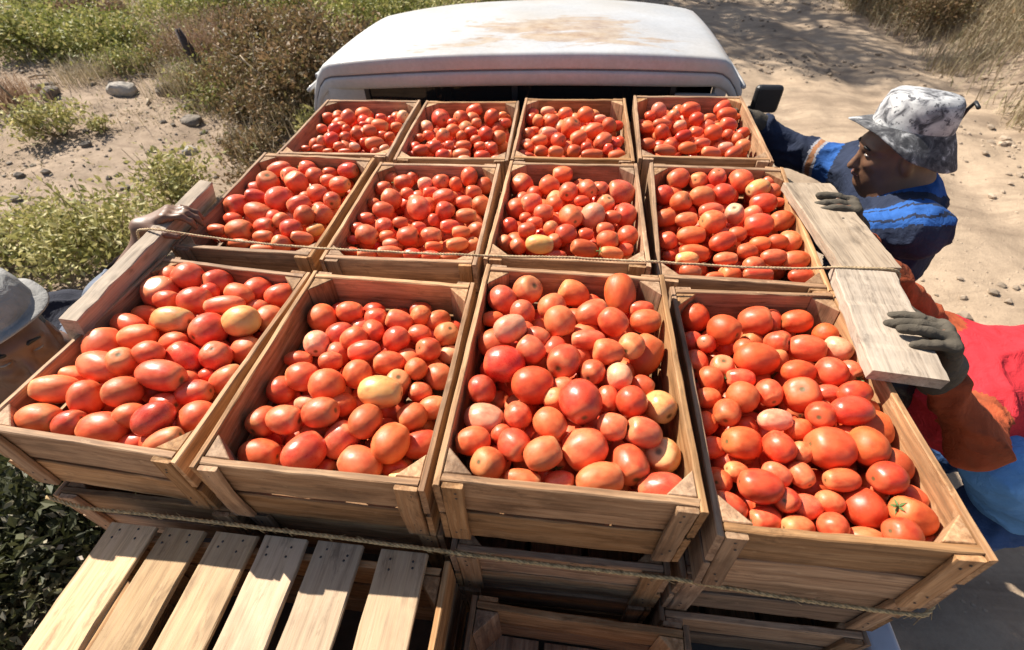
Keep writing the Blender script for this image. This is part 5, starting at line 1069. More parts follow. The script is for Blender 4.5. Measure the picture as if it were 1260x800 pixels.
3,3,285,1332,-106,49,-25,-83,261,227,r;3,3,106,1482,-107,-88,39,-24,260,226,r;3,3,180,1189,-107,-53,60,59,263,229,r;3,3,211,1563,-94,-85,-2,-52,314,273,o;
3,3,300,1540,-93,-72,-64,-23,291,253,R;3,3,54,1263,-97,58,64,-49,282,245,r;3,3,275,1442,-93,22,-58,77,262,228,r;3,3,171,1517,-94,45,-87,16,314,273,r;3,3,41,1464,-96,49,-69,-52,320,278,o;
3,3,263,1164,-94,87,45,-18,279,243,r;3,3,157,1396,-95,60,67,-41,322,280,o;3,3,319,1581,-92,8,33,-93,292,254,r;3,3,251,1500,-93,-10,-62,77,277,241,r;3,3,67,1578,-95,91,0,38,279,242,r;
3,3,247,1583,-93,9,-42,-89,276,240,o;3,3,51,1419,-96,80,-46,35,262,228,o;3,3,324,1490,-93,63,65,40,268,233,o;3,3,219,1211,-95,5,82,-55,296,258,r;3,3,331,1210,-93,99,-4,-1,311,270,r;
3,3,273,1275,-82,12,-76,-62,327,285,o;3,3,78,1479,-84,-67,-26,68,277,241,r;3,3,259,1542,-81,-15,91,-36,264,230,R;3,3,237,1381,-82,31,81,48,310,270,r;3,3,113,1344,-84,-5,83,54,258,224,r;
3,3,182,1456,-82,54,-13,82,276,240,o;3,3,223,1345,-82,38,25,-88,257,223,r;3,3,154,1562,-82,-97,-13,-14,277,241,o;3,3,56,1314,-72,-53,-80,22,309,268,r;3,3,115,1384,-71,27,-93,-20,322,280,o;
3,3,54,1389,-72,51,-72,45,259,225,o;3,3,298,1317,-69,-84,52,1,311,270,r;3,3,231,1259,-70,19,72,-66,295,257,o;3,3,283,1372,-69,-25,-87,41,296,258,r;3,3,240,1313,-70,-45,73,49,267,232,r;
3,3,198,1315,-71,13,-97,-12,289,251,r;3,3,45,1552,-72,83,-29,46,308,268,R;3,3,122,1455,-71,58,7,-80,337,293,r;3,3,319,1451,-69,69,61,37,277,241,o;3,3,328,1382,-69,-75,57,-31,283,246,r;
3,3,302,1413,-69,85,-16,-49,296,257,R;3,3,230,1441,-58,42,2,-90,256,223,r;3,3,80,1241,-60,-54,76,-35,265,231,o;3,3,304,1509,-57,94,-10,-28,344,299,R;3,3,135,1291,-60,3,75,-64,266,231,r;
3,3,273,1474,-57,-81,-33,-46,270,234,o;3,3,103,1586,-59,-42,84,-32,263,229,o;3,3,180,1421,-59,3,34,-93,312,272,r;3,3,191,1372,-59,57,71,40,289,252,R;3,3,116,1546,-59,-29,-5,95,294,255,o;
3,3,194,1562,-58,87,-47,0,270,235,o;3,3,337,1269,-57,73,-3,-67,253,220,R;3,3,249,1228,-58,15,-92,-32,254,221,r;3,3,170,1280,-47,-14,-97,-11,287,249,o;3,3,165,1475,-46,16,97,-8,326,284,r;
3,3,87,1353,-48,-44,88,-14,303,264,o;3,3,260,1561,-45,35,15,91,271,236,o;3,3,130,1249,-48,-1,95,-28,277,241,r;3,3,250,1407,-46,34,-69,-63,278,241,o;3,3,153,1571,-46,67,61,39,271,236,r;
3,3,206,1318,-35,-78,5,-61,256,222,r;3,3,143,1419,-35,-21,-41,88,319,277,o;3,3,94,1483,-35,49,-79,-35,265,231,r;3,4,641,1287,-117,60,-68,-39,302,263,r;
3,4,467,1533,-118,-30,-46,-82,340,295,r;3,4,653,1163,-118,73,-25,-62,255,222,o;3,4,702,1237,-116,78,-12,-59,290,252,o;3,4,663,1577,-113,53,-77,-34,261,227,o;
3,4,605,1399,-117,85,-40,31,275,239,r;3,4,580,1532,-116,-40,77,47,283,246,r;3,4,627,1490,-115,77,-28,-56,290,252,r;3,4,744,1574,-112,25,-95,-11,327,284,r;
3,4,475,1328,-120,47,81,-32,295,257,R;3,4,485,1273,-109,-80,-2,58,316,274,o;3,4,485,1400,-107,71,-64,-27,278,242,r;3,4,653,1400,-104,-13,-26,95,297,258,r;
3,4,738,1481,-101,29,26,91,296,257,R;3,4,503,1366,-107,38,-85,32,274,238,o;3,4,566,1213,-108,70,16,-68,306,266,r;3,4,752,1434,-101,96,-23,-9,270,234,o;
3,4,541,1437,-106,-32,-92,-18,255,222,r;3,4,490,1449,-107,66,-44,59,310,269,o;3,4,609,1264,-106,-95,25,13,274,238,r;3,4,629,1335,-105,-5,39,91,326,283,r;
3,4,707,1518,-101,-25,50,82,255,222,r;3,4,696,1355,-103,-90,17,37,261,227,o;3,4,559,1313,-107,85,2,51,332,289,r;3,4,748,1368,-102,65,-29,68,264,230,R;3,4,478,1170,-98,21,79,-56,261,227,r;
3,4,691,1409,-91,-25,-89,-35,308,268,o;3,4,697,1298,-92,-82,46,31,258,225,o;3,4,734,1192,-92,-98,7,-13,284,247,r;3,4,476,1495,-95,-63,-45,62,256,223,r;
3,4,698,1463,-90,0,72,68,287,249,R;3,4,676,1546,-89,78,-55,-25,309,269,o;3,4,449,1246,-98,7,-97,-21,342,297,r;3,4,637,1213,-94,70,70,-5,334,290,o;3,4,500,1218,-97,-13,-84,-51,279,243,r;
3,4,530,1563,-93,49,78,-35,253,220,R;3,4,548,1352,-94,68,-71,12,276,240,r;3,4,524,1258,-96,-16,31,-93,270,235,o;3,4,608,1176,-95,60,49,62,293,255,r;3,4,594,1480,-92,-25,96,-4,311,271,o;
3,4,607,1433,-92,57,-31,-75,260,226,r;3,4,533,1168,-97,30,-52,79,285,248,o;3,4,622,1560,-91,69,69,14,281,244,r;3,4,698,1160,-93,-38,-12,91,267,232,r;3,4,578,1563,-92,6,94,-29,273,237,o;
3,4,657,1170,-82,41,-12,-89,283,246,o;3,4,491,1559,-82,15,-20,-96,270,235,r;3,4,748,1516,-76,-4,-98,-9,284,247,R;3,4,599,1377,-81,34,93,11,256,223,o;3,4,509,1303,-84,93,35,1,324,282,r;
3,4,549,1528,-81,81,-50,28,317,275,r;3,4,670,1324,-80,-92,36,11,274,238,o;3,4,703,1217,-80,-40,-6,-90,291,253,r;3,4,662,1492,-78,-30,-34,-88,297,259,r;
3,4,443,1314,-85,78,-61,-2,255,222,o;3,4,678,1245,-81,-49,-21,-83,255,222,o;3,4,747,1336,-78,-41,67,60,292,254,r;3,4,597,1293,-82,41,-10,-90,261,227,R;
3,4,453,1201,-86,-96,-21,-14,264,229,o;3,4,572,1259,-83,-19,91,34,273,237,R;3,4,642,1258,-81,-33,-61,71,287,249,r;3,4,537,1463,-82,-61,-71,31,258,224,r;
3,4,524,1387,-83,43,-54,-71,298,259,R;3,4,452,1552,-83,-83,-26,-48,293,255,r;3,4,661,1440,-79,57,81,4,310,270,r;3,4,668,1365,-80,7,89,-42,301,262,r;3,4,720,1583,-76,71,-9,69,275,239,o;
3,4,449,1430,-84,78,28,55,254,221,r;3,4,451,1379,-72,18,89,40,295,257,r;3,4,562,1409,-70,-85,-43,27,271,235,o;3,4,489,1521,-70,30,-78,-53,263,229,o;3,4,741,1448,-65,-5,-97,-19,301,262,r;
3,4,706,1353,-67,-86,43,24,287,250,o;3,4,628,1478,-67,25,-60,-75,276,240,r;3,4,503,1482,-70,33,37,86,298,259,R;3,4,515,1434,-70,-34,-6,-93,278,242,o;3,4,504,1357,-71,-50,-74,41,258,224,o;
3,4,574,1500,-56,-61,74,23,275,239,o;3,4,684,1394,-55,-56,75,32,273,237,r;3,4,567,1364,-58,-79,38,-46,306,266,R;3,4,488,1271,-61,27,55,78,324,282,r;3,4,636,1288,-57,-8,44,88,276,240,r;
3,4,596,1327,-58,-57,-13,80,296,258,o;3,4,600,1561,-55,52,-84,7,328,285,r;3,4,528,1584,-56,-52,-6,-84,309,269,o;3,4,647,1575,-54,-50,69,-51,291,253,r;3,4,703,1483,-54,84,19,48,281,244,o;
3,4,730,1407,-54,82,-17,-52,278,242,r;3,4,739,1299,-55,-78,40,47,295,256,r;3,4,676,1440,-43,30,67,-67,263,228,r;3,4,487,1399,-47,-68,-72,-4,289,251,r;3,4,620,1366,-45,69,70,14,338,294,r;
3,4,682,1307,-44,-66,-57,48,303,264,r;3,4,643,1238,-46,-48,74,45,302,263,r;3,4,559,1460,-45,8,-83,54,287,249,o;3,4,553,1554,-44,-33,79,-49,275,239,r;3,4,481,1310,-48,-74,24,-61,287,250,R;
3,4,466,1553,-46,28,10,-95,265,230,R;3,4,451,1454,-48,23,-54,-80,332,289,r;3,4,529,1515,-45,-53,12,83,301,262,R;3,4,575,1587,-31,-27,78,55,259,225,o;3,4,591,1295,-34,-80,58,-1,262,228,o;
3,4,545,1331,-35,-29,-56,-76,270,235,r;3,4,671,1349,-32,88,28,-35,283,246,o;3,4,651,1416,-19,61,-55,-55,280,243,r;3,4,510,1280,-24,-47,-84,22,286,248,r;
3,4,516,1459,-22,30,78,53,262,228,r;"""

def tom_parse(s):
    for ln in s.split(';'):
        ln = ln.strip()
        if not ln: continue
        a = ln.split(',')
        yield [int(v) for v in a[:10]] + [a[10]]

COLOR = {'r': 'red', 'R': 'deep red', 'o': 'orange-red', 'p': 'pale pinkish', 'y': 'yellow-orange'}
toms = list(tom_parse(TD))
CD = {(a[0], a[1]): a for a in CR}
toms_big = toms[:300]
LAB = []
for k, (r_, c_, x, y, z, dx, dy, dz, A, B, kd) in enumerate(toms_big):
    cr = CD[(r_, c_)]
    u = (x / 1000 - cr[2]) / cr[8]; v = (y / 1000 - cr[3]) / cr[9]
    ratio = A / B
    big = B > 345
    shape = 'long' if ratio > 1.32 else ('plump round' if big else 'round')
    lr = 'left' if u < -0.17 else ('right' if u > 0.17 else 'middle')
    fb = 'near edge' if v < -0.25 else ('far edge' if v > 0.27 else ('nearer half' if v < 0.0 else 'farther half'))
    cl = {1: 'leftmost', 2: 'second from left', 3: 'second from right', 4: 'rightmost'}[c_]
    lab = f'{shape} {COLOR[kd]} tomato, {lr} of {fb}, {cl} crate, {ROWN[r_]} row'
    if (r_, c_) == (1, 3) and kd == 'R' and v > 0.3 and z > -5 and shape == 'long':
        lab = 'long red tomato standing upright against the far wall of the highest crate'
    LAB.append(lab)
same = {}
for k, lab in enumerate(LAB):
    same.setdefault(lab, []).append(k)
for lab, ks in same.items():
    if len(ks) > 1:
        X = [toms_big[k][2] for k in ks]; Y = [toms_big[k][3] for k in ks]
        if max(X) - min(X) >= (max(Y) - min(Y)) * 0.7:
            od = sorted(ks, key=lambda k: toms_big[k][2]); w = {2: ['left', 'right'], 3: ['leftmost', 'central', 'rightmost']}.get(len(ks), ['leftmost', 'inner left', 'inner right', 'rightmost'] if len(ks) == 4 else ['leftmost', 'inner left', 'central', 'inner right', 'rightmost', 'outer'])
        else:
            od = sorted(ks, key=lambda k: toms_big[k][3]); w = {2: ['nearer', 'farther'], 3: ['nearest', 'central', 'farthest']}.get(len(ks), ['nearest', 'inner near', 'inner far', 'farthest'] if len(ks) == 4 else ['nearest', 'inner near', 'central', 'inner far', 'farthest', 'outer'])
        for k, q in zip(od, w):
            LAB[k] = q + ' ' + LAB[k]
for k, (r_, c_, x, y, z, dx, dy, dz, A, B, kd) in enumerate(toms_big):
    lab = LAB[k]
    cl = {1: 'leftmost', 2: 'second from left', 3: 'second from right', 4: 'rightmost'}[c_]
    o = thing('tomato', lab, 'tomato', f'tomatoes heaped in the {cl} crate of the {ROWN[r_]} row', (x / 1000, y / 1000, z / 1000), TV[kd][k % 5])
    o.rotation_mode = 'QUATERNION'
    q = Vector((dx, dy, dz)).normalized().to_track_quat('Z', 'Y')
    o.rotation_quaternion = q @ Quaternion((0, 0, 1), (k * 1.7) % 6.28)
    o.scale = (B / 10000, B / 10000, A / 10000)
    if k % 29 == 7 and kd in 'rRo':
        s_ = obj('stem', CALYX, o, (0, 0, 0.84))
        s_.scale = (1 / (B / 10000), 1 / (B / 10000), 1 / (A / 10000))

# all the smaller and deeper tomatoes: one mass
kinds = list(TM)
VV = []; FF = []; TT = []; MI = []
n0 = 0
for k, (r_, c_, x, y, z, dx, dy, dz, A, B, kd) in enumerate(toms[300:] + list(tom_parse(FD))):
    V, F, tz = LOWT[k % 4]
    q = np.array((Vector((dx, dy, dz)).normalized().to_track_quat('Z', 'Y') @ Quaternion((0, 0, 1), k * 1.3)).to_matrix())
    P = (V * np.array([B, B, A]) / 10000.0) @ q.T + np.array([x, y, z]) / 1000.0
    VV.append(P); FF.append(F + n0); n0 += len(V); TT.append(tz)
    MI.append(np.full(len(F), kinds.index(kd)))
me = mesh_np('tomato_heap', np.concatenate(VV), np.concatenate(FF), [TM[k] for k in kinds], True, np.concatenate(MI))
at = me.attributes.new('tz', 'FLOAT', 'POINT'); at.data.foreach_set('value', np.concatenate(TT).astype(np.float32))
o = stuff(obj('tomato_heap', me))
o['label'] = 'smaller and deeper red tomatoes filling the crates between the large ones'

# ================================================================ planks, ropes, scraps
def plank(label, cat, c, dims, rotz, ry=0.0, rx=0.0, mat='plank'):
    me = board(dims, 1, [M[mat]], nx(), 16, 0.002, 0.0028, 0.006)
    t = thing('loose_plank', label, cat, None, c, me, (rx, ry, rotz))
    return t
plank('loose grey plank across the right crates, gloved hand near its far end', 'plank', (0.819, 0.753, 0.026), (0.122, 0.375, 0.024), 0.028, 0.0, -0.02)
plank('loose grey plank over the near right crate, gripped by a dark glove', 'plank', (0.793, 0.418, 0.024), (0.120, 0.285, 0.026), -0.10, 0.0, 0.03)
plank('weathered board standing along the left rims, held by a bare hand', 'plank', (-0.822, 0.54, 0.012), (0.034, 0.56, 0.062), 0.075, 0.25)

def twisted_rope(name, label, pts, rad, mats, n=260, fray=0, strands=3, pitch=0.022):
    """rope of helical strands along a polyline"""
    P = np.array(pts, float)
    d = np.r_[0, np.cumsum(np.linalg.norm(np.diff(P, axis=0), axis=1))]
    s = np.linspace(0, d[-1], n)
    Q = np.stack([np.interp(s, d, P[:, i]) for i in range(3)], -1)
    for _ in range(2):
        Q[1:-1] = (Q[:-2] + 2 * Q[1:-1] + Q[2:]) / 4
    Q += 0.0008 * np.stack([vnoise(Q, 30, 40 + i) for i in range(3)], -1)
    T = np.gradient(Q, axis=0); T /= np.linalg.norm(T, axis=1)[:, None]
    U = np.cross(T, [0, 0, 1.0]); U /= np.linalg.norm(U, axis=1)[:, None] + 1e-9
    Wv = np.cross(T, U)
    mb = MB()
    for k in range(strands):
        a = 2 * PI * s / pitch + 2 * PI * k / strands
        C = Q + (U * np.cos(a)[:, None] + Wv * np.sin(a)[:, None]) * rad * 0.55
        mb.tube([tuple(c) for c in C], rad * 0.55, 5)
    for k in range(fray):
        i = rng.integers(2, n - 2)
        p = Q[i]; dvec = rng.normal(0, 1, 3); dvec /= np.linalg.norm(dvec)
        dvec = dvec * 0.5 + T[i] * rng.choice([-1, 1])
        l = rng.uniform(0.006, 0.02)
        mb.tube([tuple(p), tuple(p + dvec * l * 0.5 + rng.normal(0, .001, 3)), tuple(p + dvec * l + np.array([0, 0, -0.003]))], [0.0008, 0.0007, 0.0004], 3)
    return thing(name, label, 'rope', None, (0, 0, 0), mb.mesh(name, mats, True))

M['rope'] = plain('jute_rope', (0.46, 0.33, 0.19), 0.9, var=0.3, nscale=120)
M['straw'] = plain('straw_rope', (0.60, 0.42, 0.20), 0.9, var=0.35, nscale=150)
twisted_rope('rope', 'thin brown rope stretched across the middle row over both side boards',
             [(-0.93, 0.56, -0.12), (-0.885, 0.566, -0.02), (-0.862, 0.566, 0.046), (-0.82, 0.565, 0.052), (-0.60, 0.562, 0.030), (-0.41, 0.558, 0.024), (-0.2, 0.558, 0.024), (0.0, 0.556, 0.028), (0.19, 0.557, 0.034), (0.375, 0.556, 0.034), (0.55, 0.556, 0.032), (0.70, 0.557, 0.036), (0.755, 0.558, 0.0425), (0.868, 0.560, 0.0425), (0.886, 0.560, 0.03), (0.892, 0.560, -0.06), (0.90, 0.562, -0.30)], 0.0034, [M['rope']], 300, 30)
twisted_rope('rope', 'frayed straw rope running along the foot of the nearest crates',
             [(-0.785, 0.0, -0.182), (-0.70, -0.012, -0.182), (-0.55, -0.010, -0.186), (-0.40, -0.012, -0.184), (-0.2, -0.013, -0.188), (-0.02, -0.015, -0.192), (0.19, -0.018, -0.194), (0.39, -0.018, -0.193), (0.6, -0.030, -0.190), (0.78, -0.034, -0.189), (0.805, -0.01, -0.188), (0.81, 0.10, -0.188)], 0.0036, [M['straw']], 340, 260, 3, 0.03)


# ================================================================ pickup truck
def paint_mat():
    m, nt, b = newmat('worn_white_paint')
    v = coords(nt)
    f = noise(nt, v, 3.0, 6, 0.65)
    c = ramp(nt, f, [(0.35, (0.37, 0.375, 0.39)), (0.65, (0.50, 0.505, 0.52))])
    fine = noise(nt, v, 60, 3, 0.7)
    c = mix(nt, 0.25, c, ramp(nt, fine, [(0.35, (0.33, 0.33, 0.33)), (0.65, (0.54, 0.54, 0.54))]))
    # rust and bare primer on the rear middle of the roof
    sx = nt.nodes.new('ShaderNodeSeparateXYZ'); L(nt, v, sx.inputs[0])
    def bell(sock, c0, w0):
        a = N(nt, 'ShaderNodeMath', operation='SUBTRACT', i_1=c0); L(nt, sock, a.inputs[0])
        d = N(nt, 'ShaderNodeMath', operation='DIVIDE', i_1=w0); L(nt, a.outputs[0], d.inputs[0])
        p = N(nt, 'ShaderNodeMath', operation='MULTIPLY'); L(nt, d.outputs[0], p.inputs[0]); L(nt, d.outputs[0], p.inputs[1])
        e = N(nt, 'ShaderNodeMath', operation='SUBTRACT', i_0=1.0); L(nt, p.outputs[0], e.inputs[1])
        return e
    bx = bell(sx.outputs['X'], 0.06, 0.58); by = bell(sx.outputs['Y'], 1.99, 0.27); bz = bell(sx.outputs['Z'], 0.135, 0.04)
    mn = N(nt, 'ShaderNodeMath', operation='MINIMUM'); L(nt, bx.outputs[0], mn.inputs[0]); L(nt, by.outputs[0], mn.inputs[1])
    mn2 = N(nt, 'ShaderNodeMath', operation='MINIMUM'); L(nt, mn.outputs[0], mn2.inputs[0]); L(nt, bz.outputs[0], mn2.inputs[1])
    st = noise(nt, mapping(nt, v, (3.2, 7.5, 3)), 1.0, 7, 0.68, 0.5)
    ad = N(nt, 'ShaderNodeMath', operation='MULTIPLY_ADD', i_1=0.30); L(nt, mn2.outputs[0], ad.inputs[0]); L(nt, st, ad.inputs[2])
    mask = ramp(nt, ad.outputs[0], [(0.635, (0, 0, 0)), (0.70, (0.7, 0.7, 0.7)), (0.9, (1, 1, 1))])
    rc = ramp(nt, noise(nt, v, 14, 5, 0.7), [(0.35, (0.26, 0.15, 0.075)), (0.55, (0.40, 0.28, 0.17)), (0.75, (0.47, 0.39, 0.29))])
    c = mix(nt, mask, c, rc)
    du = ramp(nt, noise(nt, v, 2.2, 5, 0.6), [(0.42, (0, 0, 0)), (0.70, (0.45, 0.45, 0.45))])
    c = mix(nt, du, c, (0.40, 0.34, 0.26))
    # scattered grime
    gr = ramp(nt, noise(nt, v, 7, 6, 0.75), [(0.60, (0, 0, 0)), (0.85, (0.45, 0.45, 0.45))])
    c = mix(nt, gr, c, (0.38, 0.34, 0.28))
    L(nt, c, b.inputs['Base Color'])
    b.inputs['Roughness'].default_value = 0.5
    b.inputs['Coat Weight'].default_value = 0.15
    bump(nt, b, fine, 0.08, 0.004)
    return m
M['paint'] = paint_mat()
M['bedpaint'] = plain('grey_bed_paint', (0.50, 0.51, 0.54), 0.45, 0.1, 0.15, 8)
M['dirtyfloor'] = plain('dirty_bed_floor', (0.085, 0.07, 0.055), 0.9, var=0.35, nscale=10)
M['black'] = plain('black_plastic', (0.018, 0.018, 0.02), 0.45, var=0.2)
M['rubber'] = plain('tyre_rubber', (0.022, 0.021, 0.02), 0.85, bstr=0.4)
M['steel'] = plain('dusty_steel', (0.30, 0.29, 0.28), 0.5, 0.6)
M['seam'] = plain('seam_sealer', (0.13, 0.13, 0.15), 0.7)
def glass_mat():
    m, nt, b = newmat('dark_window_glass')
    b.inputs['Base Color'].default_value = (0.012, 0.013, 0.015, 1)
    b.inputs['Roughness'].default_value = 0.06
    b.inputs['Specular IOR Level'].default_value = 0.5
    return m
M['glass'] = glass_mat()
M['mirror'] = plain('mirror_glass', (0.5, 0.52, 0.55), 0.05, 1.0, 0.02)
M['lamp'] = plain('lamp_lens', (0.7, 0.7, 0.68), 0.15)
M['redlens'] = plain('red_lens', (0.35, 0.02, 0.02), 0.2)

def truck():
    t = thing('pickup_truck', 'old white pickup truck with rusty roof, loaded with tomato crates', 'truck', None, (0, 0, 0))
    P, BK = M['paint'], M['black']
    X0 = -0.062
    # roof: crowned sheet with rounded rear, sides and front
    nu, nv = 56, 44
    V = []; F = []
    def roofz(x, y):
        u = (x - X0) / 0.902
        z = 0.128 - 0.060 * abs(u) ** 2.6 + 0.020 * u
        z += 0.012 - 0.05 * ((y - 2.05) / 0.9) ** 2
        return z
    for j in range(nv + 1):
        tv = j / nv
        for i in range(nu + 1):
            tu = i / nu * 2 - 1
            # superellipse footprint
            a = abs(tu)
            x = X0 + 0.902 * tu
            yb, yf = 1.712, 2.70
            bulge = 0.10 * a ** 3
            y0 = yb + bulge * 0.62; y1 = yf - bulge * 2.0
            y = y0 + (y1 - y0) * tv
            z = roofz(x, y)
            # roll the edges down
            e = min(1, (1 - a) / 0.14)
            z -= 0.105 * (1 - e) ** 2.2 * (1.25 - 0.25 * tu)
            V.append((x, y, z))
    for j in range(nv):
        for i in range(nu):
            a = j * (nu + 1) + i
            F.append((a, a + 1, a + nu + 2, a + nu + 1))
    # rear lip: rounded edge, small groove, then vertical down
    row = list(range(0, nu + 1))
    def strip(prev, fn):
        ids = []
        for i in range(nu + 1):
            x, y, z = V[row[i]]
            V.append(fn(x, y, z, i / nu * 2 - 1)); ids.append(len(V) - 1)
        for i in range(nu):
            F.append((prev[i + 1], prev[i], ids[i], ids[i + 1]))
        return ids
    prev = row
    dz = [(0.008, 0.004), (0.0135, 0.012), (0.016, 0.026), (0.016, 0.050), (0.0155, 0.056), (0.008, 0.058), (0.008, 0.063), (0.017, 0.065), (0.020, 0.075), (0.018, 0.105), (0.012, 0.118), (-0.010, 0.122)]
    for (dy, d) in dz:
        prev = strip(prev, lambda x, y, z, tu, dy=dy, d=d: (x, y - dy, z - d * (1 - 0.25 * abs(tu) ** 4)))
    # dark seam along the lip
    sp = []
    for i in range(1, nu, 1):
        tu = i / nu * 2 - 1
        x, y, z = V[i]
        sp.append((x, y - 0.0105, z - 0.0605 * (1 - 0.25 * abs(tu) ** 4)))
    obj('lip_seam', MB().tube(sp, 0.0035, 6).mesh('lip_seam', [M['seam']], True), t)
    # front edge down to the windshield
    row = [nv * (nu + 1) + i for i in range(nu + 1)]
    prev = row
    for (dy, d) in [(-0.012, 0.006), (-0.025, 0.022), (-0.028, 0.045)]:
        prev = strip(prev[::1], lambda x, y, z, tu, dy=dy, d=d: (x, y - dy, z - d))
        for k in range(nu):
            F[-nu + k] = F[-nu + k][::-1]
    me = mesh_py('roof', V, F, [P], True)
    rf = obj('roof', me, t)
    # drip rails along both sides
    for s in (-1, 1):
        pts = []
        for k in range(15):
            y = 1.76 + (2.62 - 1.76) * k / 14
            pts.append((X0 + s * 0.903, y, roofz(X0 + s * 0.902, y) - 0.092))
        obj('drip_rail', MB().tube(pts, 0.009, 6).mesh('drip_rail', [P], True), t)
    # cab rear panel, window and pillars
    m = MB().box(X0 - 0.80, X0 + 0.80, 1.735, 1.752, -0.96, -0.44)
    m.box(X0 - 0.80, X0 - 0.64, 1.735, 1.752, -0.437, -0.02).box(X0 + 0.64, X0 + 0.80, 1.735, 1.752, -0.437, -0.02)
    obj('cab_rear_panel', m.mesh('cab_rear_panel', [P]), t)
    rw = obj('rear_window', MB().box(X0 - 0.637, X0 + 0.637, 1.742, 1.748, -0.435, 0.03).mesh('rear_window', [M['glass']]), t)
    g = MB()
    for (x0, x1, z0, z1) in ((-0.64, 0.64, -0.44, -0.42), (-0.64, -0.62, -0.42, 0.02), (0.62, 0.64, -0.42, 0.02), (-0.012, 0.012, -0.42, 0.02)):
        g.box(X0 + x0, X0 + x1, 1.733, 1.741, z0, z1)
    obj('window_seal', g.mesh('window_seal', [BK]), rw)
    # body sides with wheel arches
    def arch(cy, r, z, n=12):
        return [(cy + r * math.cos(PI - PI * k / n), z + r * math.sin(PI - PI * k / n)) for k in range(n + 1)]
    wz = -1.12
    for s in (-1, 1):
        xa, xb = X0 + s * 0.80, X0 + s * 0.845
        x0, x1 = min(xa, xb), max(xa, xb)
        side = [(1.72, -1.16), (2.92, -1.16), (2.92, -0.46), (1.72, -0.46)]
        d = obj('door', bevel(MB().prism(side, 0, x0, x1).mesh('door', [P]), 0.008), t)
        hx = X0 + s * 0.852
        obj('handle', bevel(MB().box(hx - 0.012, hx + 0.012, 1.86, 2.0, -0.56, -0.53).mesh('handle', [BK]), 0.004), d)
        win = [(1.80, -0.455), (2.86, -0.455), (2.58, 0.0), (1.80, 0.0)]
        obj('side_window', MB().prism(win, 0, X0 + s * 0.79 - 0.003, X0 + s * 0.79 + 0.003).mesh('side_window', [M['glass']]), t)
        pil = MB().prism([(1.735, -0.455), (1.80, -0.455), (1.80, 0.03), (1.755, 0.03)], 0, x0 - 0.005, x1 - 0.005)
        pil.prism([(2.86, -0.455), (2.94, -0.455), (2.64, 0.03), (2.575, 0.03)], 0, x0 - 0.005, x1 - 0.005)
        pil.prism([(1.80, -0.015), (2.585, -0.015), (2.575, 0.035), (1.80, 0.035)], 0, x0 - 0.004, x1 - 0.006)
        obj('pillar', pil.mesh('pillar', [P]), t)
        fend = [(2.93, -1.16)] + arch(3.42, 0.40, wz) + [(3.95, -1.10), (4.18, -1.0), (4.18, -0.60), (3.95, -0.50), (2.93, -0.46)]
        obj('fender', bevel(MB().prism(fend, 0, x0, x1).mesh('fender', [P]), 0.006, 1), t)
        bed = [(-0.62, -1.02), (-0.58, -1.05)] + arch(0.42, 0.40, wz) + [(1.69, -1.10), (1.69, -0.503), (-0.62, -0.503)]
        bx0, bx1 = sorted((s * 0.840 + 0.03, s * 0.865 + 0.03))
        obj('bed_side', MB().prism(bed, 0, bx0, bx1).mesh('bed_side', [P]), t)
        rx0, rx1 = sorted((s * 0.805 + 0.03, s * 0.872 + 0.03))
        obj('bed_rail', bevel(MB().box(rx0, rx1, -0.62, 1.69, -0.500, -0.468).mesh('bed_rail', [M['bedpaint']]), 0.012, 3), t)
    # right door mirror, black case seen from behind
    for s in (1,):
        mx = s * 0.985 + (0.0 if s > 0 else -0.02)
        mir = obj('door_mirror', bevel(MB().box(mx - 0.058, mx + 0.052, 1.855, 1.895, -0.135, -0.025).mesh('door_mirror', [BK]), 0.018, 3), t)
        obj('mirror_glass', MB().box(mx - 0.045, mx + 0.040, 1.8515, 1.8535, -0.125, -0.035).mesh('mirror_glass', [BK]), mir)
        obj('mirror_arm', MB().tube([(mx - s * 0.05, 1.885, -0.12), (mx - s * 0.12, 1.90, -0.24), (X0 + s * 0.845, 1.95, -0.36)], 0.014, 8).mesh('mirror_arm', [BK], True), mir)
    # floor, headboard, tailgate
    obj('bed_floor', MB().box(-0.806, 0.866, -0.60, 1.685, -0.60, -0.558).mesh('bed_floor', [M['dirtyfloor']]), t)
    obj('bed_front_wall', MB().box(-0.833, 0.833, 1.686, 1.715, -0.60, -0.37).mesh('bed_front_wall', [P]), t)
    tg = obj('tailgate', bevel(MB().box(-0.76, 0.82, -1.06, -0.63, -0.64, -0.60).mesh('tailgate', [P]), 0.01), t)
    obj('latch', MB().box(-0.08, 0.08, -0.98, -0.90, -0.599, -0.592).mesh('latch', [BK]), tg)
    # windshield, hood, grille
    obj('windshield', MB().prism([(2.96, -0.44), (2.972, -0.44), (2.725, 0.045), (2.713, 0.045)], 0, X0 - 0.72, X0 + 0.72).mesh('windshield', [M['glass']]), t)
    obj('hood', bevel(MB().prism([(2.93, -0.47), (2.97, -0.445), (3.6, -0.475), (4.1, -0.535), (4.18, -0.585), (4.18, -0.62), (2.93, -0.62)], 0, X0 - 0.797, X0 + 0.797).mesh('hood', [P]), 0.015, 2), t)
    gr = obj('grille', MB().box(X0 - 0.50, X0 + 0.50, 4.15, 4.19, -0.86, -0.63).mesh('grille', [BK]), t)
    for k in range(4):
        obj('grille_bar', MB().box(X0 - 0.49, X0 + 0.49, 4.191, 4.20, -0.84 + k * 0.055, -0.825 + k * 0.055).mesh('grille_bar', [M['steel']]), gr)
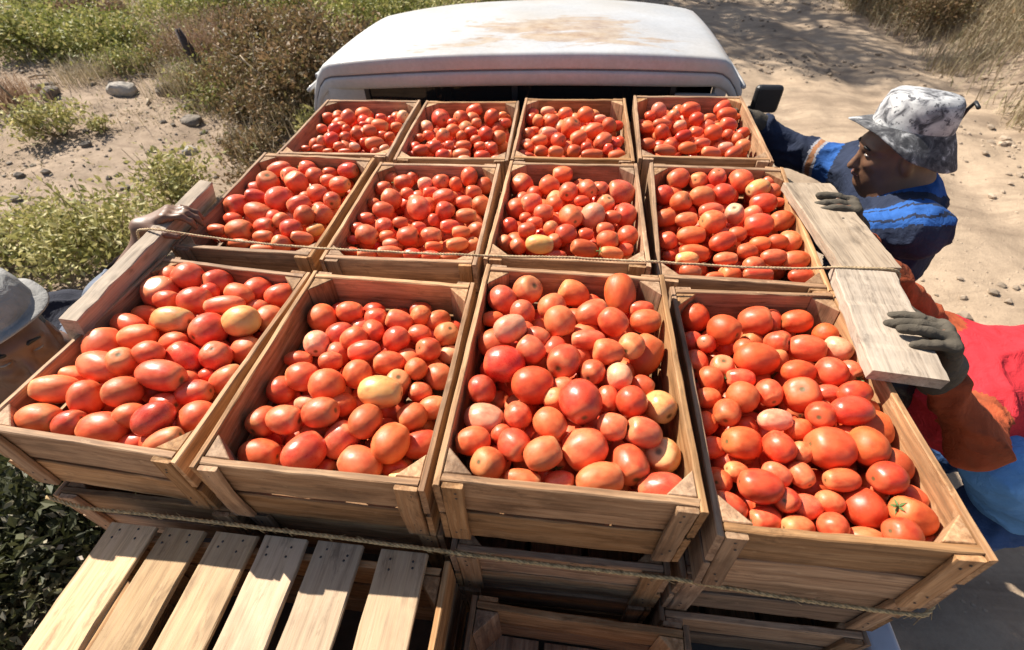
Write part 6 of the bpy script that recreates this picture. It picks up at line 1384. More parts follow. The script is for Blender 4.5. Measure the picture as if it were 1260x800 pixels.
    for s in (-1, 1):
        obj('headlight', bevel(MB().box(X0 + s * 0.65 - 0.12, X0 + s * 0.65 + 0.12, 4.15, 4.20, -0.84, -0.66).mesh('headlight', [M['lamp']]), 0.01), t)
        obj('tail_light', bevel(MB().box(s * 0.85 + 0.03 - 0.02, s * 0.85 + 0.03 + 0.02, -0.645, -0.621, -0.85, -0.62).mesh('tail_light', [M['redlens']]), 0.006), t)
    obj('front_bumper', bevel(MB().box(X0 - 0.84, X0 + 0.84, 4.16, 4.28, -1.06, -0.90).mesh('front_bumper', [M['steel']]), 0.02), t)
    obj('rear_bumper', bevel(MB().box(-0.80, 0.86, -0.76, -0.63, -1.02, -0.88).mesh('rear_bumper', [M['steel']]), 0.015), t)
    obj('chassis', MB().box(-0.5, 0.5, -0.6, 4.1, -1.12, -0.97).mesh('chassis', [BK]), t)
    for s in (-1, 1):
        for cy in (0.42, 3.42):
            cx = s * 0.72 + (X0 if cy > 2 else 0.02)
            prof = [(0.20, -0.095), (0.30, -0.105), (0.325, -0.085), (0.332, -0.03), (0.332, 0.03), (0.325, 0.085), (0.30, 0.105), (0.20, 0.095)]
            zc = max(GZ + 0.325, wz)
            wh = obj('wheel', MB().lathe(prof + [prof[0]], 36, 'x').mesh('wheel', [M['rubber']], True), t, (cx, cy, zc))
            obj('rim', MB().lathe([(0.0, s * 0.04), (0.06, s * 0.05), (0.10, s * 0.03), (0.17, s * 0.02), (0.195, s * 0.08), (0.205, s * 0.092), (0.198, -s * 0.09)], 28, 'x').mesh('rim', [M['steel']], True), wh)
    return t
truck()

# ================================================================ vegetation
M['green'] = leaf_mat('weed_leaf', [(0.0, (0.164, 0.193, 0.045)), (0.35, (0.279, 0.293, 0.082)), (0.7, (0.409, 0.393, 0.133)), (1.0, (0.584, 0.500, 0.222))])
M['palegreen'] = leaf_mat('pale_weed_leaf', [(0.0, (0.230, 0.231, 0.067)), (0.5, (0.410, 0.383, 0.135)), (1.0, (0.623, 0.536, 0.256))])
M['brownleaf'] = leaf_mat('dry_bush_leaf', [(0.0, (0.116, 0.094, 0.037)), (0.4, (0.232, 0.156, 0.075)), (0.75, (0.336, 0.212, 0.112)), (1.0, (0.194, 0.186, 0.062))])
M['redbrown'] = leaf_mat('withered_stalk', [(0.0, (0.22, 0.13, 0.08)), (0.6, (0.34, 0.22, 0.14)), (1.0, (0.42, 0.31, 0.2))])
M['straw_g'] = leaf_mat('dry_grass', [(0.0, (0.30, 0.235, 0.14)), (0.5, (0.42, 0.34, 0.22)), (0.85, (0.50, 0.42, 0.29)), (1.0, (0.26, 0.25, 0.11))])
M['litter'] = leaf_mat('fallen_leaves', [(0.0, (0.054, 0.050, 0.022)), (0.5, (0.102, 0.094, 0.039)), (0.88, (0.10, 0.085, 0.04)), (0.93, (0.40, 0.34, 0.26)), (1.0, (0.696, 0.583, 0.473))], 0.7, 0.1)  # dark tones carry the shade among the weeds, pale ones are dry leaves
M['shadeweed'] = leaf_mat('shaded_weed_leaf', [(0.0, (0.03, 0.035, 0.012)), (0.5, (0.06, 0.065, 0.022)), (0.84, (0.10, 0.10, 0.04)), (0.92, (0.40, 0.36, 0.26))])  # weed green darkened, the foliage's own shade put into the leaf colour
M['stem'] = plain('plant_stem', (0.20, 0.15, 0.085), 0.85)
M['branch'] = plain('bare_branch', (0.40, 0.31, 0.21), 0.8)
M['stump'] = plain('charred_wood', (0.07, 0.05, 0.045), 0.9, bstr=0.6)
M['stone'] = plain('grey_stone', (0.40, 0.36, 0.31), 0.9, var=0.35, nscale=6, bstr=0.6, bscale=14, bdist=0.03)
M['clod'] = plain('dusty_clods', (0.36, 0.28, 0.205), 0.95, var=0.4, nscale=1.3)
M['dstone'] = plain('dark_stone', (0.20, 0.165, 0.13), 0.9, var=0.35, nscale=6, bstr=0.6, bscale=14, bdist=0.03)

def leaves(P, size, aspect=0.5, up=0.5, r=rng):
    """folded leaf quads at P"""
    n = len(P)
    d = r.normal(0, 1, (n, 3)); d[:, 2] += up * r.random(n); d /= np.linalg.norm(d, axis=1)[:, None]
    nr = r.normal(0, 1, (n, 3)); nr[:, 2] += 1.0
    s = np.cross(d, nr); s /= np.linalg.norm(s, axis=1)[:, None] + 1e-9
    nn = np.cross(s, d)
    L_ = (size * r.uniform(0.6, 1.3, n))[:, None]
    w = L_ * aspect * 0.5
    V = np.stack([P, P + d * L_ * 0.5 + s * w + nn * w * 0.35, P + d * L_, P + d * L_ * 0.5 - s * w + nn * w * 0.35], 1).reshape(-1, 3)
    return V, np.arange(4 * n).reshape(-1, 4)

def blades(P, h, width, lean=0.5, r=rng):
    """grass blades, 2 quads each"""
    n = len(P)
    a = r.uniform(0, 2 * PI, n); d = np.stack([np.cos(a), np.sin(a), np.zeros(n)], -1)
    s = np.stack([-np.sin(a), np.cos(a), np.zeros(n)], -1)
    H = (h * r.uniform(0.5, 1.25, n))[:, None]
    ln = (lean * r.random(n))[:, None]
    w = (width * r.uniform(0.6, 1.2, n))[:, None]
    up = np.array([0, 0, 1.0])
    p1 = P + up * H * 0.55 + d * H * ln * 0.3
    p2 = P + up * H * (1 - 0.3 * ln) + d * H * ln
    V = np.stack([P - s * w, P + s * w, p1 + s * w * .8, p1 - s * w * .8, p2 + s * w * .15, p2 - s * w * .15], 1).reshape(-1, 3)
    b = np.arange(n)[:, None] * 6
    F = np.concatenate([b + np.array([0, 1, 2, 3]), b + np.array([3, 2, 4, 5])])
    return V, F

def join(parts):
    V = []; F = []; n = 0
    for v, f in parts:
        V.append(v); F.append(f + n); n += len(v)
    return np.concatenate(V), np.concatenate(F)

def bush(name, label, cat, x, y, rad, h, n, leaf, mat, group=None, clumps=14, aspect=0.5, blade=0, bladeh=0.3, bladem=None, spread=0.28, stemcol='stem', zoff=0):
    z = h1(x, y) - 0.02 + zoff
    t = thing(name, label, cat, group, (x, y, z))
    r = np.random.default_rng(int(abs(x * 1000) + abs(y * 77)))
    a = r.uniform(0, 2 * PI, clumps); q = np.sqrt(r.random(clumps)) * rad * 0.8
    hz = h * (0.35 + 0.6 * r.random(clumps)) * (1 - 0.45 * (q / rad) ** 2)
    c = np.stack([q * np.cos(a), q * np.sin(a), hz], -1)
    cs = rad * spread * r.uniform(0.6, 1.3, clumps)
    idx = r.integers(0, clumps, n)
    P = c[idx] + r.normal(0, 1, (n, 3)) * cs[idx][:, None] * np.array([1, 1, 0.8])
    P[:, 2] = np.abs(P[:, 2]) * 0.98 + 0.01
    parts = [leaves(P, leaf, aspect, 0.8, r)]
    V, F = join(parts)
    stuff(obj('foliage', mesh_np('foliage', V, F, [mat]), t))
    mb = MB()
    for k in range(min(clumps, 16)):
        b0 = np.array([r.normal(0, rad * .08), r.normal(0, rad * .08), -0.03])
        m_ = (b0 + c[k]) / 2 + r.normal(0, rad * .07, 3)
        mb.tube([b0, m_, c[k]], [0.006 + h * .008, 0.005 + h * .004, 0.003], 5)
        for _ in range(3):
            e = c[k] + r.normal(0, 1, 3) * cs[k] * 1.3
            mb.tube([m_, (m_ + e) / 2 + r.normal(0, .01, 3), e], [0.004, 0.003, 0.002], 4)
    obj('stems', mb.mesh('stems', [M[stemcol]]), t)
    if blade:
        B = np.stack([r.normal(0, rad * .45, blade), r.normal(0, rad * .45, blade), np.zeros(blade)], -1)
        V, F = blades(B, bladeh, 0.004, 0.6, r)
        stuff(obj('grass_blades', mesh_np('grass_blades', V, F, [bladem or M['straw_g']]), t))
    return t

def tuft(name, label, cat, x, y, rad, h, n, mat, group=None, width=0.004, lean=0.7):
    t = thing(name, label, cat, group, (x, y, h1(x, y) - 0.01))
    r = np.random.default_rng(int(abs(x * 1000) + abs(y * 91)) + 3)
    B = np.stack([r.normal(0, rad * .4, n), r.normal(0, rad * .4, n), np.zeros(n)], -1)
    V, F = blades(B, h, width, lean, r)
    stuff(obj('blade_clump', mesh_np('blade_clump', V, F, [mat]), t))
    return t

def scatter(x0, x1, y0, y1, n, dens, r=rng):
    x = r.uniform(x0, x1, n); y = r.uniform(y0, y1, n)
    P = np.stack([x, y, np.zeros(n)], -1)
    k = r.random(n) < dens(x, y, P)
    x, y = x[k], y[k]
    return np.stack([x, y, height(x, y)], -1)

# --- weeds over the far left, as one mass
def weed_d(x, y, P):
    edge = 5.75 + 0.045 * (x + 6) ** 2 * 0.3 + 0.5 * vnoise(P, 0.7, 61)
    k = sstep(0, 0.7, y - edge) * sstep(1.9, 2.7, -x)
    return k * np.clip(0.55 + 0.6 * vnoise(P, 0.9, 62), 0.05, 1)
P = scatter(-16, -1.6, 5.0, 15, 190000, weed_d)
r_ = np.random.default_rng(5)
cl = np.clip(0.16 + 0.20 * vnoise(P * np.array([1, 1, 0]), 1.1, 63) + 0.10 * vnoise(P * np.array([1, 1, 0]), 3.1, 64), 0.03, 0.5)
Pz = P.copy(); Pz[:, 2] += cl * r_.random(len(P))
V1 = leaves(Pz, 0.062, 0.5, 0.8, r_)
me = mesh_np('weeds', *V1, [M['green']])
stuff(obj('weeds', me))['label'] = 'low green weeds covering the far left slope'
# thin grass among them and along the soil
P = scatter(-16, -1.9, 4.2, 15, 60000, lambda x, y, P: np.clip(weed_d(x, y, P) * 0.8 + 0.10 * (vnoise(P, 1.4, 66) > 0.1), 0, 1))
me = mesh_np('dry_grass', *blades(P, 0.20, 0.0045, 0.9, r_), [M['straw_g']])
stuff(obj('dry_grass', me))['label'] = 'thin dry grass among the weeds'

# --- bank on the right: dry grass and brush
def bank_d(x, y, P):
    edge = 4.60 + 0.35 * vnoise(P, 0.6, 7) + 0.02 * (y - 6)
    return sstep(0.0, 0.5, x - edge) * np.clip(0.5 + 0.7 * vnoise(P, 1.0, 70), 0.05, 1)
P = scatter(4.3, 11, 2.0, 15, 200000, bank_d)
me = mesh_np('bank_grass', *blades(P, 0.24, 0.006, 1.2, r_), [M['straw_g']])
stuff(obj('bank_grass', me))['label'] = 'dry grass on the earth bank beside the road'
P = scatter(4.3, 11, 2.0, 15, 230000, lambda x, y, P: bank_d(x, y, P) * (vnoise(P, 0.8, 72) > -0.25))
P[:, 2] += 0.30 * np.clip(0.4 + vnoise(P * np.array([1, 1, 0]), 1.6, 74), 0.1, 1) * r_.random(len(P))
me = mesh_np('bank_brush', *leaves(P, 0.05, 0.5, 0.6, r_), [M['brownleaf']])
stuff(obj('bank_brush', me))['label'] = 'low withered brush on the earth bank'
BG = 'bushes on the bank beside the road'
for i, (x, y, rd, hh, m_, lab) in enumerate([
        (5.35, 8.3, .45, .55, 'brownleaf', 'olive brown bush low on the far bank'),
        (5.9, 7.2, .50, .60, 'green', 'dull green bush in the middle of the bank'),
        (5.6, 6.1, .40, .50, 'brownleaf', 'shaded brown bush at the foot of the bank, near the right edge'),
        (6.5, 8.2, .55, .6, 'brownleaf', 'brown bush higher on the bank'),
        (5.25, 9.9, .45, .45, 'brownleaf', 'small dark bush where the road meets the far bank'),
        (6.2, 9.6, .5, .5, 'brownleaf', 'withered bush at the top edge of the bank'),
        (5.7, 5.3, .38, .42, 'palegreen', 'pale dry bush at the right edge of the picture')]):
    bush('bush', lab, 'bush', x, y, rd * 1.25, hh * 1.2, 4200, 0.05, M[m_], BG, 14, 0.45, 260, 0.32)

# --- bushes behind the cab on the left
BL = 'brown bushes left of the truck cab'
bush('bush', 'dense dark brown bush right beside the truck cab', 'bush', -2.75, 5.3, .75, .95, 9000, 0.06, M['brownleaf'], BL, 26, 0.5, 200, 0.5, None, 0.22)
bush('bush', 'tall brown green bush behind the bare branches', 'bush', -3.55, 6.1, .70, .85, 8000, 0.06, M['brownleaf'], BL, 24, 0.5, 200, 0.5, None, 0.22)
bush('bush', 'green bush behind the left corner of the cab roof', 'bush', -2.5, 7.0, .85, 1.05, 8000, 0.06, M['green'], BL, 22, 0.5, 100, 0.4, None, 0.24)
bush('bush', 'dark green bush at the top edge above the cab roof', 'bush', -3.4, 8.9, .9, 1.1, 7000, 0.065, M['green'], BL, 22, 0.5, 100, 0.4, None, 0.24)
bush('bush', 'far green bush above the middle of the cab roof', 'bush', -1.7, 9.8, .9, .85, 6000, 0.065, M['green'], BL, 20, 0.5, 100, 0.4, None, 0.24)
bush('bush', 'reddish withered bush in the middle of the weeds', 'bush', -4.75, 6.6, .75, .55, 2600, 0.05, M['redbrown'], None, 18, 0.25, 900, 0.6, M['redbrown'], 0.24)
bush('bush', 'low brown bush with dead leaves under the bare branches', 'bush', -3.75, 5.25, .45, .45, 3200, 0.05, M['brownleaf'], BL, 16, 0.5, 150, 0.35)
bush('bush', 'rusty brown bush among the weeds near the top left corner', 'bush', -7.6, 7.9, .5, .45, 1500, 0.06, M['redbrown'], None, 12)
for (x, y, rd, hh, lab) in [(-6.4, 6.6, .7, .45, 'leafy green bush at the front edge of the weeds'), (-7.4, 6.5, .7, .5, 'leafy green bush at the far left of the weeds'), (-5.9, 8.2, .8, .5, 'green bush in the middle of the weeds'), (-8.6, 8.4, .9, .55, 'broad green bush at the top left corner'), (-4.4, 8.4, .8, .55, 'green bush behind the reddish withered bush'), (-5.2, 10.2, .9, .6, 'distant green bush at the top edge')]:
    bush('weed_bush', lab, 'bush', x, y, rd, hh, 4200, 0.065, M['green'], 'green bushes in the weeds', 20, 0.5, 60, 0.3, None, 0.22)
# --- small plants on the bare soil
PG = 'small weeds growing on the bare soil'
bush('weed', 'small pale green weed alone on the bare soil at left', 'plant', -5.1, 4.05, .30, .34, 900, 0.055, M['palegreen'], PG, 12)
bush('weed', 'tiny green weed beside the lone pale weed', 'plant', -4.65, 4.15, .15, .16, 220, 0.045, M['palegreen'], PG, 6)
bush('weed', 'leafy yellow green weed just left of the middle crates', 'plant', -3.05, 2.95, .36, .40, 1500, 0.05, M['palegreen'], PG, 14)
bush('weed', 'broad pale green weed patch left of the held board', 'plant', -3.15, 2.25, .48, .36, 2600, 0.05, M['palegreen'], PG, 22)
bush('weed', 'pale green weed patch toward the left edge', 'plant', -3.75, 2.15, .42, .32, 2000, 0.05, M['palegreen'], PG, 18)
bush('weed', 'weed at the left edge above the hat', 'plant', -4.05, 1.8, .30, .40, 1100, 0.055, M['green'], PG, 12)
bush('weed', 'small weed with yellow leaves at the foot of the brown bushes', 'plant', -2.45, 4.45, .2, .25, 500, 0.05, M['palegreen'], PG, 10)
bush('weed', 'low scrubby weed on the soil next to the farthest crates', 'plant', -2.75, 3.55, .30, .16, 600, 0.04, M['brownleaf'], PG, 12)
tuft('grass_tuft', 'reddish dry grass tuft at the left edge of the soil', 'grass tuft', -6.3, 4.6, .5, .32, 700, M['redbrown'], 'dry grass tufts on the soil')
tuft('grass_tuft', 'tawny grass tuft in front of the charred stump', 'grass tuft', -4.5, 5.35, .4, .35, 500, M['straw_g'], 'dry grass tufts on the soil')
tuft('grass_tuft', 'thin dry grass tuft under the green weeds at left', 'grass tuft', -5.9, 5.6, .5, .28, 450, M['straw_g'], 'dry grass tufts on the soil')

for (x, y, rd, hh, m_, lab) in [(-4.35, 5.55, .35, .30, 'green', 'low green weed between the charred stump and the dark rock'), (-3.9, 5.0, .35, .30, 'green', 'low green weed in front of the brown bushes'), (-4.9, 6.0, .40, .34, 'brownleaf', 'brownish low bush left of the charred stump'), (-3.35, 4.75, .30, .26, 'brownleaf', 'small brown bush under the bare branches'), (-2.9, 4.5, .25, .22, 'brownleaf', 'small brown bush nearest the cab'), (-5.6, 5.9, .35, .26, 'green', 'low green weed behind the largest pale rock'), (-3.0, 4.0, .28, .14, 'brownleaf', 'flat withered weed on the soil beside the crates')]:
    bush('weed', lab, 'plant', x, y, rd, hh, 1700, 0.045, M[m_], PG, 12, 0.5, 180, 0.28, None, 0.3)

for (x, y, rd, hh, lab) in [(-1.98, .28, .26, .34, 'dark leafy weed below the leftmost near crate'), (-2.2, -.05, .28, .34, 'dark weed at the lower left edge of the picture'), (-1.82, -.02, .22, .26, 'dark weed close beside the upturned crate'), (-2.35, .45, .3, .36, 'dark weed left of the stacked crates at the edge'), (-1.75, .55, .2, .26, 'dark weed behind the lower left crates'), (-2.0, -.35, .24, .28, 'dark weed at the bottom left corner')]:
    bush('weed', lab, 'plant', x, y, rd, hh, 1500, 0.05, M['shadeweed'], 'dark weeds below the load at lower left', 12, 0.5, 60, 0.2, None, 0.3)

# bare branching shrub
def bare():
    x, y = -3.15, 5.0
    t = thing('bare_shrub', 'leafless pale forked branches in front of the brown bushes', 'shrub', None, (x, y, h1(x, y)))
    r = random.Random(4)
    def seg(p, d, l, rad, dep):
        pts = [p]; q = Vector(p); dd = Vector(d).normalized()
        for k in range(4):
            dd = (dd + Vector((r.gauss(0, .12), r.gauss(0, .12), r.gauss(0, .08)))).normalized()
            q = q + dd * l / 4; pts.append(q.copy())
        obj('branch', MB().tube(pts, [rad * (1 - .12 * k) for k in range(5)], 6).mesh('branch', [M['branch']], True), t)
        if dep:
            for s in (-1, 1):
                nd = dd + Vector((s * r.uniform(.4, .9), r.uniform(-.3, .3), r.uniform(-.1, .4)))
                seg(pts[r.choice([2, 3, 4])], nd, l * r.uniform(.55, .8), rad * .6, dep - 1)
    seg(Vector((0, 0, 0)), (0.02, 0, 1), .38, .016, 0)
    seg(Vector((0, 0, .36)), (0.75, .1, .75), .62, .013, 2)
    seg(Vector((0, 0, .34)), (-0.8, 0, .45), .45, .011, 1)
    seg(Vector((0.02, 0, .04)), (1, -.1, .05), .5, .010, 0)
    seg(Vector((-0.02, 0, .04)), (-1, -.1, .08), .4, .010, 0)
bare()
xs, ys = -4.45, 5.7
me = MB().tube([(0, 0, -.05), (-.03, 0, .2), (-.08, .02, .42), (-.12, .03, .62)], [.075, .06, .055, .035], 10).mesh('stump', [M['stump']], True)
thing('dead_stump', 'thin dark charred stump standing among the dry bushes', 'stump', None, (xs, ys, h1(xs, ys)), me)
for (x, y, l, a, lab) in [(-5.3, 5.7, .45, .2, 'pale stick lying on the soil below the weeds'), (-4.75, 4.95, .22, -.9, 'short white stick between the two rocks'), (-6.7, 5.6, .25, .4, 'thin pale stick at the far left of the soil'), (-2.9, 3.9, .3, 0.7, 'grey twig on the soil left of the farthest crates')]:
    me = MB().tube([(-l / 2, 0, .015), (-l * .1, .02, .03), (l / 2, -.01, .02)], [.014, .016, .009], 7).mesh('stick', [M['branch']], True)
    thing('stick', lab, 'stick', 'dry sticks on the soil', (x, y, h1(x, y)), me, (0, 0, a))
me = MB().tube([(-.55, .25, .62), (-.25, .1, .33), (0, 0, 0)], [.008, .009, .010], 6).mesh('stalk', [M['stem']], True)
thing('plant_stalk', 'thin leaning stalk at the left edge above the soil', 'stalk', None, (-5.45, 4.2, h1(-5.45, 4.2)), me)

# --- stones
def stone_mesh(seed, sx, sy, sz, mat, sub=3):
    bm = bmesh.new(); bmesh.ops.create_icosphere(bm, subdivisions=sub, radius=1)
    V = np.array([v.co for v in bm.verts])
    V = V * (1 + 0.28 * vnoise(V, 1.3, seed) + 0.12 * vnoise(V, 3.0, seed + 1))[:, None]
    V = np.sign(V) * np.abs(V) ** 0.85 * np.array([sx, sy, sz])
    for v, c in zip(bm.verts, V): v.co = c
    me = bpy.data.meshes.new('stone'); bm.to_mesh(me); bm.free(); me.materials.append(mat)
    return me
SG = 'stones on the bare soil'
for i, (x, y, sx, sz, m_, lab) in enumerate([(-5.25, 5.2, .16, .11, 'stone', 'largest pale grey rock on the soil at left'), (-4.75, 5.3, .12, .09, 'dstone', 'dark brown rock just right of the largest pale rock'), (-3.95, 4.55, .12, .06, 'dstone', 'flat dark rock nearer the brown bushes'), (-6.25, 5.2, .09, .08, 'dstone', 'small dark stone, upper of two at the far left'), (-5.95, 4.95, .11, .08, 'dstone', 'small dark stone, lower of two at the far left'), (-3.2, 4.3, .06, .04, 'stone', 'grey stone at the foot of the bare branches'), (-3.6, 3.9, .07, .05, 'stone', 'small grey stone on the open soil')]):
    thing('stone', lab, 'stone', SG, (x, y, h1(x, y) + sz * .35), stone_mesh(200 + i * 7, sx, sx * .8, sz, M[m_]), (0, 0, i * 1.3))
# pebbles and clods
pv = []; n0 = 0; VV = []; FF = []
bm = bmesh.new(); bmesh.ops.create_icosphere(bm, subdivisions=1, radius=1)
IV = np.array([v.co for v in bm.verts]); IF = np.array([[v.index for v in f.verts] for f in bm.faces]); bm.free()
def peb(n, x0, x1, y0, y1, smin, smax, dens, mat, name, lab):
    P = scatter(x0, x1, y0, y1, n, dens, r_)
    k = len(P)
    s = smin * (smax / smin) ** (r_.random(k) ** 2.2)
    a = r_.uniform(0, 6.28, k)
    J = IV[None] * (1 + r_.normal(0, .16, (k, len(IV), 1))) * s[:, None, None] * np.array([1, .8, .6])
    X = J[..., 0] * np.cos(a)[:, None] - J[..., 1] * np.sin(a)[:, None]; Y = J[..., 0] * np.sin(a)[:, None] + J[..., 1] * np.cos(a)[:, None]
    V = np.stack([X, Y, J[..., 2]], -1) + P[:, None] + np.array([0, 0, 1]) * (s * .25)[:, None, None]
    F = (IF[None] + (np.arange(k) * len(IV))[:, None, None]).reshape(-1, 3)
    o = stuff(obj(name, mesh_np(name, V.reshape(-1, 3), F, [mat]))); o['label'] = lab
peb(3600, -8, -1.7, -1, 7, .008, .055, lambda x, y, P: np.clip(.45 + .6 * vnoise(P, 1.2, 90), 0, 1), M['dstone'], 'pebbles', 'dark pebbles and clods scattered on the soil')
peb(9000, 1.0, 5.2, 0, 13, .005, .05, lambda x, y, P: np.clip(.25 + .75 * vnoise(P * np.array([.6, 1.5, 1]), 1.1, 91), 0, 1), M['clod'], 'road_gravel', 'small stones scattered over the dirt road')

# --- leaf litter and dark weeds below the load at lower left
def lit_d(x, y, P):
    return np.clip(sstep(-2.0, -0.5, -np.abs(x + 2.3)) * sstep(1.9, 1.0, y) * (0.7 + .5 * vnoise(P, 2.0, 95)), 0, 1)
P = scatter(-4.2, -1.0, -1.2, 1.9, 150000, lit_d, r_)
P[:, 2] += (0.05 + 0.20 * np.clip(vnoise(P * np.array([1, 1, 0]), 1.7, 96), 0, 1)) * r_.random(len(P)) ** 1.5
me = mesh_np('leaf_litter', *leaves(P, 0.033, 0.6, 0.4, r_), [M['litter']])
stuff(obj('leaf_litter', me))['label'] = 'dark weeds and dry leaf litter on the ground at lower left'
P = scatter(-5.5, -1.7, 1.2, 5.6, 9000, lambda x, y, P: np.clip(.25 + .7 * vnoise(P, 1.5, 97), 0, 1), r_)
P[:, 2] += 0.01
me = mesh_np('dry_litter', *leaves(P, 0.04, 0.35, 0.15, r_), [M['straw_g']])
stuff(obj('dry_litter', me))['label'] = 'bits of dry straw and leaves on the bare soil'

# --- tall thin trees beyond the top of the picture; their broken shade falls on the road
def tall_tree(x, y, h, seed, lab):
    z = h1(x, y) - 0.05
    t = thing('tree', lab, 'tree', 'thin crowned trees ahead beside the road', (x, y, z))
    r = np.random.default_rng(seed)
    mb = MB(); tips = []
    pts = [np.array([0, 0, 0.0])]
    for k in range(6):
        pts.append(pts[-1] + np.array([r.normal(0, .12), r.normal(0, .12), h * .13]))
    mb.tube(pts, [.17 - .017 * k for k in range(7)], 9)
    for k in range(22):
        b0 = pts[r.integers(3, 7)]; a = r.uniform(0, 6.28); l = h * r.uniform(.18, .34)
        d = np.array([math.cos(a), math.sin(a), r.uniform(.2, 1.1)]); d /= np.linalg.norm(d)
        m_ = b0 + d * l * .5 + r.normal(0, .08, 3); e = m_ + d * l * .5 + r.normal(0, .15, 3)
        mb.tube([b0, m_, e], [.06, .04, .015], 6); tips += [m_, e]
        for _ in range(2):
            e2 = m_ + (d + r.normal(0, .6, 3)) * l * .4
            mb.tube([m_, (m_ + e2) / 2 + r.normal(0, .04, 3), e2], [.025, .018, .008], 5); tips.append(e2)
    obj('trunk', mb.mesh('trunk', [M['stem']], True), t)
    T = np.array(tips); n = 9000
    i = r.integers(0, len(T), n)
    P = T[i] + r.normal(0, .28, (n, 3))
    stuff(obj('crown', mesh_np('crown', *leaves(P, .13, .5, .2, r), [M['green']]), t))
tall_tree(-2.9, 13.2, 8.5, 1, 'tall thin crowned tree left of the road ahead, its shade on the road')
tall_tree(-3.6, 15.2, 10.5, 2, 'tallest tree behind the other, left of the road ahead')

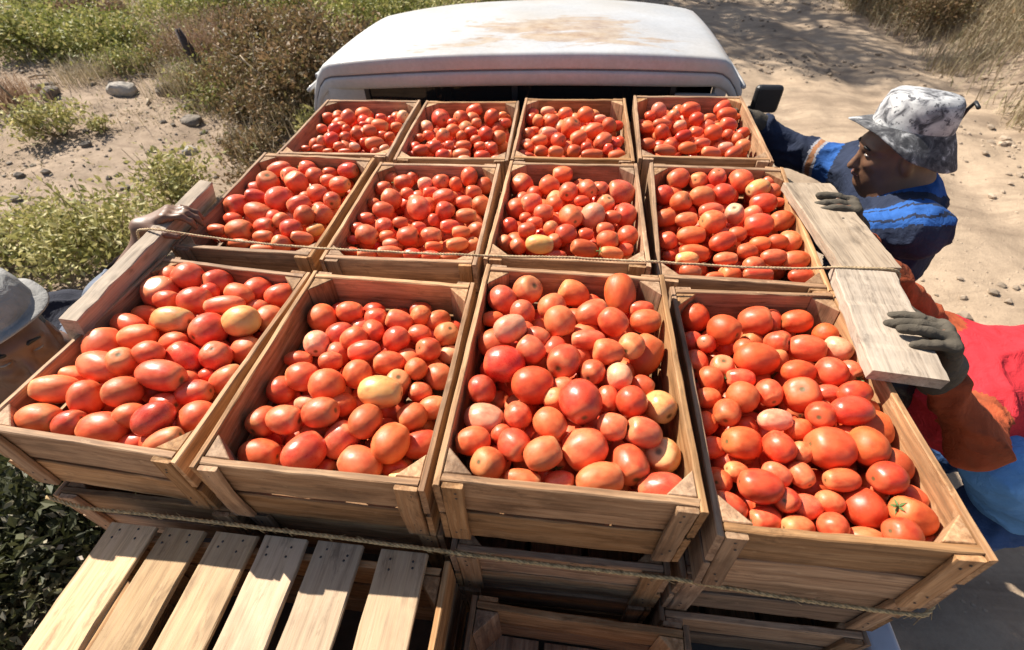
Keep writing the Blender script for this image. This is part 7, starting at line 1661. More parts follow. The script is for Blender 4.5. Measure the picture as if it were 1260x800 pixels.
# ================================================================ people
class SDF:
    """smooth union of rounded primitives on a grid, meshed with surface nets"""
    def __init__(s, lo, hi, h):
        s.lo = np.array(lo, float); s.h = h
        s.n = np.ceil((np.array(hi) - s.lo) / h).astype(int) + 1
        s.F = np.full(s.n, 9.0, np.float32)
    def _win(s, lo, hi, pad):
        a = np.clip(np.floor((np.array(lo) - pad - s.lo) / s.h).astype(int), 0, s.n)
        b = np.clip(np.ceil((np.array(hi) + pad - s.lo) / s.h).astype(int) + 1, 0, s.n)
        if (b <= a).any(): return None, None
        sl = tuple(slice(i, j) for i, j in zip(a, b))
        g = np.meshgrid(*[s.lo[k] + s.h * np.arange(a[k], b[k]) for k in range(3)], indexing='ij')
        return sl, np.stack(g, -1).astype(np.float32)
    def _put(s, sl, d, k, cut=False):
        f = s.F[sl]
        if cut:
            s.F[sl] = np.maximum(f, -d); return
        if k <= 0:
            s.F[sl] = np.minimum(f, d); return
        h = np.clip(0.5 + 0.5 * (f - d) / k, 0, 1)
        s.F[sl] = f * (1 - h) + d * h - k * h * (1 - h)
    def cone(s, a, b, ra, rb, k=0.03):
        a = np.array(a, float); b = np.array(b, float)
        R_ = max(ra, rb) + k
        sl, P = s._win(np.minimum(a, b) - R_, np.maximum(a, b) + R_, 0.03)
        if sl is None: return s
        ab = b - a; L2 = max(ab @ ab, 1e-9)
        t = np.clip(((P - a) @ ab) / L2, 0, 1)
        d = np.linalg.norm(P - (a + t[..., None] * ab), axis=-1) - (ra + (rb - ra) * t)
        s._put(sl, d, k); return s
    def chain(s, pts, rad, k=0.03):
        for i in range(len(pts) - 1):
            s.cone(pts[i], pts[i + 1], rad[i], rad[i + 1], k)
        return s
    def ell(s, c, r, k=0.03, rot=None, cut=False):
        c = np.array(c, float); r = np.array(r, float)
        m = r.max() + k
        sl, P = s._win(c - m, c + m, 0.03)
        if sl is None: return s
        q = P - c
        if rot is not None: q = q @ np.array(rot)
        k0 = np.linalg.norm(q / r, axis=-1); k1 = np.linalg.norm(q / (r * r), axis=-1) + 1e-6
        s._put(sl, k0 * (k0 - 1) / k1, k, cut); return s
    def mesh(s, name, mats, smooth=1, disp=None):
        F = s.F; h = s.h; n = np.array(F.shape)
        I = F < 0
        c = np.zeros(n - 1, int)
        for dx in (0, 1):
            for dy in (0, 1):
                for dz in (0, 1):
                    c += I[dx:n[0] - 1 + dx, dy:n[1] - 1 + dy, dz:n[2] - 1 + dz]
        act = (c > 0) & (c < 8)
        idx = -np.ones(n - 1, np.int64)
        cells = np.argwhere(act)
        idx[act] = np.arange(len(cells))
        acc = np.zeros((len(cells), 3)); cnt = np.zeros(len(cells))
        cor = [(i, j, k) for i in (0, 1) for j in (0, 1) for k in (0, 1)]
        for a in cor:
            for ax in range(3):
                if a[ax]: continue
                b = list(a); b[ax] = 1
                va = F[tuple((cells + a).T)]; vb = F[tuple((cells + np.array(b)).T)]
                m = (va < 0) != (vb < 0)
                t = np.where(m, va / np.where(m, va - vb, 1), 0)
                p = np.tile(np.array(a, float), (len(cells), 1)); p[:, ax] += t
                acc += p * m[:, None]; cnt += m
        V = s.lo + (cells + acc / cnt[:, None]) * h
        Q = []
        for ax in range(3):
            u, v = [(1, 2), (2, 0), (0, 1)][ax]
            sa = [slice(1, n[k] - 1) for k in range(3)]; sa[ax] = slice(0, n[ax] - 1)
            sb = list(sa); sb[ax] = slice(1, n[ax])
            A = I[tuple(sa)]; B = I[tuple(sb)]
            for flip in (0, 1):
                e = np.argwhere((A & ~B) if not flip else (~A & B))
                if not len(e): continue
                base = e.copy()
                for k in range(3):
                    if k != ax: base[:, k] += 1
                def id_(du, dv):
                    q = base.copy(); q[:, u] -= du; q[:, v] -= dv
                    return idx[tuple(q.T)]
                f = np.stack([id_(0, 0), id_(1, 0), id_(1, 1), id_(0, 1)], -1)
                Q.append(f if not flip else f[:, ::-1])
        Q = np.concatenate(Q)
        Q = Q[(Q >= 0).all(1)]
        for _ in range(smooth):
            E = np.concatenate([Q[:, [0, 1]], Q[:, [1, 2]], Q[:, [2, 3]], Q[:, [3, 0]]])
            sm = np.zeros_like(V); ct = np.zeros(len(V))
            np.add.at(sm, E[:, 0], V[E[:, 1]]); np.add.at(sm, E[:, 1], V[E[:, 0]])
            np.add.at(ct, E[:, 0], 1); np.add.at(ct, E[:, 1], 1)
            V = 0.5 * V + 0.5 * sm / np.maximum(ct, 1)[:, None]
        if disp is not None:
            fn = np.cross(V[Q[:, 2]] - V[Q[:, 0]], V[Q[:, 3]] - V[Q[:, 1]])
            nn = np.zeros_like(V)
            for k in range(4): np.add.at(nn, Q[:, k], fn)
            nn /= np.linalg.norm(nn, axis=1)[:, None] + 1e-12
            V = V + nn * disp(V, nn)[:, None]
        return mesh_np(name, V, Q, mats, True)

def cloth_folds(amp, sc=14, seed=3, stretch=None):
    def f(V, nn):
        P = V if stretch is None else V * np.array(stretch)
        w = fbm(P, sc * 0.5, seed, 2, 0.5)
        wp = P + 0.05 * np.stack([vnoise(P, 6, seed + 9 + i) for i in range(3)], -1)
        r = 1 - np.abs(vnoise(wp * np.array([1, 1, 1.5]), sc, seed + 5))
        r2 = 1 - np.abs(vnoise(wp * np.array([1.4, 0.8, 1]), sc * 1.9, seed + 7))
        return amp * (0.45 * w + 0.85 * (r ** 4 - 0.4) + 0.22 * (r2 ** 4 - 0.4))
    return f

def nrm(v):
    v = np.array(v, float); return v / np.linalg.norm(v)

def hand(g, wrist, fdir, palm, thumb_side, curl=(0.25, 0.35, 0.3), sc=1.0, fat=1.0, spread=0.16, k=0.008, thumb_curl=0.3, raise_=(0, 0, 0, 0)):
    """palm, four fingers of unequal length and a thumb. palm = the way the palm faces"""
    f = nrm(fdir); n = np.array(palm, float); n = nrm(n - f * (n @ f)); t = np.cross(f, n) * thumb_side
    w = np.array(wrist, float)
    P = lambda a, b, c: w + sc * (f * a + t * b + n * c)
    # palm as a few rounded bars
    for b0, b1, ra in ((0.012, 0.030, .015), (0.004, 0.010, .0165), (-0.006, -0.011, .016), (-0.014, -0.031, .0145)):
        g.cone(P(0.0, b0, 0), P(0.088 - abs(b1) * 0.25, b1, 0), ra * sc * fat, 0.0125 * sc * fat, 0.014 * sc)
    g.cone(P(0.012, 0.018, 0.008), P(0.045, 0.036, 0.010), .016 * sc * fat, .013 * sc * fat, .014 * sc)
    ln = [(.042, .025, .021), (.046, .029, .022), (.042, .027, .021), (.033, .020, .018)]
    for i, (b, L3) in enumerate(zip((.030, .010, -.011, -.031), ln)):
        p = P(0.088 - abs(b) * 0.25, b, 0)
        a = (1.5 - i) * spread
        ca = raise_[i]
        d0 = f * math.cos(a) + t * math.sin(a)
        r0 = (.0098, .0102, .0097, .0086)[i] * sc * fat
        for j in range(3):
            ca += curl[j] * (1 + 0.10 * math.sin(i * 2.1 + j))
            d = d0 * math.cos(ca) + n * math.sin(ca)
            q = p + d * L3[j] * sc
            g.cone(p, q, r0 * (1 - .08 * j), r0 * (1 - .08 * (j + 1)), k * sc)
            if j == 0: g.ell(p - n * 0.002 * sc, (r0 * 1.12,) * 3, k * sc)
            p = q
    p = P(0.030, 0.030, 0.010)
    d = nrm(f * 0.62 + t * 0.75 + n * 0.2)
    for j, l in enumerate((.036, .030, .026)):
        q = p + d * l * sc
        g.cone(p, q, (.0128, .0115, .0108)[j] * sc * fat, (.0115, .0108, .0092)[j] * sc * fat, k * sc)
        p = q
        d = nrm(d + f * thumb_curl * 0.8 - t * thumb_curl * 0.5 + n * thumb_curl)

def frame(fwd, up):
    f = nrm(fwd); u = np.array(up, float); u = nrm(u - f * (u @ f)); s = np.cross(u, f)   # s: person's left
    return np.stack([f, s, u], 1)     # columns

def head(g, c, Rm, sc=1.0):
    """skull, jaw, brow, nose, lips, ears; local x forward, y left, z up"""
    T = lambda x, y, z: np.array(c) + Rm @ np.array([x, y, z]) * sc
    E = lambda p, r, k=0.02, cut=False: g.ell(T(*p), np.array(r) * sc, k * sc, Rm, cut)
    E((-0.012, 0, 0.030), (0.098, 0.077, 0.090))
    E((0.030, 0, -0.030), (0.062, 0.062, 0.075), .03)
    E((0.045, 0, -0.075), (0.040, 0.043, 0.034), .03)          # jaw
    E((0.074, 0, -0.094), (0.019, 0.024, 0.017), .018)         # chin
    E((0.066, 0, 0.030), (0.030, 0.058, 0.018), .02)           # brow
    for s in (-1, 1):
        E((0.066, s * 0.034, -0.018), (0.024, 0.022, 0.019), .015)   # cheekbone
        E((0.088, s * 0.031, 0.010), (0.012, 0.016, 0.010), .0, True)  # eye socket
        E((0.078, s * 0.031, 0.010), (0.0125, 0.0135, 0.0115), .003)   # eyeball with lids
        E((0.090, s * 0.010, -0.038), (0.012, 0.009, 0.008), .006)     # nostril wing
        E((-0.008, s * 0.078, -0.004), (0.019, 0.010, 0.031), .006)    # ear
        E((-0.002, s * 0.088, -0.002), (0.009, 0.006, 0.016), .0, True)
    g.cone(T(0.086, 0, 0.014), T(0.110, 0, -0.034), 0.008 * sc, 0.0125 * sc, .010 * sc)   # nose
    E((0.086, 0, -0.056), (0.014, 0.025, 0.0065), .006)        # upper lip
    E((0.085, 0, -0.068), (0.013, 0.022, 0.0070), .006)        # lower lip
    E((0.108, 0, -0.0622), (0.018, 0.020, 0.0012), .0, True)

def face_parts(t, c, Rm, sc, inv):
    T = lambda x, y, z: tuple(np.array(c) + Rm @ np.array([x, y, z]) * sc)
    for s in (-1, 1):
        g = MB()
        n = 10
        for (rad, off, mt) in ((0.0128, 0.0, 'eye'),):
            V = []; F = []
            for j in range(7):
                a = PI * j / 6
                for k in range(n):
                    q = 2 * PI * k / n
                    V.append(T(0.0795 + rad * math.cos(a), s * 0.031 + rad * math.sin(a) * math.cos(q), 0.010 + 0.36 * rad * math.sin(a) * math.sin(q)))
            for j in range(6):
                for k in range(n):
                    F.append((j * n + k, j * n + (k + 1) % n, (j + 1) * n + (k + 1) % n, (j + 1) * n + k))
            g.add(V, F)
        e = obj('eye', g.mesh('eye', [M['eye']], True), t); e.matrix_parent_inverse = inv
        d = MB().tube([T(0.0885, s * 0.0325, 0.0095), T(0.0932, s * 0.0325, 0.0092)], 0.0042 * sc, 10)
        e2 = obj('iris', d.mesh('iris', [M['hair']]), e); e2.matrix_parent_inverse = inv
        b = MB().tube([T(0.090, s * 0.014, 0.030), T(0.094, s * 0.028, 0.035), T(0.085, s * 0.048, 0.031)], [0.0042 * sc, 0.0048 * sc, 0.0025 * sc], 6)
        o = obj('eyebrow', b.mesh('eyebrow', [M['hair']], True), t); o.matrix_parent_inverse = inv
    m = MB().tube([T(0.094, -0.024, -0.0625), T(0.1005, -0.010, -0.0612), T(0.102, 0, -0.0618), T(0.1005, 0.010, -0.0612), T(0.094, 0.024, -0.0625)], [0.0022 * sc, 0.0042 * sc, 0.0042 * sc, 0.0042 * sc, 0.0022 * sc], 6)
    o = obj('lips', m.mesh('lips', [M['lip']], True), t); o.matrix_parent_inverse = inv

def skin_mat(name, col):
    m, nt, b = newmat(name)
    v = coords(nt)
    f = noise(nt, v, 22, 4)
    c = ramp(nt, f, [(0.3, tuple(x * 0.8 for x in col)), (0.7, tuple(min(1, x * 1.15) for x in col))])
    L(nt, c, b.inputs['Base Color'])
    b.inputs['Roughness'].default_value = 0.48
    b.inputs['Subsurface Weight'].default_value = 0.10
    b.inputs['Subsurface Radius'].default_value = (0.012, 0.005, 0.003)
    b.inputs['Subsurface Scale'].default_value = 0.5
    bump(nt, b, noise(nt, v, 180, 3), 0.12, 0.002)
    return m

def cloth_mat(name, col, var=0.25, weave=260, dirt=0.0, dirtcol=(0.3, 0.24, 0.17)):
    m, nt, b = newmat(name)
    v = coords(nt)
    f = noise(nt, v, 9, 5, 0.6)
    c = ramp(nt, f, [(0.3, tuple(x * (1 - var) for x in col)), (0.72, tuple(min(1, x * (1 + var)) for x in col))])
    if dirt:
        d = ramp(nt, noise(nt, v, 14, 5, 0.7), [(0.50, (0, 0, 0)), (0.78, (dirt, dirt, dirt))])
        c = mix(nt, d, c, dirtcol)
    L(nt, c, b.inputs['Base Color'])
    b.inputs['Roughness'].default_value = 0.88
    b.inputs['Specular IOR Level'].default_value = 0.2
    wr = noise(nt, v, 26, 4, 0.55, 1.2)
    bp = nt.nodes.new('ShaderNodeBump'); bp.inputs['Strength'].default_value = 0.55; bp.inputs['Distance'].default_value = 0.012
    L(nt, wr, bp.inputs['Height'])
    b2 = nt.nodes.new('ShaderNodeBump'); b2.inputs['Strength'].default_value = 0.35; b2.inputs['Distance'].default_value = 0.002
    L(nt, noise(nt, v, weave, 3, 0.7), b2.inputs['Height']); L(nt, bp.outputs['Normal'], b2.inputs['Normal'])
    L(nt, b2.outputs['Normal'], b.inputs['Normal'])
    return m

M['skin'] = skin_mat('brown_skin', (0.165, 0.082, 0.047))
M['skin2'] = skin_mat('tan_skin', (0.17, 0.088, 0.053))
M['navy'] = cloth_mat('navy_jacket_cloth', (0.022, 0.030, 0.058), 0.35)
M['blueband'] = cloth_mat('bright_blue_cloth', (0.024, 0.088, 0.29), 0.5)
M['stripe'] = cloth_mat('orange_stripe', (0.34, 0.16, 0.08), 0.3)
M['white_s'] = cloth_mat('white_stripe', (0.30, 0.30, 0.33), 0.2)
M['grey_c'] = cloth_mat('grey_collar', (0.34, 0.34, 0.36), 0.2)
M['glove'] = cloth_mat('dusty_glove', (0.085, 0.072, 0.055), 0.4, 320, 0.5, (0.16, 0.14, 0.11))
M['jeans'] = cloth_mat('blue_jeans', (0.045, 0.10, 0.25), 0.35, 320, 0.3, (0.25, 0.24, 0.22))
M['lightblue'] = cloth_mat('light_blue_cloth', (0.13, 0.33, 0.66), 0.25)
M['redshirt'] = cloth_mat('red_shirt_cloth', (0.52, 0.030, 0.040), 0.22, 300)
M['rust'] = cloth_mat('rust_brown_sleeve', (0.36, 0.075, 0.028), 0.4, 300, 0.45, (0.16, 0.075, 0.035))
M['greyblue'] = cloth_mat('faded_grey_blue_sleeve', (0.16, 0.18, 0.225), 0.35, 300)
M['darkshirt'] = cloth_mat('dark_navy_shirt', (0.02, 0.022, 0.034), 0.3)
M['trouser'] = cloth_mat('dark_trousers', (0.045, 0.045, 0.05), 0.3)
M['hair'] = plain('black_hair', (0.012, 0.010, 0.009), 0.5, var=0.3, nscale=120, bstr=0.5, bscale=200)
M['lip'] = plain('dark_lips', (0.16, 0.065, 0.05), 0.5)
M['boot'] = plain('worn_boot_leather', (0.08, 0.055, 0.035), 0.7)
M['eye'] = plain('eye_white', (0.22, 0.19, 0.17), 0.2, var=0.03)

def camo_mat():
    m, nt, b = newmat('white_black_hat_cloth')
    v = coords(nt)
    a = noise(nt, v, 22, 3, 0.6, 0.8)
    c = ramp(nt, a, [(0.36, (0.06, 0.06, 0.065)), (0.45, (0.28, 0.28, 0.29)), (0.54, (0.46, 0.46, 0.46)), (0.7, (0.58, 0.58, 0.57))])
    sp = ramp(nt, noise(nt, v, 60, 3, 0.7), [(0.36, (1, 1, 1)), (0.44, (0, 0, 0))])
    c = mix(nt, sp, c, (0.10, 0.10, 0.11))
    L(nt, c, b.inputs['Base Color'])
    b.inputs['Roughness'].default_value = 0.9
    bump(nt, b, noise(nt, v, 300, 2), 0.3, 0.002)
    return m
M['camo'] = camo_mat()
def brim_mat():
    m, nt, b = newmat('shaded_mottled_hat_brim')
    v = coords(nt)
    a = noise(nt, v, 30, 4, 0.65, 0.6)
    c = ramp(nt, a, [(0.40, (0.035, 0.035, 0.04)), (0.56, (0.12, 0.12, 0.125)), (0.66, (0.42, 0.42, 0.42))])  # hat cloth toned darker, shade on the drooping brim put into the colour
    L(nt, c, b.inputs['Base Color'])
    b.inputs['Roughness'].default_value = 0.9
    return m
M['brim'] = brim_mat()
M['hatgrey'] = cloth_mat('pale_grey_hat_cloth', (0.27, 0.265, 0.255), 0.4, 240, 0.3, (0.25, 0.23, 0.2))

def bucket_hat(t, c, Rm, crown, brimm, rc=0.102, hc=0.105, rb=0.185, droop=0.05, wav=(0.015, 3, 0.4), tilt=lambda a: 0.0):
    n, V, F = 56, [], []
    prof = [(0.0, hc), (rc * .45, hc * 1.0), (rc * .78, hc * .95), (rc * .90, hc * .82), (rc * .97, hc * .45), (rc, 0.0)]
    def ring(rr, z, amp=0.0):
        for k in range(n):
            a = 2 * PI * k / n
            w = 1 + 0.02 * math.sin(3 * a + z * 40)
            zz = z + amp * (wav[0] * math.sin(wav[1] * a + wav[2]) + tilt(a))
            V.append(np.array(c) + Rm @ np.array([rr * 1.10 * w * math.cos(a), rr * 0.95 * w * math.sin(a), zz]))
    def build(profile, name, mat, amps):
        V.clear(); F.clear()
        for (rr, z), am in zip(profile, amps): ring(rr, z, am)
        for i in range(len(profile) - 1):
            for k in range(n):
                k2 = (k + 1) % n
                F.append((i * n + k, (i + 1) * n + k, (i + 1) * n + k2, i * n + k2))
        P = np.array(V)
        P = P + 0.004 * np.stack([vnoise(P, 18, 71 + i) for i in range(3)], -1)
        return obj(name, mesh_np(name, P, np.array(F), [mat], True), t)
    inner = [(rc * .96, 0.0), (rc * .9, hc * .45), (rc * .7, hc * .88), (0.0, hc * .95)]
    cr = build(prof + [(rc * 1.0, -0.004)] + inner, 'hat_crown', crown, [0] * 11)
    up = [(rc * 0.985, 0.004), (rc * 1.03, -0.002), (rc + (rb - rc) * .35, -droop * .30), (rc + (rb - rc) * .7, -droop * .68), (rb, -droop), (rb + .001, -droop - .004), (rb - .002, -droop - .005)]
    dn = [(rc + (rb - rc) * .6, -droop * .60 - .004), (rc * 1.02, -0.007), (rc * .97, -0.004)]
    am = [0, .02, .35, .7, 1, 1, 1, .6, .02, 0]
    build(up + dn, 'hat_brim', brimm, am)
    return cr

def legs_ground(x, y): return h1(x, y)

# ---------------------------------------------------------------- man in the navy jacket, right
def person_jacket():
    t = thing('person', 'person in navy jacket and mottled white bucket hat reaching to the right crates', 'person', None, (1.27, 1.28, GZ))
    def rel(me_name, g, mats, **kw):
        me = g.mesh(me_name, mats, **kw)
        o = obj(me_name, me, t)
        o.matrix_parent_inverse = Matrix.Translation((-1.27, -1.28, -GZ))
        return o
    Hc = np.array([1.165, 1.215, 0.010]); Rm = frame((-0.93, 0.10, -0.22), (0.0, 0, 1))
    shR = np.array([1.20, 1.42, -0.150]); shL = np.array([1.215, 1.015, -0.150])
    elR = np.array([1.02, 1.58, -0.165]); wrR = np.array([0.885, 1.60, -0.075])
    elL = np.array([1.02, 1.055, -0.190]); wrL = np.array([0.875, 1.165, -0.120])
    nk = np.array([1.215, 1.215, -0.085])
    pel = np.array([1.31, 1.20, -0.62])
    gz = h1(1.35, 1.27)
    kneeL, kneeR = np.array([1.30, 1.15, -1.02]), np.array([1.34, 1.40, -1.02])
    ftL, ftR = np.array([1.33, 1.14, gz + .06]), np.array([1.42, 1.42, gz + .06])
    # body: one surface
    g = SDF((0.74, 0.90, gz - .02), (1.60, 1.75, 0.18), 0.0048)
    head(g, Hc, Rm)
    g.cone(nk, Hc + Rm @ np.array([-0.03, 0, -0.05]), .056, .052, .03)
    g.cone(shR, shL, .062, .062, .05).cone(nk, pel, .085, .10, .06).ell((nk + pel) / 2 + np.array([0, 0, .05]), (.10, .14, .24), .05)
    g.ell(pel, (.10, .145, .10), .05)
    for sh, el, wr in ((shR, elR, wrR), (shL, elL, wrL)):
        g.chain([sh, el, wr], [.050, .038, .027], .025)
    for kn, ft, s in ((kneeL, ftL, -1), (kneeR, ftR, 1)):
        g.chain([pel + np.array([0, s * .085, -.02]), kn, ft], [.082, .055, .038], .03)
        g.cone(ft, ft + np.array([-.16, 0, -.03]), .036, .028, .02)
    hand(g, wrR, (-0.80, 0.05, 0.50), (-0.5, -0.1, -0.8), 1, (.35, .55, .5), 1.0, 1.0, .10)
    hand(g, wrL, (-0.70, 0.25, 0.55), (-0.6, -0.1, -0.8), -1, (.35, .55, .5), 1.0, 1.0, .10)
    b = rel('body', g, [M['skin']], smooth=1)
    face_parts(t, Hc, Rm, 1.0, Matrix.Translation((-1.27, -1.28, -GZ)))
    # jacket
    g = SDF((0.86, 0.86, -0.80), (1.60, 1.80, -0.02), 0.0075)
    g.cone(shR, shL, .085, .085, .05).ell((nk + pel) / 2 + np.array([.01, 0, .04]), (.135, .175, .27), .06)
    g.ell(pel + np.array([0, 0, .04]), (.135, .175, .12), .05)
    g.cone(nk + np.array([0.0, 0, -.03]), nk + np.array([-.005, 0, .015]), .085, .066, .03)
    for sh, el, wr in ((shR, elR, wrR), (shL, elL, wrL)):
        g.chain([sh, el, wr + (el - wr) * .12], [.074, .060, .046], .035)
    j = rel('jacket', g, [M['navy'], M['blueband'], M['stripe'], M['white_s']], smooth=2, disp=cloth_folds(.015, 10.5, 21))
    me = j.data
    C = np.array([p.center for p in me.polygons]); 
    mi = np.zeros(len(C), int)
    # bright blue band along the near shoulder with dark stripes, blue collar yoke, stripes on the far arm
    def seg_t(P, a, b):
        ab = b - a; tt = np.clip(((P - a) @ ab) / (ab @ ab), 0, 1)
        return tt, np.linalg.norm(P - (a + tt[:, None] * ab), axis=1)
    up = np.array([0, 0, 1.0])
    pl = [wrL + up * .04 + (elL - wrL) * .55, elL + up * .060, shL + up * .080 + np.array([-.02, -.02, 0]), shL + up * .055 + np.array([.07, .0, 0])]
    dd = np.min([seg_t(C, pl[i], pl[i + 1])[1] for i in range(3)], axis=0)
    mi[dd < .046] = 1
    mi[(dd > .020) & (dd < .027)] = 0
    yk = np.linalg.norm((C - (nk + np.array([.02, 0, -.01]))) / np.array([1, 1.1, .8]), axis=1)
    mi[yk < .115] = 1
    tt, d = seg_t(C, shR, elR)
    near = d < .11
    mi[near & (tt > 0.25) & (tt < .50)] = 1
    mi[near & (tt > .50) & (tt < .54)] = 3
    mi[near & (tt > .54) & (tt < .62)] = 2
    mi[near & (tt > .62) & (tt < .65)] = 3
    me.polygons.foreach_set('material_index', mi)
    g = SDF((1.10, 1.10, -0.14), (1.40, 1.42, -0.01), 0.006)
    g.cone(nk + np.array([0, 0, -.02]), nk + np.array([-.012, 0, .025]), .072, .064, .01)
    g.cone(nk + np.array([0, 0, -.06]), nk + np.array([-.03, 0, .09]), .058, .054, .0)
    rel('collar', g, [M['grey_c']], smooth=2)
    # trousers
    g = SDF((1.02, 0.95, gz - .01), (1.62, 1.62, -0.52), 0.010)
    g.ell(pel, (.125, .165, .12), .05)
    for kn, ft, s in ((kneeL, ftL, -1), (kneeR, ftR, 1)):
        g.chain([pel + np.array([0, s * .085, -.02]), kn, ft + np.array([0, 0, .02])], [.100, .075, .062], .04)
    rel('trousers', g, [M['trouser']], smooth=1, disp=cloth_folds(.012, 9, 33))
    for ft in (ftL, ftR):
        g = SDF(ft - np.array([.26, .09, .10]), ft + np.array([.10, .09, .12]), 0.008)
        g.cone(ft + np.array([0, 0, .08]), ft + np.array([0, 0, -.02]), .05, .046, .02).cone(ft + np.array([.01, 0, -.03]), ft + np.array([-.17, 0, -.035]), .044, .036, .03)
        rel('boot', g, [M['boot']], smooth=1)
    # gloves
    for w_, f_, s_ in ((wrR, (-0.80, 0.05, 0.50), 1), (wrL, (-0.70, 0.25, 0.55), -1)):
        g = SDF(w_ - .17, w_ + .17, 0.0055)
        hand(g, w_, f_, (-0.5, -0.1, -0.8), s_, (.35, .55, .5), 1.0, 1.22, .10)
        g.cone(w_ - nrm(f_) * .03, w_ + nrm(f_) * .02, .042, .034, .02)
        rel('glove', g, [M['glove']], smooth=1)
    # hair under the hat
    g = SDF(Hc - .16, Hc + .16, 0.006)
    T = lambda x, y, z: Hc + Rm @ np.array([x, y, z])
    g.ell(T(-0.030, 0, 0.032), (.092, .083, .088), 0.0, Rm)
    g.ell(T(0.075, 0, -0.02), (.085, .12, .085), 0.0, Rm, True)
    g.ell(T(-0.02, 0, -0.10), (.12, .12, .065), 0.0, Rm, True)
    rel('hair', g, [M['hair']], smooth=1, disp=lambda V, nn: .003 * vnoise(V, 120, 5))
    Rh = frame((-0.90, 0.10, 0.06), (0.02, 0.04, 1))
    hat = bucket_hat(t, T(-0.022, 0, 0.072), Rh, M['camo'], M['brim'], 0.097, 0.090, 0.150, 0.030, (0.006, 3, 0.6), lambda a: 0.026 * math.cos(a - 0.5) - 0.050 * max(0, math.cos(a - 2.3)))
    for o in t.children:
        if o.name.startswith('hat_'):
            o.matrix_parent_inverse = Matrix.Translation((-1.27, -1.28, -GZ))
    kb = T(-0.135, 0.01, 0.085)
    o = obj('hat_cord', MB().tube([kb + np.array([.005, -.03, .03]), kb + np.array([.01, 0, .035]), kb + np.array([.012, .015, .01]), kb + np.array([.008, .02, -.05])], .005, 6).mesh('hat_cord', [M['black']], True), t)
    o.matrix_parent_inverse = Matrix.Translation((-1.27, -1.28, -GZ))
    return t
person_jacket()

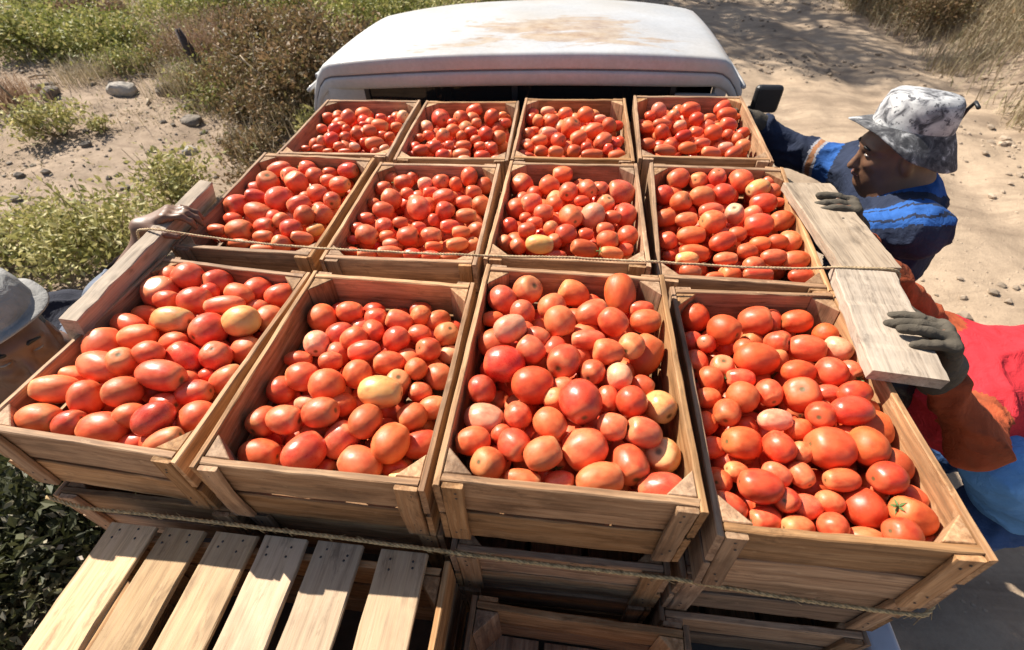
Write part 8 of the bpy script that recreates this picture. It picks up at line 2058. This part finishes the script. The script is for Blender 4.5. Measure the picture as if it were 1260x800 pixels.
# ---------------------------------------------------------------- person in the red shirt, far right
def person_red():
    B = (1.45, 0.62, GZ)
    t = thing('person', 'person in red shirt bending at the right edge, dark gloves on the planks', 'person', None, B)
    inv = Matrix.Translation((-B[0], -B[1], -B[2]))
    def rel(n, g, mats, **kw):
        o = obj(n, g.mesh(n, mats, **kw), t); o.matrix_parent_inverse = inv; return o
    shN = np.array([1.225, 0.52, -0.335]); shF = np.array([1.265, 0.77, -0.355])
    elN = np.array([1.030, 0.295, -0.195]); wrN = np.array([0.918, 0.365, -0.055])
    elF = np.array([1.02, 0.765, -0.135]); wrF = np.array([0.925, 0.825, -0.055])
    nk = np.array([1.15, 0.635, -0.37]); Hc = np.array([1.085, 0.63, -0.44]); Rm = frame((-0.75, 0.05, -0.65), (-0.65, 0, 0.75))
    pel = np.array([1.62, 0.57, -0.56])
    gz = h1(1.5, 0.6)
    knL, knR = np.array([1.45, 0.46, -0.98]), np.array([1.46, 0.78, -0.98])
    ftL, ftR = np.array([1.52, 0.44, gz + .06]), np.array([1.60, 0.80, gz + .06])
    g = SDF((0.72, 0.18, gz - .02), (1.80, 1.02, 0.10), 0.0056)
    head(g, Hc, Rm)
    g.cone(nk, Hc - Rm @ np.array([.03, 0, .04]), .055, .052, .03)
    g.cone(shN, shF, .06, .06, .05).cone(nk + np.array([.06, 0, -.03]), pel, .10, .11, .06).ell(pel, (.11, .15, .11), .05)
    for sh, el, wr in ((shN, elN, wrN), (shF, elF, wrF)):
        g.chain([sh, el, wr], [.040, .028, .023], .02)
    for kn, ft, s in ((knL, ftL, -1), (knR, ftR, 1)):
        g.chain([pel + np.array([0, s * .085, -.02]), kn, ft], [.085, .058, .04], .03)
        g.cone(ft, ft + np.array([-.16, 0, -.03]), .036, .028, .02)
    HN = ((-0.42, 0.10, 0.90), (-0.9, 0.12, -0.42)); HF = ((-0.42, 0.08, 0.90), (-0.9, 0.12, -0.42))
    wn = wrN + np.array([-.004, .0, .022]); wf = wrF + np.array([-.004, 0, .022])
    g.cone(wrN, wn, .027, .025, .02).cone(wrF, wf, .027, .025, .02)
    hand(g, wn, *HN, -1, (.95, .22, .18), 0.95, 1.0, .21, thumb_curl=.25)
    hand(g, wf, *HF, 1, (.95, .22, .18), 0.90, 1.0, .17)
    rel('body', g, [M['skin']], smooth=1)
    # shirt with rust sleeves
    g = SDF((0.84, 0.14, -0.80), (1.86, 1.06, 0.02), 0.0082)
    g.cone(shN, shF, .092, .092, .05).cone(nk + np.array([.10, 0, -.035]), pel + np.array([-.08, 0, .01]), .150, .165, .07)
    g.ell((shN + shF) / 2 + np.array([.17, -.03, -.03]), (.22, .215, .135), .05)
    for sh, el, wr, q in ((shN, elN, wrN, .10), (shF, elF, wrF, .12)):
        g.chain([sh, el, wr + (el - wr) * q], [.066, .041, .033], .04)
    s = rel('shirt', g, [M['redshirt'], M['rust']], smooth=2, disp=cloth_folds(.017, 10, 51))
    C = np.array([p.center for p in s.data.polygons])
    mi = np.zeros(len(C), int)
    def near(a, b, r):
        ab = b - a; tt = np.clip(((C - a) @ ab) / (ab @ ab), 0, 1)
        return np.linalg.norm(C - (a + tt[:, None] * ab), axis=1) < r
    arm = near(elN, wrN, .085) | near(elF, wrF, .085) | near(shN + (elN - shN) * .45, elN, .088) | near(shF + (elF - shF) * .25, elF, .09)
    mi[arm] = 1
    s.data.polygons.foreach_set('material_index', mi)
    g = SDF(nk - .14, nk + .14, 0.007)
    g.cone(nk + np.array([.03, 0, .0]), nk + np.array([-.012, 0, -.012]), .078, .070, .01)
    rel('collar', g, [M['blueband']], smooth=2)
    # blue work coat hem tied round the waist, and jeans
    g = SDF((1.10, 0.20, -0.90), (1.95, 1.0, -0.25), 0.010)
    g.ell(pel + np.array([-.05, 0, -.015]), (.16, .205, .155), .04)
    g.cone(pel + np.array([-.14, -.12, -.02]), np.array([1.275, 0.40, -0.405]), .13, .080, .05)
    rel('light_blue_cloth', g, [M['lightblue']], smooth=1, disp=cloth_folds(.012, 8, 66))
    g = SDF((1.18, 0.24, gz - .01), (1.85, 1.0, -0.50), 0.011)
    g.ell(pel + np.array([0, 0, -.06]), (.14, .18, .12), .05)
    for kn, ft, s_ in ((knL, ftL, -1), (knR, ftR, 1)):
        g.chain([pel + np.array([0, s_ * .085, -.04]), kn, ft + np.array([0, 0, .02])], [.110, .082, .065], .04)
    rel('trousers', g, [M['jeans']], smooth=1, disp=cloth_folds(.013, 9, 43))
    for ft in (ftL, ftR):
        g = SDF(ft - np.array([.26, .09, .10]), ft + np.array([.10, .09, .12]), 0.009)
        g.cone(ft + np.array([0, 0, .08]), ft + np.array([0, 0, -.02]), .05, .046, .02).cone(ft + np.array([.01, 0, -.03]), ft + np.array([-.17, 0, -.035]), .044, .036, .03)
        rel('boot', g, [M['boot']], smooth=1)
    for w0, w_, hd, sd, sp in ((wrN, wn, HN, -1, .21), (wrF, wf, HF, 1, .17)):
        g = SDF(w_ - .20, w_ + .20, 0.0042)
        hand(g, w_, *hd, sd, (.95, .22, .18), 0.95 if sd < 0 else 0.90, 1.06, sp, k=0.005, thumb_curl=.25)
        g.cone(w0 - np.array([-.004, 0, .02]), w_, .034, .030, .02)
        rel('glove', g, [M['glove']], smooth=1, disp=lambda V, nn: .0014 + .0010 * fbm(V, 90, 8, 2))
    g = SDF(Hc - .16, Hc + .16, 0.007)
    T = lambda x, y, z: Hc + Rm @ np.array([x, y, z])
    g.ell(T(-0.022, 0, 0.036), (.100, .088, .096), 0.0, Rm)
    g.ell(T(0.085, 0, -0.035), (.085, .12, .085), 0.0, Rm, True)
    rel('hair', g, [M['hair']], smooth=1, disp=lambda V, nn: .004 * vnoise(V, 110, 5))
    return t
person_red()

# ---------------------------------------------------------------- person at the left edge
def person_left():
    B = (-1.12, 0.36, GZ)
    t = thing('person', 'person in pale grey hat at the left edge, bare hand gripping the upright board', 'person', None, B)
    inv = Matrix.Translation((-B[0], -B[1], -B[2]))
    def rel(n, g, mats, **kw):
        o = obj(n, g.mesh(n, mats, **kw), t); o.matrix_parent_inverse = inv; return o
    Hc = np.array([-1.040, 0.280, -0.085]); Rm = frame((0.84, -0.42, 0.10), (-0.10, 0.10, 1))
    nk = np.array([-1.10, 0.30, -0.180])
    shL = np.array([-1.06, 0.46, -0.235]); shR = np.array([-1.13, 0.22, -0.275])
    elL = np.array([-0.960, 0.470, -0.105]); wrL = np.array([-0.895, 0.600, -0.012])
    elR = np.array([-1.26, 0.34, -0.47]); wrR = np.array([-1.20, 0.52, -0.62])
    pel = np.array([-1.26, 0.62, -0.66]); gz = h1(-1.15, .35)
    knL, knR = np.array([-1.22, 0.76, -1.06]), np.array([-1.22, 0.54, -1.06])
    ftL, ftR = np.array([-1.27, 0.78, gz + .06]), np.array([-1.29, 0.52, gz + .06])
    g = SDF((-1.50, -0.02, gz - .02), (-0.70, 1.0, 0.14), 0.0050)
    head(g, Hc, Rm, 0.95)
    g.cone(nk, Hc - Rm @ np.array([.03, 0, .04]), .055, .052, .03)
    g.cone(shL, shR, .06, .06, .05).cone(nk, pel, .09, .10, .06).ell((nk + pel) / 2, (.10, .14, .25), .05).ell(pel, (.10, .145, .10), .05)
    for sh, el, wr in ((shL, elL, wrL), (shR, elR, wrR)):
        g.chain([sh, el, wr], [.050, .038, .026], .025)
    for kn, ft, s in ((knL, ftL, 1), (knR, ftR, -1)):
        g.chain([pel + np.array([0, s * .085, -.02]), kn, ft], [.082, .055, .038], .03)
        g.cone(ft, ft + np.array([.16, 0, -.03]), .036, .028, .02)
    wl = wrL + np.array([.006, .004, .040])
    g.cone(wrL, wl, .026, .024, .02)
    hand(g, wl, (0.82, 0.42, 0.30), (0.25, 0, -1), -1, (.40, .65, .55), 0.90, 1.0, .06, thumb_curl=.3)
    hand(g, wrR, (0.3, 0.1, -0.9), (0.3, 0.9, 0), 1, (.35, .5, .5), 0.95)
    rel('body', g, [M['skin2']], smooth=1)
    face_parts(t, Hc, Rm, 0.95, inv)
    g = SDF((-1.56, -0.0, -0.86), (-0.80, 0.95, -0.03), 0.0078)
    g.cone(shL, shR, .082, .082, .05).ell((nk + pel) / 2 + np.array([0, 0, .02]), (.135, .175, .28), .06).ell(pel + np.array([0, 0, .04]), (.135, .175, .12), .05)
    for sh, el, wr in ((shL, elL, wrL), (shR, elR, wrR)):
        g.chain([sh, el, wr + (el - wr) * .10], [.072, .054, .040], .035)
    s = rel('shirt', g, [M['darkshirt'], M['greyblue']], smooth=2, disp=cloth_folds(.013, 11, 81))
    C = np.array([p.center for p in s.data.polygons]); mi = np.zeros(len(C), int)
    for sh, el, wr in ((shL, elL, wrL), (shR, elR, wrR)):
        for a, b in ((sh + (el - sh) * .15, el), (el, wr)):
            ab = b - a; tt = np.clip(((C - a) @ ab) / (ab @ ab), 0, 1)
            mi[np.linalg.norm(C - (a + tt[:, None] * ab), axis=1) < .088] = 1
    s.data.polygons.foreach_set('material_index', mi)
    g = SDF((-1.55, 0.3, gz - .01), (-0.9, 1.1, -0.5), 0.011)
    g.ell(pel, (.125, .165, .12), .05)
    for kn, ft, s_ in ((knL, ftL, 1), (knR, ftR, -1)):
        g.chain([pel + np.array([0, s_ * .085, -.02]), kn, ft + np.array([0, 0, .02])], [.100, .075, .062], .04)
    rel('trousers', g, [M['trouser']], smooth=1, disp=cloth_folds(.012, 9, 35))
    for ft in (ftL, ftR):
        g = SDF(ft - np.array([.10, .09, .10]), ft + np.array([.26, .09, .12]), 0.009)
        g.cone(ft + np.array([0, 0, .08]), ft + np.array([0, 0, -.02]), .05, .046, .02).cone(ft + np.array([-.01, 0, -.03]), ft + np.array([.17, 0, -.035]), .044, .036, .03)
        rel('boot', g, [M['boot']], smooth=1)
    T = lambda x, y, z: Hc + Rm @ np.array([x, y, z]) * .95
    g = SDF(Hc - .16, Hc + .16, 0.007)
    g.ell(T(-0.030, 0, 0.032), (.090, .080, .085), 0.0, Rm)
    g.ell(T(0.075, 0, -0.02), (.085, .12, .085), 0.0, Rm, True)
    rel('hair', g, [M['hair']], smooth=1, disp=lambda V, nn: .003 * vnoise(V, 120, 5))
    Rh = frame((0.84, -0.42, 0.02), (-0.52, 0.22, 1))
    bucket_hat(t, T(-0.040, 0, 0.088), Rh, M['hatgrey'], M['hatgrey'], 0.104, 0.070, 0.124, 0.006, (0.005, 4, 0.3))
    for o in t.children:
        if o.name.startswith('hat_'):
            o.matrix_parent_inverse = inv
    return t
person_left()
